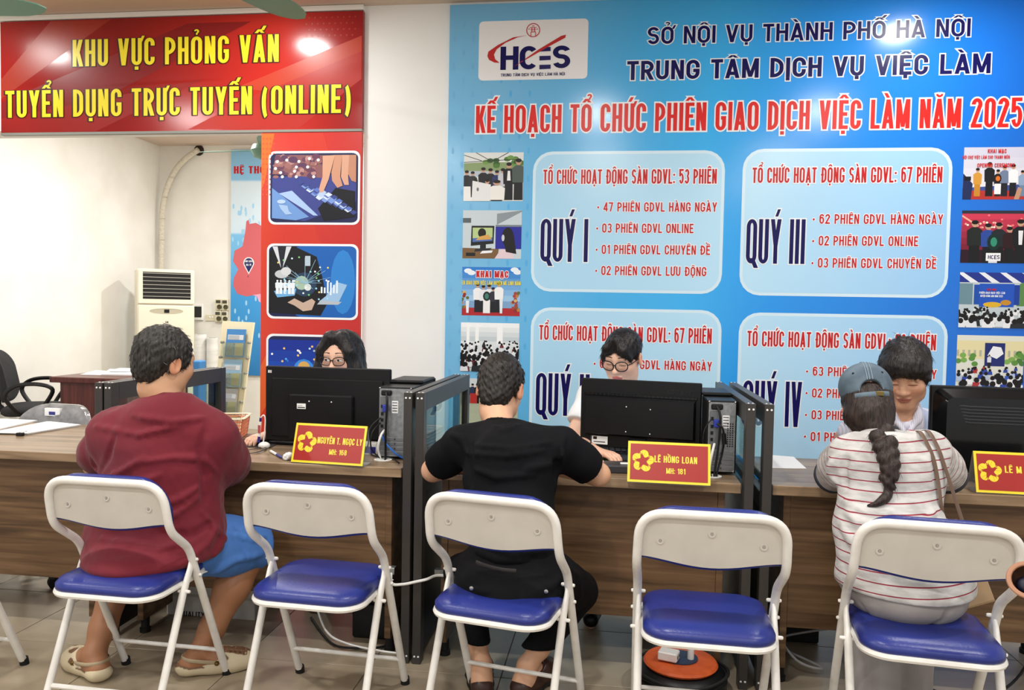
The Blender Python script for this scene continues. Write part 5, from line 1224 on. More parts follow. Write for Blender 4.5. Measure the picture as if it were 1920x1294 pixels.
for s_, e_ in ((sL, eL), (sR, eR)): G.cone(nk+V3((s_-nk)[0]*.2, 0, -.045), s_, .060, .058, .07); G.chain([s_, s_*.5+e_*.5, s_*.12+e_*.88], [.058, .058, .064], .05)
G.cone(nk+V3(0, .035, -.015), nk+V3(0, .06, .1), .054, .066, .012, -1)
for f_ in (((890, 835), (960, 842), (1030, 830)), ((880, 850), (950, 855), (1020, 845)), ((890, 880), (930, 895), (1000, 890)), ((985, 880), (1030, 870), (1050, 850)), ((925, 800), (945, 808), (975, 798)), ((885, 1030), (930, 1050), (990, 1052)), ((900, 1010), (960, 1040), (1040, 1030)), ((850, 815), (870, 825), (878, 850)), ((1060, 815), (1050, 840), (1052, 870))): G.fold(f_, .0045, .018)
for f_ in (((884, 835), (878, 870), (884, 910)), ((1046, 840), (1042, 870), (1040, 920))): G.fold(f_, .005, .018, True)
G.warp(wavy(.0020, 28, 13))
for s_, e_ in ((sL, eL), (sR, eR)): d_ = (e_-s_)/np.linalg.norm(e_-s_); G.cut(s_*.22+e_*.78, d_)
M_blk = mat('black_cotton', '0b0c10', .85, spec=.2, noise=(5, '090a0d'), bump=(420, .15)); G.mesh('t_shirt', M_blk, per, .0062)
G = Fld(); q = [nk+V3(.056*math.cos(a), .035+.056*math.sin(a), .004-.02*math.sin(a)) for a in np.linspace(PI*.98, 2*PI+.1, 14)]; G.chain(q, [.0078]*14, .004, lat=(0, 0, 1), wl=1.6); G.mesh('collar', M_blk, per, .0045)
G = Fld(); G.chain([hip+V3(0, .0, .05), hip+V3(0, .0, .0)], [.105, .115], .05, lat=(1, 0, 0), wl=1.42); G.ell(hip+V3(0, -.035, -.045), (.185, .165, .095), .06)
G.chain([hL, kL], [.095, .072], .04); G.chain([kL, kL*.35+aL*.65, aL+V3(0, 0, .03)], [.070, .050, .042], .012); G.chain([hR, kR], [.098, .076], .04); G.chain([kR, kR*.35+aR*.65, aR+V3(0, 0, .03)], [.074, .052, .043], .012)
for f_ in (((875, 1095), (900, 1108), (920, 1108)), ((1015, 1108), (1035, 1100), (1050, 1085)), ((900, 1070), (960, 1085), (1020, 1078)), ((1060, 1060), (1085, 1080), (1090, 1120))): G.fold(f_, .004, .016)
G.warp(wavy(.002, 26, 15)); G.cut((0, 0, .165), (0, 0, -1))
M_trs = mat('black_trouser_cloth', '0a0b0f', .8, spec=.2, noise=(5, '08090c'), bump=(380, .15)); tr = G.mesh('trousers', M_trs, per, .0062, bounds=(V3(-9, -9, .15), V3(9, 9, 9)))
for x, y in ((884, 1103), (1024, 1109)):
    h_ = G.hit(x, y); b = MB(); b.lathe([(.0065, .002), (.0065, -.002), (.003, -.003)], tuple(h_), 12, 'y'); b.build('pocket_button', M_chrome, tr, True)
G2 = Fld(); q = [G.hit(x, y) for x, y in ((893, 1055), (905, 1060), (925, 1066), (945, 1070), (968, 1072))]; q = [a for a in q if a is not None]
b = MB(); b.tube([tuple(a+V3(0, -.002, 0)) for a in q], [(.009, .003)]*len(q), 8); b.build('belt', mat('belt_leather', '221d1d', .6), tr, True)
G = Fld(); G.frame(HM, HT, HS); G.ell((0, -.014, .040), (.080, .102, .094), .01); G.ell((0, -.06, -.03), (.064, .046, .075), .03)
for s in (-1, 1): G.ell((s*.070, -.01, .02), (.013, .045, .05), .02)
G.ell((0, .125, -.03), (.09, .085, .12), .018, -1)
for s in (-1, 1): G.ell((s*.090, -.002, -.014), (.022, .030, .036), .010, -1); G.ell((s*.072, .025, -.07), (.036, .05, .05), .015, -1)
G.cut((0, -.06, -.100), (0, .3, -1), .012); G.frame(); G.warp(wavy(.0020, 220, 22, (1, .6, .6))); G.warp(wavy(.001, 430, 24, (1, .5, .5)))
hr = G.mesh('hair', hair_mat('hair_black_short', '14110e', '2b2520', .45, (1, .25, .25)), per, .0032, smooth=0); strands(hr, per, 1500, .016, HT+HM@V3(-.02, -.03, .12), hair_mat('hair_black_short', '14110e', '2b2520', .45, (1, .25, .25)), 0, .3, .0008, 5)
def loafer(per, a_, f_):
    f = f_/np.linalg.norm(f_); l = V3(-f[1], f[0], 0); o = V3(a_[0], a_[1], 0)-f*.008; Wp = lambda x, y, z: o+f*x+l*y+V3(0, 0, z); G = Fld()
    G.chain([Wp(-.03, 0, .034), Wp(.04, 0, .034), Wp(.11, 0, .034), Wp(.165, 0, .03)], [.040, .042, .046, .034], .02); G.cone(Wp(.10, 0, .055), Wp(.15, 0, .045), .042, .034, .03)
    G.cut((0, 0, .012), (0, 0, -1)); G.cone(Wp(-.028, 0, .09), Wp(.065, 0, .085), .032, .030, .01, -1); o_ = G.mesh('loafer', mat('brown_leather', '3a2620', .38, noise=(20, '442d25')), per, .004)
    S_ = Fld(); S_.chain([Wp(-.03, 0, .012), Wp(.04, 0, .012), Wp(.11, 0, .012), Wp(.165, 0, .012)], [.044, .046, .050, .038], .02, lat=(0, 0, 1), wl=.3); S_.cut((0, 0, .001), (0, 0, -1)); S_.mesh('sole', mat('shoe_sole', '1c1614', .6), o_, .004)
loafer(per, aL, V3(-.25, 1, 0)); loafer(per, aR, V3(.45, 1, 0))

# ================= woman in a cap and striped shirt
per = person('person', 'woman with a long braid in a denim cap and striped shirt, back to us', (.93, 2.6, 0), 'people at the desks')
HM = rot(-10, 14, -8); HT = P3(1626, 757, 2.95); HS = .95
sL, sR = P3(1592, 855, 2.76), P3(1740, 848, 2.74); eL, eR = P3(1560, 893, 2.93), P3(1778, 893, 2.90); wL, wR = pz(1600, 872, .79), pz(1745, 885, .79)
nk = P3(1655, 820, 2.84); chest = P3(1668, 905, 2.72); belly = P3(1672, 1010, 2.64); hip = P3(1690, 1082, 2.59)
hL, hR = hip+V3(-.08, .04, -.0), hip+V3(.08, .04, -.0); kL, kR = hip+V3(.0, .33, -.06), hip+V3(.15, .34, -.06)
aL, aR = P3(1645, 1270, 2.70), P3(1705, 1262, 2.80); aL[2] = aR[2] = .09
F = Fld(); head_skin(F, HM, HT, HS, True)
F.cone(HT+HM@V3(0, -.02, -.08), nk+V3(0, .0, -.03), .048, .055, .04); F.chain([nk+V3(0, 0, -.05), chest, belly, hip], [.05, .08, .085, .09], .06, lat=(1, 0, 0), wl=1.3)
for s, e, w in ((sL, eL, wL), (sR, eR, wR)): F.cone(nk+V3(0, 0, -.05), s, .038, .038, .05); F.chain([s, e, w], [.040, .038, .025], .02)
hand(F, wL, (.4, .9, -.05), (0, 0, 1), 1, .35); hand(F, wR, (-.4, .9, -.05), (0, 0, 1), -1, .35)
for h_, k_, a_ in ((hL, kL, aL), (hR, kR, aR)): F.chain([h_, k_, a_], [.07, .05, .034], .03); F.chain([a_, a_+V3(0, .02, -.055), a_+V3(0, .14, -.062)], [.032, .032, .024], .03)
F.mesh('body', SKIN_M, per, .0062, [fine_box(HT, (.11, .13, .14), .0035)], skin_cols('d0a07e', [(HM, HT, HS)]))
# shirt; the stripe coordinate runs down the back and along the sleeves
G = Fld(); lat = (1, -.08, 0)
G.chain([nk+V3(0, 0, -.05), chest+V3(0, -.01, .055), chest, belly+V3(-.01, 0, .03), hip+V3(-.0, -.01, .05), hip+V3(0, -.015, -.0)], [.062, .100, .104, .112, .130, .140], .06, lat=lat, wl=1.32)
for s_, e_ in ((sL, eL), (sR, eR)): G.cone(nk+V3((s_-nk)[0]*.2, 0, -.04), s_, .058, .056, .06); G.chain([s_, s_*.5+e_*.5, e_], [.058, .062, .062], .05)
G.cone(nk+V3(0, .035, -.01), nk+V3(0, .06, .1), .050, .062, .012, -1)
for f_ in (((1590, 960), (1610, 980), (1640, 985)), ((1580, 985), (1600, 1020), (1640, 1040)), ((1585, 940), (1620, 960), (1660, 965)), ((1750, 960), (1730, 985), (1690, 990)), ((1590, 815), (1630, 818), (1650, 814)), ((1700, 810), (1720, 818), (1750, 812)), ((1560, 860), (1556, 885), (1570, 905)), ((1600, 1060), (1640, 1075), (1700, 1075))): G.fold(f_, .0055, .02)
for f_ in (((1588, 855), (1580, 880), (1586, 915)), ((1752, 850), (1756, 880), (1756, 915))): G.fold(f_, .005, .018, True)
G.warp(wavy(.002, 28, 33)); 
for s_, e_ in ((sL, eL), (sR, eR)): d_ = (e_-s_)/np.linalg.norm(e_-s_); G.cut(s_*.02+e_*.98, d_)
G.ell(hip+V3(0, -.03, -.012), (.180, .180, .11), .05); zh = P3(1690, 1132, 2.40)[2]; G.cut((hip[0], 0, zh), (.0, 0, -1))
M_str = mat('striped_jersey', 'd8d8d4', .85, bump=(420, .15)); nt = M_str.node_tree; bs = nt.nodes['Principled BSDF']
at = nt.nodes.new('ShaderNodeAttribute'); at.attribute_name = 'stripe'; mo = nt.nodes.new('ShaderNodeMath'); mo.operation = 'FRACT'; nt.links.new(at.outputs['Fac'], mo.inputs[0])
rp = nt.nodes.new('ShaderNodeValToRGB'); rp.color_ramp.interpolation = 'CONSTANT'; nt.links.new(mo.outputs[0], rp.inputs[0]); e = rp.color_ramp.elements
e[0].position, e[0].color = 0, (*lin('8c2436'), 1); e[1].position, e[1].color = .13, (*lin('cfcecb'), 1); q = e.new(.05); q.color = (*lin('8c2436'), 1); q = e.new(.10); q.color = (*lin('c98a94'), 1)
tc = nt.nodes.new('ShaderNodeTexCoord'); mp = nt.nodes.new('ShaderNodeMapping'); mp.inputs['Scale'].default_value = (1, 1, 3); nz = nt.nodes.new('ShaderNodeTexNoise'); nz.inputs['Scale'].default_value = 18; nt.links.new(tc.outputs['Object'], mp.inputs[0]); nt.links.new(mp.outputs[0], nz.inputs['Vector'])
mx = nt.nodes.new('ShaderNodeMix'); mx.data_type = 'RGBA'; mx.blend_type = 'MULTIPLY'; mx.inputs[0].default_value = .5; r2 = nt.nodes.new('ShaderNodeValToRGB'); r2.color_ramp.elements[0].position = .35; r2.color_ramp.elements[0].color = (.45, .45, .44, 1); r2.color_ramp.elements[1].position = .62
nt.links.new(nz.outputs['Fac'], r2.inputs[0]); nt.links.new(rp.outputs[0], mx.inputs[6]); nt.links.new(r2.outputs[0], mx.inputs[7]); nt.links.new(mx.outputs[2], bs.inputs['Base Color'])
shirt_f = G; sh = G.mesh('striped_shirt', M_str, per, .0062)
v = np.empty(len(sh.data.vertices)*3, np.float32); sh.data.vertices.foreach_get('co', v); v = v.reshape(-1, 3).astype(float)
sp = .0292; val = (1.30-v[:, 2]+v[:, 0]*.06)/sp; dark = np.zeros(len(v))
for s_, e_, c_ in ((sL, eL, 1), (sR, eR, -1)):
    d_ = (e_-s_); L_ = np.linalg.norm(d_); d_ = d_/L_; tt = (v-s_) @ d_; off = np.linalg.norm(v-s_-tt[:, None]*d_, axis=1); side = (v[:, 0]-s_[0])*(-c_)
    msk = (tt > -.015) & (off < .085) & ((side > .004+.0*tt) | (v[:, 1] > s_[1]+.06)); val[msk] = (tt[msk]+.3)/sp
a_ = sh.data.attributes.new('stripe', 'FLOAT', 'POINT'); a_.data.foreach_set('value', val.astype(np.float32))
M_cuff = mat('charcoal_rib', '33363f', .8, bump=(300, .3))
for s_, e_ in ((sL, eL), (sR, eR)):
    d_ = (e_-s_)/np.linalg.norm(e_-s_); G2 = Fld(); c_ = e_-d_*.004; G2.cone(c_-d_*.006, c_+d_*.008, .0645, .062, .004); G2.cut(c_+d_*.014, d_); G2.cut(c_-d_*.016, -d_); G2.mesh('cuff', M_cuff, per, .0045)
G2 = Fld(); q = [nk+V3(.054*math.cos(a), .035+.054*math.sin(a), .010-.02*math.sin(a)) for a in np.linspace(PI*.95, 2*PI+.3, 14)]; G2.chain(q, [.0085]*14, .004, lat=(0, 0, 1), wl=2); G2.mesh('collar', M_cuff, per, .0045)
G = Fld(); G.chain([hip+V3(0, 0, .05), hip], [.105, .112], .05, lat=lat, wl=1.30); G.ell(hip+V3(0, -.03, -.035), (.172, .170, .092), .06)
G.chain([hL, kL, aL+V3(0, 0, .02)], [.095, .078, .075], .04); G.chain([hR, kR, aR+V3(0, 0, .02)], [.095, .078, .075], .04)
G.fold(((1610, 1130), (1640, 1165), (1680, 1180)), .003, .012, True); G.fold(((1790, 1130), (1770, 1165), (1730, 1182)), .003, .012, True); G.warp(wavy(.0025, 24, 35)); G.cut((0, 0, .045), (0, 0, -1))
G.mesh('trousers', mat('grey_trouser_cloth', '9c9794', .8, noise=(6, '928d8a'), bump=(380, .15)), per, .0062)
# cap
G = Fld(); G.frame(HM, HT, HS); G.ell((0, -.010, .060), (.094, .112, .092), .01); G.cone((-.05, .09, .042), (.05, .09, .042), .012, k=.03); G.ell((0, .135, .026), (.075, .07, .012), .02)
G.cut((0, 0, .022), (0, -.10, -1), .004); G.ell((.006, -.115, .036), (.036, .05, .034), .006, -1); G.frame(); G.warp(wavy(.0012, 40, 41))
M_den = mat('washed_denim', '51626f', .8, noise=(14, '6d7f8b'), bump=(500, .3)); cap = G.mesh('cap', M_den, per, .0035)
def onhead(p): return tuple(HM @ (np.asarray(p)*HS)+HT)
b = MB(); b.tube([onhead((.006+.040*math.cos(a)*1.0, -.108+.0*a, .036+.036*math.sin(a))) for a in np.linspace(-.1, PI+.1, 14)], .003, 6); b.build('opening_trim', M_den, cap, True)
b = MB(); b.tube([onhead((x, -.010-.113*math.sqrt(max(0, 1-(x/.094)**2)), .016)) for x in np.linspace(-.05, .062, 12)], [(.0095, .004)]*12, 8); b.build('strap', M_den, cap, True)
b = MB(); b.cbox(onhead((.03, -.121, .0165)), (.026, .006, .016), .002); b.build('buckle', mat('brass_buckle', '7a6a3c', .4, metal=.6), cap)
b = MB(); b.sph(onhead((0, -.01, .153)), (.008, .008, .004), 10, 6); b.build('top_button', M_den, cap, True)
M_st = mat('denim_stitch', '9fb0ba', .8)
for dx in (-.008, .0, .010):
    b = MB(); b.tube([onhead((dx+.004, -.010-.1135*math.cos(a), .060+.0935*math.sin(a))) for a in np.linspace(.12, 1.45, 14)], .0009, 5); b.build('seam_stitch', M_st, cap, True)
for x, a in ((-.045, .55), (.052, .5)):
    c_ = np.array((x, -.010-.112*math.cos(a)*math.sqrt(1-(x/.094)**2), .060+.092*math.sin(a)*math.sqrt(1-(x/.094)**2))); b = MB(); b.sph(onhead(c_), .0042, 8, 6); b.build('eyelet', M_black, cap, True)
# hair under the cap and the braid
M_hw = hair_mat('hair_dark_brown', '1d1512', '3d2e28', .45, (1, 1, .12))
G = Fld(); G.frame(HM, HT, HS); G.ell((0, -.012, .02), (.090, .106, .085), .01); G.ell((.0, -.06, -.045), (.072, .052, .07), .04); G.ell((0, .118, -.035), (.085, .075, .13), .018, -1)
G.ell((.092, .0, -.015), (.02, .024, .03), .01, -1); G.cut((0, 0, .11), (0, 0, 1)); G.frame(); b0 = HT+HM@V3(.012, -.085, -.105)*HS
G.cone(HT+HM@V3(0, -.07, -.06)*HS, b0+V3(.01, -.015, -.015), .060, .030, .05)
G.cone(HT+HM@V3(-.055, -.045, -.05)*HS, b0, .035, .028, .03)
SH = shirt_f; bp = spline([tuple(b0+V3(0, -.01, 0))]+[tuple(SH.hit(x, y)+V3(0, -.016, 0)) for x, y in ((1652, 826), (1657, 845), (1662, 866), (1666, 884), (1662, 902))], 8)
n = 11; bp2 = [np.array(bp[int(i*(len(bp)-1)/(n-1))]) for i in range(n)]
for i, p_ in enumerate(bp2):
    r = .034-.014*i/n; sd = 1 if i % 2 else -1; G.cone(p_+V3(sd*.018*(1-i/n*.4), .0, .012), p_+V3(-sd*.008, -.012, -.014), r*.82, r*.55, .004)
G.warp(wavy(.0012, 260, 45, (1, 1, .3))); hr = G.mesh('hair', M_hw, per, .0036, smooth=1); strands(hr, per, 700, .03, HT+HM@V3(0, -.02, .05), M_hw, .5, .18, .0008, 6)
bl = [bp2[-1]]+[SH.hit(x, y)+V3(0, -.010, 0) for x, y in ((1664, 915), (1660, 930), (1642, 943), (1624, 947))]
b = MB(); b.tube(spline([tuple(a) for a in bl], 5), [.012+.003*math.sin(i/7) if i < 12 else .015*(1-(i-11)/10)+.001 for i in range(21)], 10); b.build('hair_tail', M_hw, per, True)
b = MB(); b.lathe([(.012, -.006), (.015, 0), (.012, .006)], tuple(bp2[-1]+V3(0, 0, -.006)), 12); b.build('hair_tie', M_black, per, True)
# ================= staff behind the desks
def glasses(per, M, t, sc, col='16100e', w=.0265, h=.0205, y=.104, r=.0028, sq=1.0):
    cs = lambda a: math.copysign(abs(math.cos(a))**sq, math.cos(a)); sn = lambda a: math.copysign(abs(math.sin(a))**sq, math.sin(a))
    g = Fld().frame(M, t, sc); gp = MB(); m = mat('spectacle_frame', col, .25)
    root = None
    for s in (-1, 1):
        b = MB(); b.tube([tuple(g.W((s*.0335+w*cs(a)*(1+.06*sn(a)), y-.006*((s*.0335+w*cs(a))/.06)**2, -.001+h*sn(a)+.10*h*s*cs(a)))) for a in np.linspace(0, 2*PI, 28, endpoint=False)], r*sc, 6, closed=True); o = b.build('spectacle_rim', m, per, True)
        b = MB(); b.add([tuple(g.W((s*.0335+w*.97*cs(a), y-.006*((s*.0335+w*cs(a))/.06)**2, -.001+h*.97*sn(a)+.10*h*s*cs(a)))) for a in np.linspace(0, 2*PI, 24, endpoint=False)], [tuple(range(24))]); b.build('lens', mat('lens_glass', 'ffffff', .02, trans=1, ior=1.02, spec=.25), o)
        b = MB(); b.tube([tuple(g.W(p)) for p in ((s*.0595, y-.007, .006), (s*.070, y-.022, .006), (s*.079, .03, .004), (s*.080, -.008, -.002))], .0022*sc, 6); b.build('temple', m, o, True)
    b = MB(); b.tube([tuple(g.W(p)) for p in ((-.0085, y, .002), (0, y+.003, .005), (.0085, y, .002))], .0025*sc, 6); b.build('bridge', m, per, True)
def features(F, per, M, t, sc, eyes, brow):
    """eyebrows and lash lines laid on the face"""
    def on(x, z):
        ys = np.linspace(.13, .03, 120); P = np.stack([np.full(120, x), ys, np.full(120, z)], 1)*sc @ M.T+t; d = F.ev(P); k = np.nonzero(d < 0)[0]; k = k[0] if len(k) else 60
        return np.array((x, ys[k], z))*sc @ M.T+t
    for s in (-1, 1):
        q = [on(s*x, .0335+.004*math.sin(PI*(x-.012)/.043)-.0035*(x-.012)/.043) for x in np.linspace(.014, .053, 9)]; n = len(q)
        b = MB(); b.tube([tuple(a) for a in q], [(.0030*sc*(1-.75*i/n), .0012) for i in range(n)], 6); b.build('eyebrow', mat('brow_hair', brow, .7), per, True)
        z0 = .0075 if eyes else .0008; q = [on(s*x, z0-.0045*((x-.031)/.017)**2) for x in np.linspace(.0155, .0475, 9)]
        b = MB(); b.tube([tuple(a) for a in q], [.0011*sc]*9, 6); b.build('eyelash', mat('lash', '120c0a', .6), per, True)
def staff(label, HM, HT, HS, skin, sh, el, wr, top, hair_fn, hm, female, eyes=False, lip='b5675c', dirs=None, fineh=.0026, shirt_w=1.4, nkoff=(0, .03, -.165), torso=(.10, .11, .115), slen=.03, sdown=.2, slift=.12, brow='241a16', hipY=None):
    per = person('person', label, (HT[0], HT[1]+.1, 0), 'people at the desks'); nk = HT+V3(*nkoff)
    sL, sR = sh; hip = V3((sL[0]+sR[0])/2, hipY or max(sL[1], sR[1])+.10, .52); chest = (sL+sR)/2+V3(0, .02, -.13)
    F = Fld(); head_skin(F, HM, HT, HS, female); F.cone(HT+HM@V3(0, -.02, -.08)*HS, nk+V3(0, .0, -.03), .045, .055, .03); F.chain([nk+V3(0, 0, -.05), chest, hip], [.045, .075, .085], .06, lat=(1, 0, 0), wl=1.3)
    for s, e, w, d in zip(sh, el, wr, dirs): F.cone(nk+V3(0, 0, -.05), s, .035, .036, .05); F.chain([s, e, w], [.038, .036, .024], .02)
    for w, d, sd in zip(wr, dirs, (-1, 1)): hand(F, w, d, (0, 0, 1), sd, .5, .92)
    for s in (-1, 1): k_ = hip+V3(s*.12, -.36, -.04); F.chain([hip+V3(s*.08, 0, -.02), k_, k_+V3(0, .1, -.38)], [.07, .05, .035], .03); F.chain([k_+V3(0, .1, -.38), k_+V3(0, .09, -.445), k_+V3(0, -.04, -.45)], [.035, .03, .024], .02)
    fb = [fine_box(HT, (.10, .13, .14), fineh)]+[fine_box(w+np.asarray(d)*.08, (.08, .08, .05), .0045) for w, d in zip(wr, dirs)]
    F.mesh('body', SKIN_M, per, .007, fb, skin_cols(skin, [(HM, HT, HS)], lip=lip, openeyes=eyes, brow=None), smooth=1); features(F, per, HM, HT, HS, eyes, brow)
    G = Fld(); G.chain([nk+V3(0, 0, -.055), chest, (chest+hip)/2, hip], [.06, *torso], .06, lat=(1, 0, 0), wl=shirt_w)
    for s_, e_ in zip(sh, el): G.cone(nk+V3((s_-nk)[0]*.2, 0, -.045), s_, .054, .052, .06); G.chain([s_, s_*.5+e_*.5, e_], [.052, .053, .055], .05)
    G.cone(nk+V3(0, -.03, -.01), nk+V3(0, -.05, .1), .047, .06, .012, -1); G.warp(wavy(.0022, 30, 53))
    for s_, e_ in zip(sh, el): d_ = (e_-s_)/np.linalg.norm(e_-s_); G.cut(s_*.35+e_*.65, d_)
    shirt = G.mesh('shirt', top, per, .0065)
    T = Fld(); T.chain([hip+V3(0, 0, .04), hip], [.10, .11], .05, lat=(1, 0, 0), wl=1.35)
    for s in (-1, 1): k_ = hip+V3(s*.12, -.36, -.04); T.chain([hip+V3(s*.08, 0, -.02), k_, k_+V3(0, .1, -.36)], [.09, .07, .05], .03)
    T.mesh('trousers', M_trs, per, .009); T = Fld()
    for s in (-1, 1): k_ = hip+V3(s*.12, -.26, -.42); T.chain([k_+V3(0, 0, -.03), k_+V3(0, -.08, -.04), k_+V3(0, -.15, -.05)], [.045, .042, .034], .02)
    T.cut((0, 0, .002), (0, 0, -1)); T.mesh('shoes', M_black, per, .008)
    G = Fld(); G.frame(HM, HT, HS); hair_fn(G); G.frame(); G.warp(wavy(.0013, 240, 55, (1, 1, .35))); hr = G.mesh('hair', hm, per, .0034, smooth=1); strands(hr, per, 1100, slen, HT+HM@V3(0, -.0, .11), hm, sdown, slift, .0008, 11)
    return per, shirt, nk
M_hb = hair_mat('hair_black_straight', '0f0d0d', '241f1e', .36, (1, 1, .1))
# --- woman behind the first monitor
HM = rot(172, 6, 0); HT = P3(642, 671, 3.50); HS = .98
def hfn(G):
    G.ell((0, -.014, .038), (.088, .106, .094), .01)
    for s in (-1, 1): G.chain([(s*.03, .055, .105), (s*.066, .062, .04), (s*.082, .045, -.04), (s*.088, .02, -.14), (s*.09, .0, -.26)], [.028, .026, .032, .034, .030], .03)
    G.ell((0, -.07, -.08), (.085, .045, .16), .04)
    for s in (-1, 1): G.ell((s*.090, -.0, -.02), (.016, .05, .08), .02)
    G.ell((.002, .126, -.010), (.066, .068, .124), .012, -1); G.cone((-.012, .085, .125), (-.012, -.0, .14), .0035, k=.008, op=-1)
wr = [pz(505, 816, .785), pz(700, 815, .79)]
staff('woman with long dark hair and glasses peering over the first monitor', HM, HT, HS, 'dcae94', [HT+V3(-.17, .04, -.25), HT+V3(.17, .06, -.25)], [V3(HT[0]-.27, 3.50, .84), V3(HT[0]+.22, 3.52, .84)], wr, mat('pale_blue_shirt', 'cfd9e6', .8, bump=(420, .12)), hfn, M_hb, True, hipY=3.86, slen=.05, sdown=.8, slift=.04, eyes=.0045, lip='b9605c', dirs=[V3(-.42, -.85, -.08), V3(-.2, -.9, -.05)])
D_per = [o for o in COL.objects if o.name.startswith('person')][-1]
per = [o for o in bpy.data.objects if o.type == 'EMPTY' and o.get('category') == 'person'][-1]; glasses(per, HM, HT, HS, '1a0f0d', y=.1045, w=.0275, h=.0185, r=.0019, sq=.72)
# --- woman in white behind the second monitor
HM = rot(158, 20, -2); HT = P3(1168, 670, 3.56); HS = .95
def hfn(G):
    G.ell((0, -.014, .040), (.084, .106, .094), .01); G.ell((0, -.09, -.03), (.05, .04, .06), .03); G.ell((.0, .120, -.035), (.068, .066, .105), .014, -1)
    G.chain([(0, .070, .112), (-.035, .084, .070), (-.064, .066, .020)], [.014, .014, .006], .03); G.chain([(.004, .070, .112), (.042, .078, .07), (.070, .052, .018), (.076, .04, -.012)], [.014, .014, .010, .005], .03)
    for s in (-1, 1): G.ell((s*.092, -.006, -.016), (.02, .026, .032), .01, -1); G.ell((s*.075, .03, -.075), (.035, .05, .05), .015, -1)
    G.cut((0, -.06, -.09), (0, .3, -1), .012)
M_wsh = mat('white_shirt_cloth', 'f0f0f0', .8, noise=(8, 'e8e9ec'), bump=(420, .12))
staff('woman in white shirt and round glasses behind the second monitor', HM, HT, HS, 'e4b79d', [P3(1108, 742, 3.62), P3(1232, 745, 3.66)], [P3(1074, 822, 3.50), P3(1262, 830, 3.56)], [pz(1118, 848, .79), pz(1240, 848, .79)], M_wsh, hfn, M_hb, True, lip='c06a66', dirs=[V3(.75, -.6, -.05), V3(-.6, -.7, -.05)], hipY=3.80, nkoff=(.01, .055, -.145), torso=(.095, .10, .11))
per = [o for o in bpy.data.objects if o.type == 'EMPTY' and o.get('category') == 'person'][-1]; glasses(per, HM, HT, HS, '120c0c', y=.108, w=.0285, h=.0225, r=.0026, sq=.85)
# --- man across from the woman in the cap
HM = rot(158, 27, 2); HT = P3(1697, 699, 3.24); HS = 1.0
def hfn(G):
    G.ell((0, -.012, .045), (.090, .110, .090), .01); G.ell((0, .062, .062), (.072, .048, .044), .03)
    for s in (-1, 1): G.ell((s*.074, .022, .02), (.016, .045, .048), .02)
    G.ell((0, .128, -.062), (.078, .075, .105), .010, -1)
    for i, x in enumerate(np.linspace(-.058, .058, 9)): G.cone((x, .085-.35*x*x*10, .062), (x*1.06+.004*(i % 3-1), .096-6*x*x, .034+.012*((i*5) % 3)/2), .0125, .003, .010)
    for s in (-1, 1): G.ell((s*.096, -.004, -.022), (.022, .028, .032), .010, -1); G.ell((s*.075, .02, -.08), (.04, .05, .05), .015, -1)
    G.cut((0, -.06, -.085), (0, .35, -1), .012); G.warp(wavy(.0022, 75, 77))
    for k in range(5): G.cone((.01*k-.02, -.03, .125), (.014*k-.026, -.02-.008*k, .142), .008, .002, .006)
M_lav = mat('lavender_stripe_shirt', 'd4d4e4', .8, bump=(420, .12)); nt = M_lav.node_tree; tc = nt.nodes.new('ShaderNodeTexCoord'); wv = nt.nodes.new('ShaderNodeTexWave'); wv.inputs['Scale'].default_value = 45; nt.links.new(tc.outputs['Object'], wv.inputs[0]); rp = nt.nodes.new('ShaderNodeValToRGB'); rp.color_ramp.elements[0].color = (*lin('c9c9dd'), 1); rp.color_ramp.elements[1].color = (*lin('e4e4ee'), 1); nt.links.new(wv.outputs['Fac'], rp.inputs[0]); nt.links.new(rp.outputs[0], nt.nodes['Principled BSDF'].inputs['Base Color'])
per, shirt, nk = staff('young man in pale lavender shirt looking down, facing the woman in the cap', HM, HT, HS, 'd1a183', [P3(1625, 800, 3.40), P3(1775, 795, 3.42)], [V3(.98, 3.60, .84), V3(1.46, 3.60, .84)], [V3(1.09, 3.47, .785), V3(1.33, 3.47, .785)], M_lav, hfn, hair_mat('hair_black_tousled', '120f0e', '2c2522', .42, (1, 1, .2)), False, lip='b0705f', dirs=[V3(.4, -.85, -.05), V3(-.3, -.9, -.05)], hipY=3.86, nkoff=(.01, .07, -.15), torso=(.105, .11, .115), slen=.028, slift=.2)
for s in (-1, 1):                                              # open shirt collar and button strip
    q = [nk+V3(s*.052, .03, .022), nk+V3(s*.060, -.02, .012), nk+V3(s*.046, -.062, -.02), nk+V3(s*.012, -.085, -.07)]
    C_ = Fld(); C_.chain(q, [.012, .013, .015, .008], .01, lat=(0, .5, 1), wl=1.8); C_.mesh('collar', M_lav, per, .0042)
b = MB(); b.tube(spline([tuple(nk+V3(0, -.098, -.085)), tuple(nk+V3(0, -.118, -.15)), tuple(nk+V3(0, -.125, -.25))], 6), [(.010, .004)]*13, 6); pl = b.build('button_placket', M_lav, per, True)
for dz, dy in ((-.10, -.107), (-.17, -.126)): b = MB(); b.sph(tuple(nk+V3(0, dy-.002, dz)), (.005, .003, .005), 8, 6); b.build('button', M_wht, per, True)
# ------------------------------------------------------------------ things on the desks
def thing(name, label, cat, base, group=None): return tag(empty(name, base), label, cat, group)
def part(b, name, m, t, smooth=False): return b.build(name, m, t, smooth)
def RT(x, y, z, yaw): return Matrix.Translation((x, y, z)) @ Matrix.Rotation(math.radians(yaw), 4, 'Z')
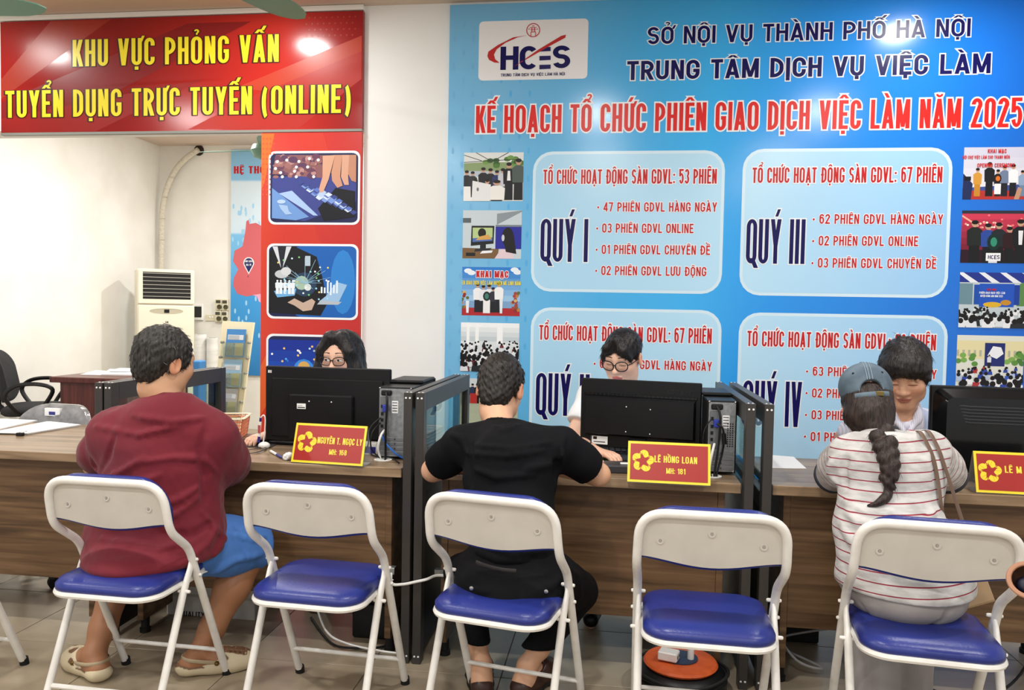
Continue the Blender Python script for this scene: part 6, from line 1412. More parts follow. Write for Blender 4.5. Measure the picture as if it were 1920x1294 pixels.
# shared perforated basket: walls are bars with real gaps
def basket(label, x, y, yaw, w, d, h, m, mrim, group, nx=16, ny=9, taper=.93):
    t = thing('basket', label, 'basket', (x, y, .75), group); M = RT(x, y, .75, yaw)
    def wall(a, b_, nb):
        q = MB(M)
        for i in range(nb+1):
            u = i/nb; p0 = (a[0]*taper+(b_[0]-a[0])*taper*u, a[1]*taper+(b_[1]-a[1])*taper*u, .004); p1 = (a[0]+(b_[0]-a[0])*u, a[1]+(b_[1]-a[1])*u, h); q.tube([p0, p1], .0018, 4)
        for j in range(6):
            k = taper+(1-taper)*j/6; q.tube([(a[0]*k, a[1]*k, .004+h*j/6), (b_[0]*k, b_[1]*k, .004+h*j/6)], .0022, 4)
        return tag(q.build('lattice_wall', m, t), kind='stuff')
    c = [(-w/2, -d/2), (w/2, -d/2), (w/2, d/2), (-w/2, d/2)]
    for i in range(4): wall(c[i], c[(i+1) % 4], nx if i % 2 == 0 else ny)
    q = MB(M); q.box((-w/2*taper, -d/2*taper, 0), (w/2*taper, d/2*taper, .004)); q.build('bottom', m, t)
    q = MB(M); q.tube([(a, b_, h) for a, b_ in rrect(-w/2-.004, -d/2-.004, w/2+.004, d/2+.004, .02)], [(.004, .008)]*24, 8, closed=True); q.build('rim', mrim, t, True)
    return t
M_org = mat('orange_plastic', 'e8926c', .45); M_crm = mat('cream_plastic', 'efe2c2', .45)
basket('orange lattice basket with cream rim behind the red shirt man', -1.88, 3.50, 16, .33, .20, .095, M_org, M_crm, 'plastic desk baskets')
basket('white lattice basket on the middle desk beside the glass', -.60, 3.42, 4, .17, .23, .085, M_wht, M_wht, 'plastic desk baskets', 10, 12)
basket('small white lattice tray behind the left arm of the man in black', -.43, 3.30, -8, .13, .22, .06, M_wht, M_wht, 'plastic desk baskets', 9, 12)
# keyboards
def keyboard(label, x, y, yaw, w=.44, m=None):
    t = thing('keyboard', label, 'keyboard', (x, y, .75), 'keyboards'); M = RT(x, y, .75, yaw); q = MB(M); q.box((-w/2, -.065, .0), (w/2, .065, .016), .004); q.build('base', m or M_black, t)
    k = MB(M)
    for r in range(5):
        for i in range(17): k.box((-w/2+.012+i*.0247, -.052+r*.0215, .016), (-w/2+.033+i*.0247, -.034+r*.0215, .0215), .0015)
    tag(k.build('keys', mat('key_black', '222326', .4), t), kind='stuff'); return t
keyboard('black keyboard under the first monitor', -1.33, 3.42, -2); keyboard('black keyboard with pale edge under the second monitor', .06, 3.50, 3); keyboard('black keyboard under the right edge monitor', 1.42, 3.42, -3)
# mouse and pad
t = thing('mouse', 'black computer mouse under the hand of the woman in glasses', 'mouse', (-1.645, 3.40, .75)); b = MB(RT(-1.60, 3.41, .752, 10)); b.sph((0, 0, .008), (.030, .052, .020), 14, 8); b.build('shell', M_black, t, True)
b = MB(); b.tube(spline([(-1.60, 3.46, .765), (-1.55, 3.50, .757), (-1.48, 3.46, .755), (-1.46, 3.5, .755)], 5), .0018, 6); b.build('cord', M_black, t, True)
q = MB(RT(-1.60, 3.37, .7502, 6)); q.box((-.11, -.10, 0), (.11, .10, .003), .001); tag(q.build('mouse_pad', mat('pad_rubber', '2b2725', .8)), 'dark mouse pad beside the orange basket', 'mouse pad')
# pen on a stand, pen lying down, strap, tissue
t = thing('desk_pen', 'blue and white pen standing in its white desk holder', 'pen', (-1.545, 3.27, .75)); X, Y = pz(487, 838, .755)[:2]
b = MB(); b.sph((X+.02, Y, .762), (.026, .022, .016), 14, 8); b.build('holder', M_wht, t, True)
M_pb = mat('pen_blue', '2b2a86', .35)
b = MB(); b.tube([(X-.006, Y, .775), (X-.003, Y, .80)], .006, 10); b.build('grip', M_pb, t, True); b = MB(); b.tube([(X-.003, Y, .80), (X+.002, Y, .865)], .006, 10); b.build('barrel', M_wht, t, True); b = MB(); b.tube([(X+.002, Y, .865), (X+.003, Y, .882)], .005, 10); b.build('cap', M_pb, t, True)
b = MB(); b.tube(spline([(X+.003, Y, .88), (X+.016, Y, .893), (X+.024, Y, .878), (X+.022, Y, .82), (X+.016, Y, .775)], 6), .003, 6); b.build('coil_cord', M_wht, t, True)
b = MB(); b.box((X-.006, Y-.0066, .815), (X+.006, Y-.0058, .85)); b.build('barrel_print', mat('pen_red_print', 'b8555a', .4), t)
a = Vector(pz(508, 846, .757)); c = Vector(pz(527, 857, .757)); t = thing('ballpoint_pen', 'blue tipped white pen lying in front of the pen holder', 'pen', a)
b = MB(); b.tube([a, a.lerp(c, .6)], .0055, 10); b.build('barrel', M_wht, t, True); b = MB(); b.tube([a.lerp(c, .6), c, c+(c-a)*.15], [.0055, .005, .001], 10); b.build('tip', M_pb, t, True)
b = MB(); b.tube(spline([tuple(pz(*p, .756)) for p in ((440, 848), (470, 850), (496, 843), (494, 838), (470, 843), (440, 845))], 5), [(.0018, .005)]*26, 6); tag(b.build('wrist_strap', M_black, None, True), 'black strap lying on the desk beside the red shirt man', 'strap')
G = Fld(); c = pz(540, 862, .752)
for i in range(7): G.ell(c+V3(random.uniform(-.014, .014), random.uniform(-.01, .01), .008+.012*random.random()), (.011, .010, .010), .008)
G.warp(wavy(.002, 260, 61)); G.mesh('tissue_ball', M_paper, None, .003); tag(COL.objects[-1], 'crumpled white tissue left of the first nameplate', 'tissue')
q = MB(RT(-1.02, 3.24, .75, -4)); t = thing('card_box', 'small blue and white card box right of the first nameplate', 'box', (-1.02, 3.24, .75)); q.box((-.035, -.02, 0), (.035, .02, .05), .002); q.build('box', M_wht, t); q = MB(RT(-1.02, 3.24, .75, -4)); q.box((-.03, -.0212, .006), (.03, -.0201, .034)); q.build('print', M_pb, t)
b = MB(); b.tube([tuple(pz(686, 846, .752)), tuple(pz(686, 846, .752)+np.array((.03, .02, .115)))], [.0022, .0014], 6); tag(b.build('antenna_stick', M_wht, None, True), 'thin white antenna stick behind the first nameplate', 'antenna')
b = MB(); b.tube(spline([tuple(pz(*p, .757)) for p in ((692, 850), (712, 858), (725, 852), (740, 862), (748, 868))], 5), .003, 6); tag(b.build('loose_cable', M_black, None, True), 'black cable running to the first cable hole', 'cable')
# papers
def sheet(label, pts, z=.7505, n=1, m=M_paper, name='paper_sheet', th=.0012):
    P = [Vector(pz(*p, z)) for p in pts]; b = MB(); b.add(P+[p+Vector((0, 0, th*n)) for p in P], [(3, 2, 1, 0), (4, 5, 6, 7), (0, 1, 5, 4), (1, 2, 6, 5), (2, 3, 7, 6), (3, 0, 4, 7)]); return tag(b.build(name, m), label, 'paper')
sheet('white paper stack at the left edge of the left desk', [(-60, 806), (0, 806), (70, 790), (-20, 786)], n=5)
t = thing('document_stack', 'white documents held by a black binder clip on the left desk', 'documents', pz(70, 803, .75))
for k in range(3):
    P = [Vector(pz(*p, .7508+k*.003)) for p in ((-20, 812), (53, 815-k), (151, 799-k), (88+k*3, 791))]; b = MB(); b.add(P+[p+Vector((0, 0, .0026)) for p in P], [(3, 2, 1, 0), (4, 5, 6, 7), (0, 1, 5, 4), (1, 2, 6, 5), (2, 3, 7, 6), (3, 0, 4, 7)]); b.build('sheets', M_paper, t)
a = pz(36, 813, .762); b = MB(); b.cbox((a[0], a[1]+.006, .757), (.032, .018, .016), .002); b.build('binder_clip', M_black, t); b = MB(); b.tube([(a[0]-.01, a[1]+.01, .765), (a[0]-.008, a[1]+.04, .768), (a[0]+.008, a[1]+.04, .768), (a[0]+.01, a[1]+.01, .765)], .001, 5); b.build('clip_wire', M_chrome, t)
sheet('white paper sheet behind the partition on the third desk', [(1436, 878), (1512, 879), (1488, 857), (1436, 853)])
sheet('form with a printed grid under the left arm of the man in black', [(838, 890), (884, 893), (890, 880), (850, 878)])
# second desk: adapter, green box, drink can
q = MB(RT(.0, 3.10, .75, 5)); t = thing('adapter_box', 'black adapter box left of the second nameplate', 'box', (0, 3.10, .75)); q.box((-.04, -.045, 0), (.055, .06, .03), .004); q.build('housing', mat('adapter_grey', '3a3c40', .35), t); q = MB(RT(.0, 3.10, .75, 5)); q.box((.02, -.02, .03), (.05, .0, .036), .002); q.build('plug', M_wht, t)
q = MB(RT(-.035, 3.30, .75, 20)); t = thing('tea_box', 'small green box beside the elbow of the man in black', 'box', (-.035, 3.3, .75)); q.box((-.03, -.02, 0), (.03, .02, .03), .002); q.build('body', mat('green_card', '2f7a4c', .45, noise=(60, '59a06f')), t); q = MB(RT(-.035, 3.30, .75, 20)); q.box((-.024, -.014, .03), (.024, .014, .0306)); q.build('lid_print', mat('green_print', 'a9cfb0', .45), t)
c = pz(1317, 836, .75); c = V3(.325, 3.50, .75); t = thing('drink_bottle', 'dark red bottle with white cap between second monitor and tower', 'bottle', c); b = MB(); b.lathe([(.026, 0), (.030, .004), (.030, .105), (.026, .118)], tuple(c), 20); b.build('body', mat('bottle_red', '7a1620', .3), t, True); b = MB(); b.lathe([(.024, .118), (.025, .122), (.025, .138), (.018, .144)], tuple(c), 20); b.build('cap', M_wht, t, True)
b = MB(); b.tube(spline([(-.10, 3.33, .85), (-.10, 3.31, .80), (-.09, 3.27, .765), (-.04, 3.22, .757), (.02, 3.2, .757), (.06, 3.16, .757)], 6), .003, 6); tag(b.build('monitor_cable', M_black, None, True), 'black cable hanging from the second monitor to the desk', 'cable')

# ------------------------------------------------------------------ under the desks
t = thing('cable_reel', 'orange and black extension cable reel on the floor under the empty chair', 'cable reel', (.26, 2.92, 0)); c = (.255, 2.93, 0)
b = MB(); b.lathe([(.13, 0), (.165, .012), (.168, .05), (.15, .075), (.12, .085)], c, 36); b.build('drum', M_black, t, True); b = MB(); b.lathe([(.06, .09), (.128, .086), (.134, .094), (.128, .102), (.06, .108)], c, 36); b.build('flange', mat('reel_orange', 'd9622e', .45, noise=(30, 'c95626')), t, True)
b = MB(); b.lathe([(.0, .1082), (.062, .1082), (.062, .112), (.0, .113)], c, 28); b.build('socket_face', mat('reel_navy', '26344f', .45), t, True)
q = MB(RT(c[0]-.045, c[1]-.03, .113, -18)); q.box((-.035, -.025, 0), (.035, .025, .032), .004); pl = q.build('plug_adapter', M_wht, t)
for dx in (-.01, .012): q = MB(RT(c[0]-.045, c[1]-.03, .113, -18)); q.box((.0352, dx-.004, .010), (.036, dx+.004, .02)); q.build('socket_hole', M_black, pl)
b = MB(); b.tube([(c[0]+.035, c[1]-.01, .112), (c[0]+.035, c[1]-.01, .15)], .012, 12); b.build('white_plug', M_wht, t, True)
for k in range(4): b = MB(); b.tube([(c[0]+(.152+.006*k)*math.cos(a), c[1]+(.152+.004*k)*math.sin(a), .03+.014*k+.006*math.sin(3*a+k)) for a in np.linspace(0, 2*PI, 40, endpoint=False)], .006, 6, closed=True); b.build('wound_cable', M_rub, t, True)
b = MB(); b.tube(spline([(.40, 2.90, .02), (.46, 2.83, .008), (.40, 2.78, .008), (.30, 2.76, .01), (.22, 2.8, .02)], 6), .006, 6); b.build('loose_lead', M_rub, t, True)
t = thing('carton', 'pale cardboard carton printed QUALITY under the first desk', 'box', (-1.75, 3.35, 0)); x0, x1 = py(312, 1130, 3.24)[0], py(478, 1130, 3.24)[0]; zt = py(350, 1082, 3.24)[2]
b = MB(); b.box((x0, 3.24, 0), (x1, 3.5, zt), .003); b.build('box', mat('carton_white', 'c4c0b8', .8, noise=(4, 'b6b2aa')), t); lettering('lettering', 'QUALITY', (py(337, 1156, 3.24)[0], py(337, 1155, 3.24)[2]), py(384, 1156, 3.24)[0]-py(337, 1156, 3.24)[0], .024, mat('print_black', '1a1a1a', .6), on_wall(3.24), t, sv=.19, sh=.16, asp=.6, rnd=1.0)
b = MB(); b.box((x0, 3.2395, zt*.5), (x1, 3.2402, zt*.5+.012)); b.build('tape', mat('carton_tape', 'a8a49a', .4), t)
t = thing('power_box', 'black power box with cords under the first desk near the partition', 'power supply', (-.95, 3.2, 0)); b = MB(); b.box((-1.06, 3.14, 0), (-.86, 3.42, .15), .008); b.build('housing', M_black, t)
b = MB(); b.tube(spline([(-1.3, 3.3, .008), (-1.12, 3.06, .008), (-1.0, 3.02, .012), (-.9, 3.06, .01), (-.86, 3.12, .02)], 6), .005, 6); b.build('black_cord', M_rub, t, True); b = MB(); b.tube(spline([(-1.25, 3.2, .14), (-1.15, 3.08, .05), (-1.05, 3.04, .02), (-.9, 3.0, .018), (-.82, 2.99, .018)], 6), .0045, 6); b.build('white_cord', M_wht, t, True)
b = MB(); b.tube(spline([(-.86, 3.02, .335), (-.835, 2.937, .312), (-.79, 2.935, .312), (-.74, 2.935, .325), (-.70, 2.94, .335), (-.66, 2.98, .34), (-.56, 3.0, .325), (-.45, 3.01, .32)], 6), .0055, 8); t = b.build('white_cable', M_wht, None, True); tag(t, 'white cable strung across both partition posts by the man in black', 'cable')
for x, y in ((-.862, 2.99), (-.665, 3.0)):
    b = MB(); b.box((x-.02, y+.005, .325), (x+.02, y+.008, .352), .001); b.box((x-.02, y+.006, .349), (x+.02, y+.035, .352)); o = b.build('angle_bracket', M_steel); tag(o, 'small steel angle bracket on the %s of the paired partitions' % ('left side' if x < -.8 else 'right side'), 'bracket')
for k, (pts, lb) in enumerate((([(.62, 3.2, .15), (.7, 3.1, .06), (.8, 3.12, .03), (.66, 3.3, .05), (.9, 3.35, .1)], 'pale grey cable looping under the third desk'), ([(1.05, 3.1, .14), (1.15, 3.0, .03), (1.35, 3.02, .02), (1.5, 3.12, .06), (1.6, 3.2, .2)], 'black cable bundle under the third desk at right'))):
    b = MB(); b.tube(spline(pts, 6), .005, 6); tag(b.build('floor_cable', M_rub if k else mat('cable_grey', 'a8a8a8', .5), None, True), lb, 'cable')
b = MB(); b.box((.66, 3.42, 0), (.86, 3.55, .36), .006); t = b.build('case', M_black, None); t.name = 'under_desk_computer'; tag(t, 'dark computer case in the shadow under the third desk', 'computer')

# ------------------------------------------------------------------ handbag of the woman in the cap, bag at the right edge
M_tan = mat('tan_leather', 'b59a78', .5, noise=(6, 'a98d6b'), bump=(120, .1)); M_strap = mat('brown_strap', '6a5344', .5)
t = thing('handbag', 'tan leather shoulder bag hanging beside the woman in the cap', 'handbag', (1.08, 2.62, .5)); YG = 2.64
top = [py(1772, 992, YG), py(1815, 980, YG)]; 
def bagring(pts, dy0, dy1, m):
    r = [V3(*p)+V3(0, dy0, 0) for p in pts]; return r
fr = [py(1768, 985, YG), py(1813, 985, YG), py(1866, 1128, YG), py(1814, 1142, YG), py(1788, 1110, YG)]; b = MB(); n = 5
b.loft([[V3(*p)+V3(0, dy, 0)+(np.mean(fr, 0)-V3(*p))*ins for p in fr] for dy, ins in ((-.012, .10), (-.006, .03), (.01, 0), (.075, 0), (.09, .04))]); b.build('body', M_tan, t, True, auto=.5)
b = MB(); b.tube(spline([tuple(py(*p, YG-.012)) for p in ((1768, 986), (1772, 974), (1790, 983), (1806, 978), (1816, 986))], 5), .004, 8); b.build('mouth_edge', mat('tan_edge', 'd8c4a4', .5), t, True)
for pts, en in ((((1724, 812), (1738, 835), (1750, 865), (1758, 905), (1764, 950)), (1771, 985)), (((1740, 811), (1756, 838), (1768, 870)), (1806, 982))):
    q = [shirt_f.hit(*p) for p in pts]; q = [a+V3(0, -.004, .004) for a in q if a is not None and a[1] < 3.0]; q = [q[0]+V3(0, .06, -.01)]+q+[py(*en, YG-.008)]; b = MB(); b.tube(spline([tuple(a) for a in q], 6), [(.0022, .0075)]*(6*(len(q)-1)+1), 8); b.build('strap', M_strap, t, True)
t = thing('round_bag', 'round tan rim of a bag at the right edge in front of the chair', 'bag', (1.02, 2.02, .68)); c = Vector(py(1931, 1088, 2.02)); Rm = Matrix.Translation(c) @ Matrix.Rotation(math.radians(-28), 4, 'Y') @ Matrix.Rotation(math.radians(42), 4, 'X')
b = MB(Rm); b.tube([(.043*math.cos(a), .043*math.sin(a), 0) for a in np.linspace(0, 2*PI, 36, endpoint=False)], [(.004, .006)]*36, 8, closed=True); b.build('rim', mat('copper_leather', 'a5765a', .5), t, True)
b = MB(Rm); b.lathe([(.042, .0), (.040, -.025), (.03, -.04), (.004, -.044)], (0, 0, 0), 30); b.f = b.f[:-2]; b.build('lining', mat('dark_lining', '4a2d1c', .7, noise=(40, '2a1810')), t, True)
b = MB(Rm); b.sph((-.006, .004, -.028), (.022, .022, .012), 12, 8); b.build('contents', mat('bag_contents', '151528', .5), t, True); b = MB(Rm); b.sph((.013, -.014, -.022), (.016, .013, .009), 12, 8); b.build('contents', mat('bag_straw', 'c9a24c', .6), t, True)

# ------------------------------------------------------------------ alcove
M_acw = mat('ac_ivory', 'ece6d2', .4, noise=(2, 'e6dfca'))
t = thing('floor_air_conditioner', 'ivory floor-standing air conditioner in the alcove corner', 'air conditioner', (-4.62, 7.75, 0)); cx = py(312, 600, 7.55); M = RT(cx[0], cx[1], 0, 37); zt = py(312, 505, 7.55)[2]; w = .535
b = MB(M); b.box((-w/2, .012, .0), (w/2, .33, zt), .012); b.build('cabinet', M_acw, t); b = MB(M); b.box((-w/2+.005, -.012, .06), (w/2-.005, .014, zt*.79), .01); b.build('lower_front', M_acw, t)
k = zt*.985; h0 = zt*.825
b = MB(M); b.box((-w/2+.005, -.012, zt*.795), (w/2-.005, .014, zt-.004), .01); b.build('upper_front', M_acw, t); b = MB(M); b.box((-w/2+.05, -.0135, h0), (w/2-.04, -.0115, k-.006)); b.build('outlet_recess', mat('outlet_dark', '0c0c0c', .6), t)
for i in range(7): z = h0+.012+i*(k-h0-.03)/6.4; b = MB(M); b.box((-w/2+.05, -.020, z+.012), (w/2-.04, -.0136, z+.017)); b.build('louver', mat('louver_grey', 'b8b6ac', .4), t)
b = MB(M); b.add([(.155*math.cos(a), -.0126, zt*.755+.026*math.sin(a)) for a in np.linspace(0, 2*PI, 24, endpoint=False)], [tuple(range(24))[::-1]]); b.tube([(.155*math.cos(a), -.0128, zt*.755+.026*math.sin(a)) for a in np.linspace(0, 2*PI, 30, endpoint=False)], .0022, 5, closed=True); b.build('control_panel', mat('ac_panel', 'b9b39c', .35), t)
b = MB(M); b.box((-.022, -.0145, zt*.745), (.026, -.0127, zt*.765)); b.build('display', M_black, t); lettering('lettering', 'SK', (-.012, zt*.685), .03, .02, mat('print_black', '1a1a1a', .6), lambda u, v, w_: tuple(M @ Vector((u, -.0122-w_, v))), t, sv=.24, asp=.6)
b = MB(M); b.add([(-.17+.06*math.cos(a), -.0128, zt*.575+.05*math.sin(a)) for a in np.linspace(0, 2*PI, 20, endpoint=False)], [tuple(range(20))[::-1]]); b.build('leaf_sticker', mat('leaf_green', '4fae3c', .4), t)
for i in range(6): z = zt*.5-.03*i; b = MB(M); b.box((.13, -.0132, z), (.24, -.012, z+.006)); b.build('intake_slot', mat('slot_dark', '4a463c', .6), t)
t = thing('pipe', 'white wrapped refrigerant pipe bending down the alcove wall to the air conditioner', 'pipe', (-4.9, 8.3, 1.7)); Yp = 8.33
b = MB(); b.tube(spline([tuple(py(*p, Yp)) for p in ((372, 281), (350, 296), (330, 318), (314, 350), (305, 390), (303, 440), (302, 510))], 8), .030, 12); b.build('wrapped_tube', mat('pipe_wrap', 'dcd6c6', .6, noise=(30, 'c8c0ae', (1, 1, 3))), t, True)
for i, p in enumerate(((364, 287), (345, 301), (322, 333), (309, 370), (304, 410), (303, 450))): c = py(*p, Yp); b = MB(); b.sph(tuple(c), (.034, .033, .014), 10, 6); b.build('tape_wrap', mat('pipe_tape', 'c4bcab', .6), t, True)
b = MB(); c = py(373, 282, YB-.003); b.lathe([(.06, 0), (.055, -.004), (.03, -.004)], tuple(c), 16, 'y'); b.build('wall_hole', mat('hole_dark', '3a2f28', .9), t, True)
def wallbox(x0, y0, x1, y1, name, m, t, th=.03, Y=YB, b_=.004): a, c = py(x0, y1, Y), py(x1, y0, Y); b = MB(); b.box((a[0], Y-th, a[2]), (c[0], Y, c[2]), b_); return b.build(name, m, t)
t = thing('meter_box', 'white framed black electrical box right of the air conditioner', 'electrical box', py(375, 598, YB)); wallbox(366, 571, 382, 600, 'frame', M_wht, t); wallbox(367, 575, 380.5, 595, 'cover', mat('meter_cover', '22231f', .35), t, .036)
t = thing('switch_plate', 'cream switch plate between electrical box and sockets', 'switch', py(394, 600, YB)); wallbox(386, 590, 404, 602, 'plate', mat('socket_cream', 'e0d9bf', .45), t, .012)
for x in (393, 398): wallbox(x, 593, x+2.6, 596.5, 'button', M_wht, t, .018)
t = thing('socket_block', 'cream block of four breakers and round sockets beside the map poster', 'socket', py(417, 603, YB))
for (x, y) in ((406, 561), (418, 561.5), (405, 583), (417, 583.5)):
    wallbox(x, y, x+11.5, y+21, 'unit', mat('socket_cream', 'e0d9bf', .45), t, .03); wallbox(x+1.5, y+2, x+10, y+7.5, 'breaker', mat('breaker_dark', '4c4a3c', .5), t, .036); c = py(x+5.7, y+14.5, YB-.031); b = MB(); b.lathe([(.026, 0), (.026, -.012), (.02, -.012), (.02, -.004)], tuple(c), 16, 'y'); b.build('socket', mat('socket_dark', '57533c', .4), t, True)
# rolls of white foam sheet
for (x, y0, r, lb) in ((376, 627, .058, 'white foam roll leaning against the air conditioner'), (398, 634, .055, 'white foam roll nearer to the brochure board')):
    c = py(x, 690, 7.55); z1 = py(x, y0, 7.55)[2]; t = thing('foam_roll', lb, 'roll', (c[0], 7.55, 0), 'foam rolls'); b = MB(); b.lathe([(r, 0), (r, z1*.2), (r*.97, z1*.21), (r, z1*.22), (r, z1)], (c[0], 7.55, 0), 22); b.build('outer_layer', mat('foam_white', 'e6e5e0', .7, noise=(12, 'd2d1cb', (.3, .3, 2.5))), t, True); b = MB(); b.lathe([(r*.6, z1), (r*.6, z1+.004), (r*.2, z1+.004)], (c[0], 7.55, 0), 20); b.build('core', mat('foam_grey', '9a9a98', .8), t, True)
# brochure board
t = thing('brochure_board', 'cream leaning board with clear brochure pockets in front of the map poster', 'display board', py(440, 770, 7.0) * V3(1, 1, 0)); Yq = 7.0
P = [py(*p, Yq) for p in ((417, 602), (476, 605), (436, 905), (384, 900))]; b = MB(); b.add([V3(*p)+V3(0, -.0, 0) for p in P]+[V3(*p)+V3(0, .025, 0) for p in P], [(3, 2, 1, 0), (4, 5, 6, 7), (0, 1, 5, 4), (1, 2, 6, 5), (2, 3, 7, 6), (3, 0, 4, 7)]); b.build('board', mat('cream_board', 'f0e7c4', .5), t)
M_clr = mat('clear_pocket', 'dfe8e0', .1, trans=.9, ior=1.1)
for i, (c, lb, cl, c2) in enumerate((((422, 617, 461, 670), 'blue leaflet in the top pocket of the brochure board', '4a8fd0', '9fb0a0'), ((416, 674, 454, 726), 'pale blue leaflet in the middle pocket of the brochure board', '9cc4dc', 'b0bcb8'), ((410, 728, 446, 778), 'grey leaflet in the lowest pocket of the brochure board', 'b9bcb8', 'a4a8a4'))):
    x0, y0, x1, y1 = c; q = [py(*p, Yq-.03) for p in ((x0+4, y0), (x1, y0+1), (x1-5, y1), (x0-1, y1-1))]; tt = thing('leaflet', lb, 'leaflet', q[3], 'leaflets on the brochure board'); b = MB(); b.add([V3(*p) for p in q]+[V3(*p)+V3(0, .012, 0) for p in q], [(3, 2, 1, 0), (4, 5, 6, 7), (0, 1, 5, 4), (1, 2, 6, 5), (2, 3, 7, 6), (3, 0, 4, 7)]); b.build('sheets', mat('leaflet_%d' % i, cl, .4), tt)
    A, B_, C_, D_ = [V3(*p) for p in q]; p = Print(lambda u, v, w_: tuple((D_+(C_-D_)*u)*(1-v)+(A+(B_-A)*u)*v+V3(0, -.001-w_, 0))); p.rect(.08, .62, .92, .8, 'dfe6ea'); p.rect(.5, .05, .95, .5, 'd2c48a'); p.rect(.06, .06, .46, .5, c2)
    for j in range(40): u, v = random.uniform(.06, .44), random.uniform(.08, .48); p.rect(u, v, u+.03, v+.02, '5b625c')
    for j in range(4): p.rect(.1, .64+j*.04, .7, .65+j*.04, '6a7a88')
    p.build('print', tt, M_print)
    q2 = [py(*p_, Yq-.05) for p_ in ((x0-6, y0+25), (x1+5, y0+26), (x1+2, y1+2), (x0-9, y1))]; b = MB(); b.add([V3(*p_) for p_ in q2]+[V3(*p_)+V3(0, .004, 0) for p_ in q2], [(3, 2, 1, 0), (4, 5, 6, 7), (0, 1, 5, 4), (1, 2, 6, 5), (2, 3, 7, 6), (3, 0, 4, 7)]); pk = b.build('pocket', M_clr, t)
    for c_ in q2: b = MB(); b.lathe([(.012, .03), (.012, -.008), (.006, -.010)], tuple(c_), 10, 'y'); b.build('stud', mat('stud_grey', '8a8a80', .4), pk, True)
# mahogany desk with papers
t = thing('mahogany_desk', 'dark red wooden desk in the alcove', 'desk', (-4.0, 6.2, 0)); x0, x1 = py(95, 709, 5.72)[0], -3.74; zt = py(95, 706, 5.72)[2]
b = MB(); b.box((x0, 5.70, zt-.045), (x1, 6.75, zt), .006); b.build('top', M_wred, t); xp = py(113, 712, 5.75)[0]
b = MB(); b.box((xp, 5.75, 0), (x1-.03, 5.78, zt-.045)); b.build('end_panel', M_wred, t); b = MB(); b.box((x1-.06, 5.78, .1), (x1-.035, 6.6, zt-.045)); b.build('front_panel', M_wred, t); b = MB(); b.box((xp, 6.6, 0), (x1-.03, 6.63, zt-.045)); b.build('far_panel', M_wred, t)
for k, (pp, n, lb) in enumerate((([(150, 703), (188, 704), (215, 697), (180, 695)], 3, 'flat white paper on the left of the dark red desk'), ([(190, 704), (250, 705), (262, 697), (206, 694)], 9, 'thick pile of papers on the dark red desk'))): sheet(lb, pp, zt+.001, n, name='paper_pile')
q = [V3(*pz(*p, zt+.016)) for p in ((203, 697), (245, 697.5), (262, 693), (225, 692))]; b = MB(); b.add([p for p in q]+[p+V3(0, 0, .01) for p in q], [(3, 2, 1, 0), (4, 5, 6, 7), (0, 1, 5, 4), (1, 2, 6, 5), (2, 3, 7, 6), (3, 0, 4, 7)]); tag(b.build('folder', mat('folder_white', 'e8eaee', .4)), 'white folder lying on top of the paper pile', 'folder')
b = MB(); c = py(372, 690, 6.65); b.box((c[0]-.03, 6.60, 0), (c[0]+.035, 6.72, py(372, 676, 6.65)[2]), .01); o = b.build('bin', mat('blue_crate', '3f86c8', .4)); o.name = 'blue_bin'; tag(o, 'blue plastic bin in the alcove behind the red shirt man', 'bin')
# office chairs
M_mesh = mat('chair_fabric_black', '2a2b2d', .85, bump=(500, .4))
def office_chair(label, x, y, yaw, cloth, arms=True, zs=.50, backh=.42, wrap=False):
    t = thing('office_chair', label, 'chair', (0, 0, 0), 'office chairs'); b = MB(); b.lathe([(.04, .10), (.045, .12), (.028, .14), (.026, zs-.06)], n=16); b.build('gas_column', M_black, t, True)
    for k in range(5):
        a = 2*PI*k/5+.3; c, s = math.cos(a), math.sin(a); b = MB(); b.tube([(.02*c, .02*s, .115), (.16*c, .16*s, .10), (.29*c, .29*s, .075)], [.022, .018, .014], 10); l = b.build('base_arm', M_black, t, True)
        for sd in (-1, 1): b = MB(Matrix.Translation((.29*c, .29*s, .03)) @ Matrix.Rotation(a+.6*k, 4, 'Z')); b.lathe([(.012, -.010), (.03, -.008), (.03, .008), (.012, .010)], (0, sd*.013, 0), 18, 'y'); b.build('caster_wheel', M_rub, l, True)
        b = MB(); b.sph((.29*c, .29*s, .052), (.028, .028, .020), 10, 6); b.build('caster_hood', M_black, l, True)
    rg = [[(u, v, z) for u, v in rrect(-.24+i, -.23+i, .24-i, .23-i, .09, 6)] for z, i in ((zs-.05, .02), (zs-.03, 0), (zs, 0), (zs+.02, .02), (zs+.03, .07))]; b = MB(); b.loft(rg); b.build('seat', cloth, t, True, auto=1.2)
    rg = []
    for w_, i in ((0, .02), (.012, 0), (.045, 0), (.06, .03)): rg.append([(u, -.25+w_-.10*((v-zs)/.5)**2+.05*(u/.22)**2, v) for u, v in rrect(-.22+i, zs+.05+i, .22-i, zs+.05+backh-i, .14, 7)])
    b = MB(); b.loft(rg); b.build('backrest', cloth, t, True, auto=1.0); b = MB(); b.tube([(0, .0, zs-.05), (0, -.22, zs-.04), (0, -.285, zs+.02), (0, -.29, zs+.16)], [(.03, .012)]*4, 8); b.build('back_bracket', M_black, t, True)
    if arms:
        for s in (-1, 1): b = MB(); b.tube(spline([(s*.24, .06, zs-.03), (s*.29, .10, zs+.04), (s*.30, .16, zs+.17), (s*.295, .05, zs+.215), (s*.29, -.10, zs+.20), (s*.30, -.17, zs+.12), (s*.27, -.10, zs+.0), (s*.24, -.06, zs-.03)], 6), [(.014, .018)]*43, 8); b.build('armrest', M_black, t, True)
    t.location = (x, y, 0); t.rotation_euler = (0, 0, math.radians(yaw)); return t
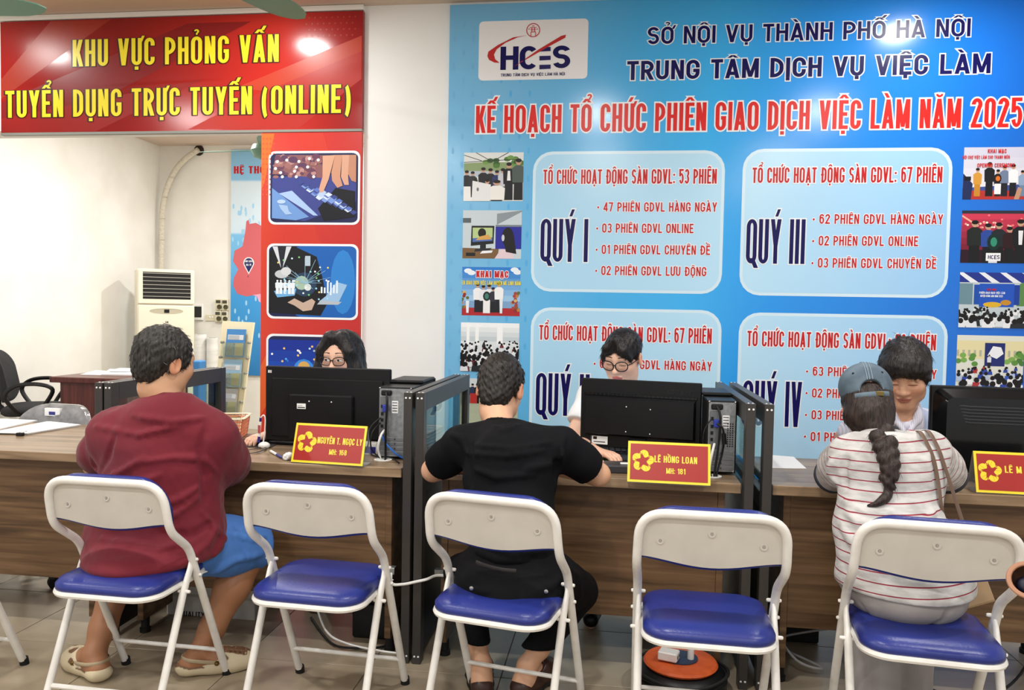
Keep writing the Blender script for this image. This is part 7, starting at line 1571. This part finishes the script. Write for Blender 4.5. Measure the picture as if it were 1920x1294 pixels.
c = py(62, 760, 5.95); office_chair('black office chair with looped armrests beside the dark red desk', c[0], 6.0, -62, M_mesh, zs=.50)
M_wr = mat('plastic_wrapped_grey', '77787a', .18, noise=(18, '9a9b9d'), bump=(30, .9), coat=.8)
oc = office_chair('grey office chair in clear plastic wrap pushed in behind the left desk', -2.90, 3.56, 176, M_wr, False, .42, .36, True)
q = MB(RT(-2.90, 3.56, 0, 176)); q.box((-.02, -.252, .772), (.07, -.2330, .812)); q.build('label', M_paper, oc); q = MB(RT(-2.90, 3.56, 0, 176)); q.box((.006, -.2331, .778), (.044, -.2321, .795)); q.build('label_print', M_pb, oc)
# ceiling fans
M_fan = mat('fan_green', '6f9a86', .4)
def fan(label, hub, angs, L=.62, rod=None):
    t = thing('ceiling_fan', label, 'fan', hub, 'ceiling fans'); h = Vector(hub); b = MB(); b.lathe([(.02, .06), (.10, .04), (.115, 0), (.09, -.05), (.03, -.07)], hub, 24); b.build('motor', M_fan, t, True)
    b = MB(); b.lathe([(.012, .05), (.012, CEIL-hub[2]-.06), (.06, CEIL-hub[2]-.05), (.07, CEIL-hub[2])], hub, 16); b.build('down_rod', M_fan, t, True)
    for a in angs:
        a = math.radians(a); u = Vector((math.cos(a), math.sin(a), 0)); v = Vector((-math.sin(a), math.cos(a), -.22)).normalized(); q = []
        for k in range(25): s = k/24; q.append((.12+L*s, (.045+.03*math.sin(s*2.6))*math.sqrt(max(.0, 1-max(0, (s-.72)/.28)**2))+.0005))
        up = [h+u*r+v*w_ for r, w_ in q]; dn = [h+u*r-v*w_ for r, w_ in q]; ring = up+dn[::-1]; n = len(ring); b = MB(); b.add(ring+[p+Vector((0, 0, .006)) for p in ring], [tuple(range(n))[::-1], tuple(range(n, 2*n))]+[(i, (i+1) % n, n+(i+1) % n, n+i) for i in range(n)]); b.build('blade', M_fan, t)
    return t
a = pz(88, 17, 2.84); fan('green ceiling fan at the top left corner with one blade in view', (a[0]-.73, a[1]-.12, 2.84), (9, 129, 249))
a = pz(572, 34, 2.86); fan('green ceiling fan above the red sign with a blade over its top edge', (a[0]-.28, a[1]-.68, 2.86), (68, 188, 308))
a = py(494, 283, 6.0); fan('green ceiling fan inside the alcove, half hidden behind the picture banner', (a[0]+.02, 6.0, a[2]), (176, 56, 296), .45)
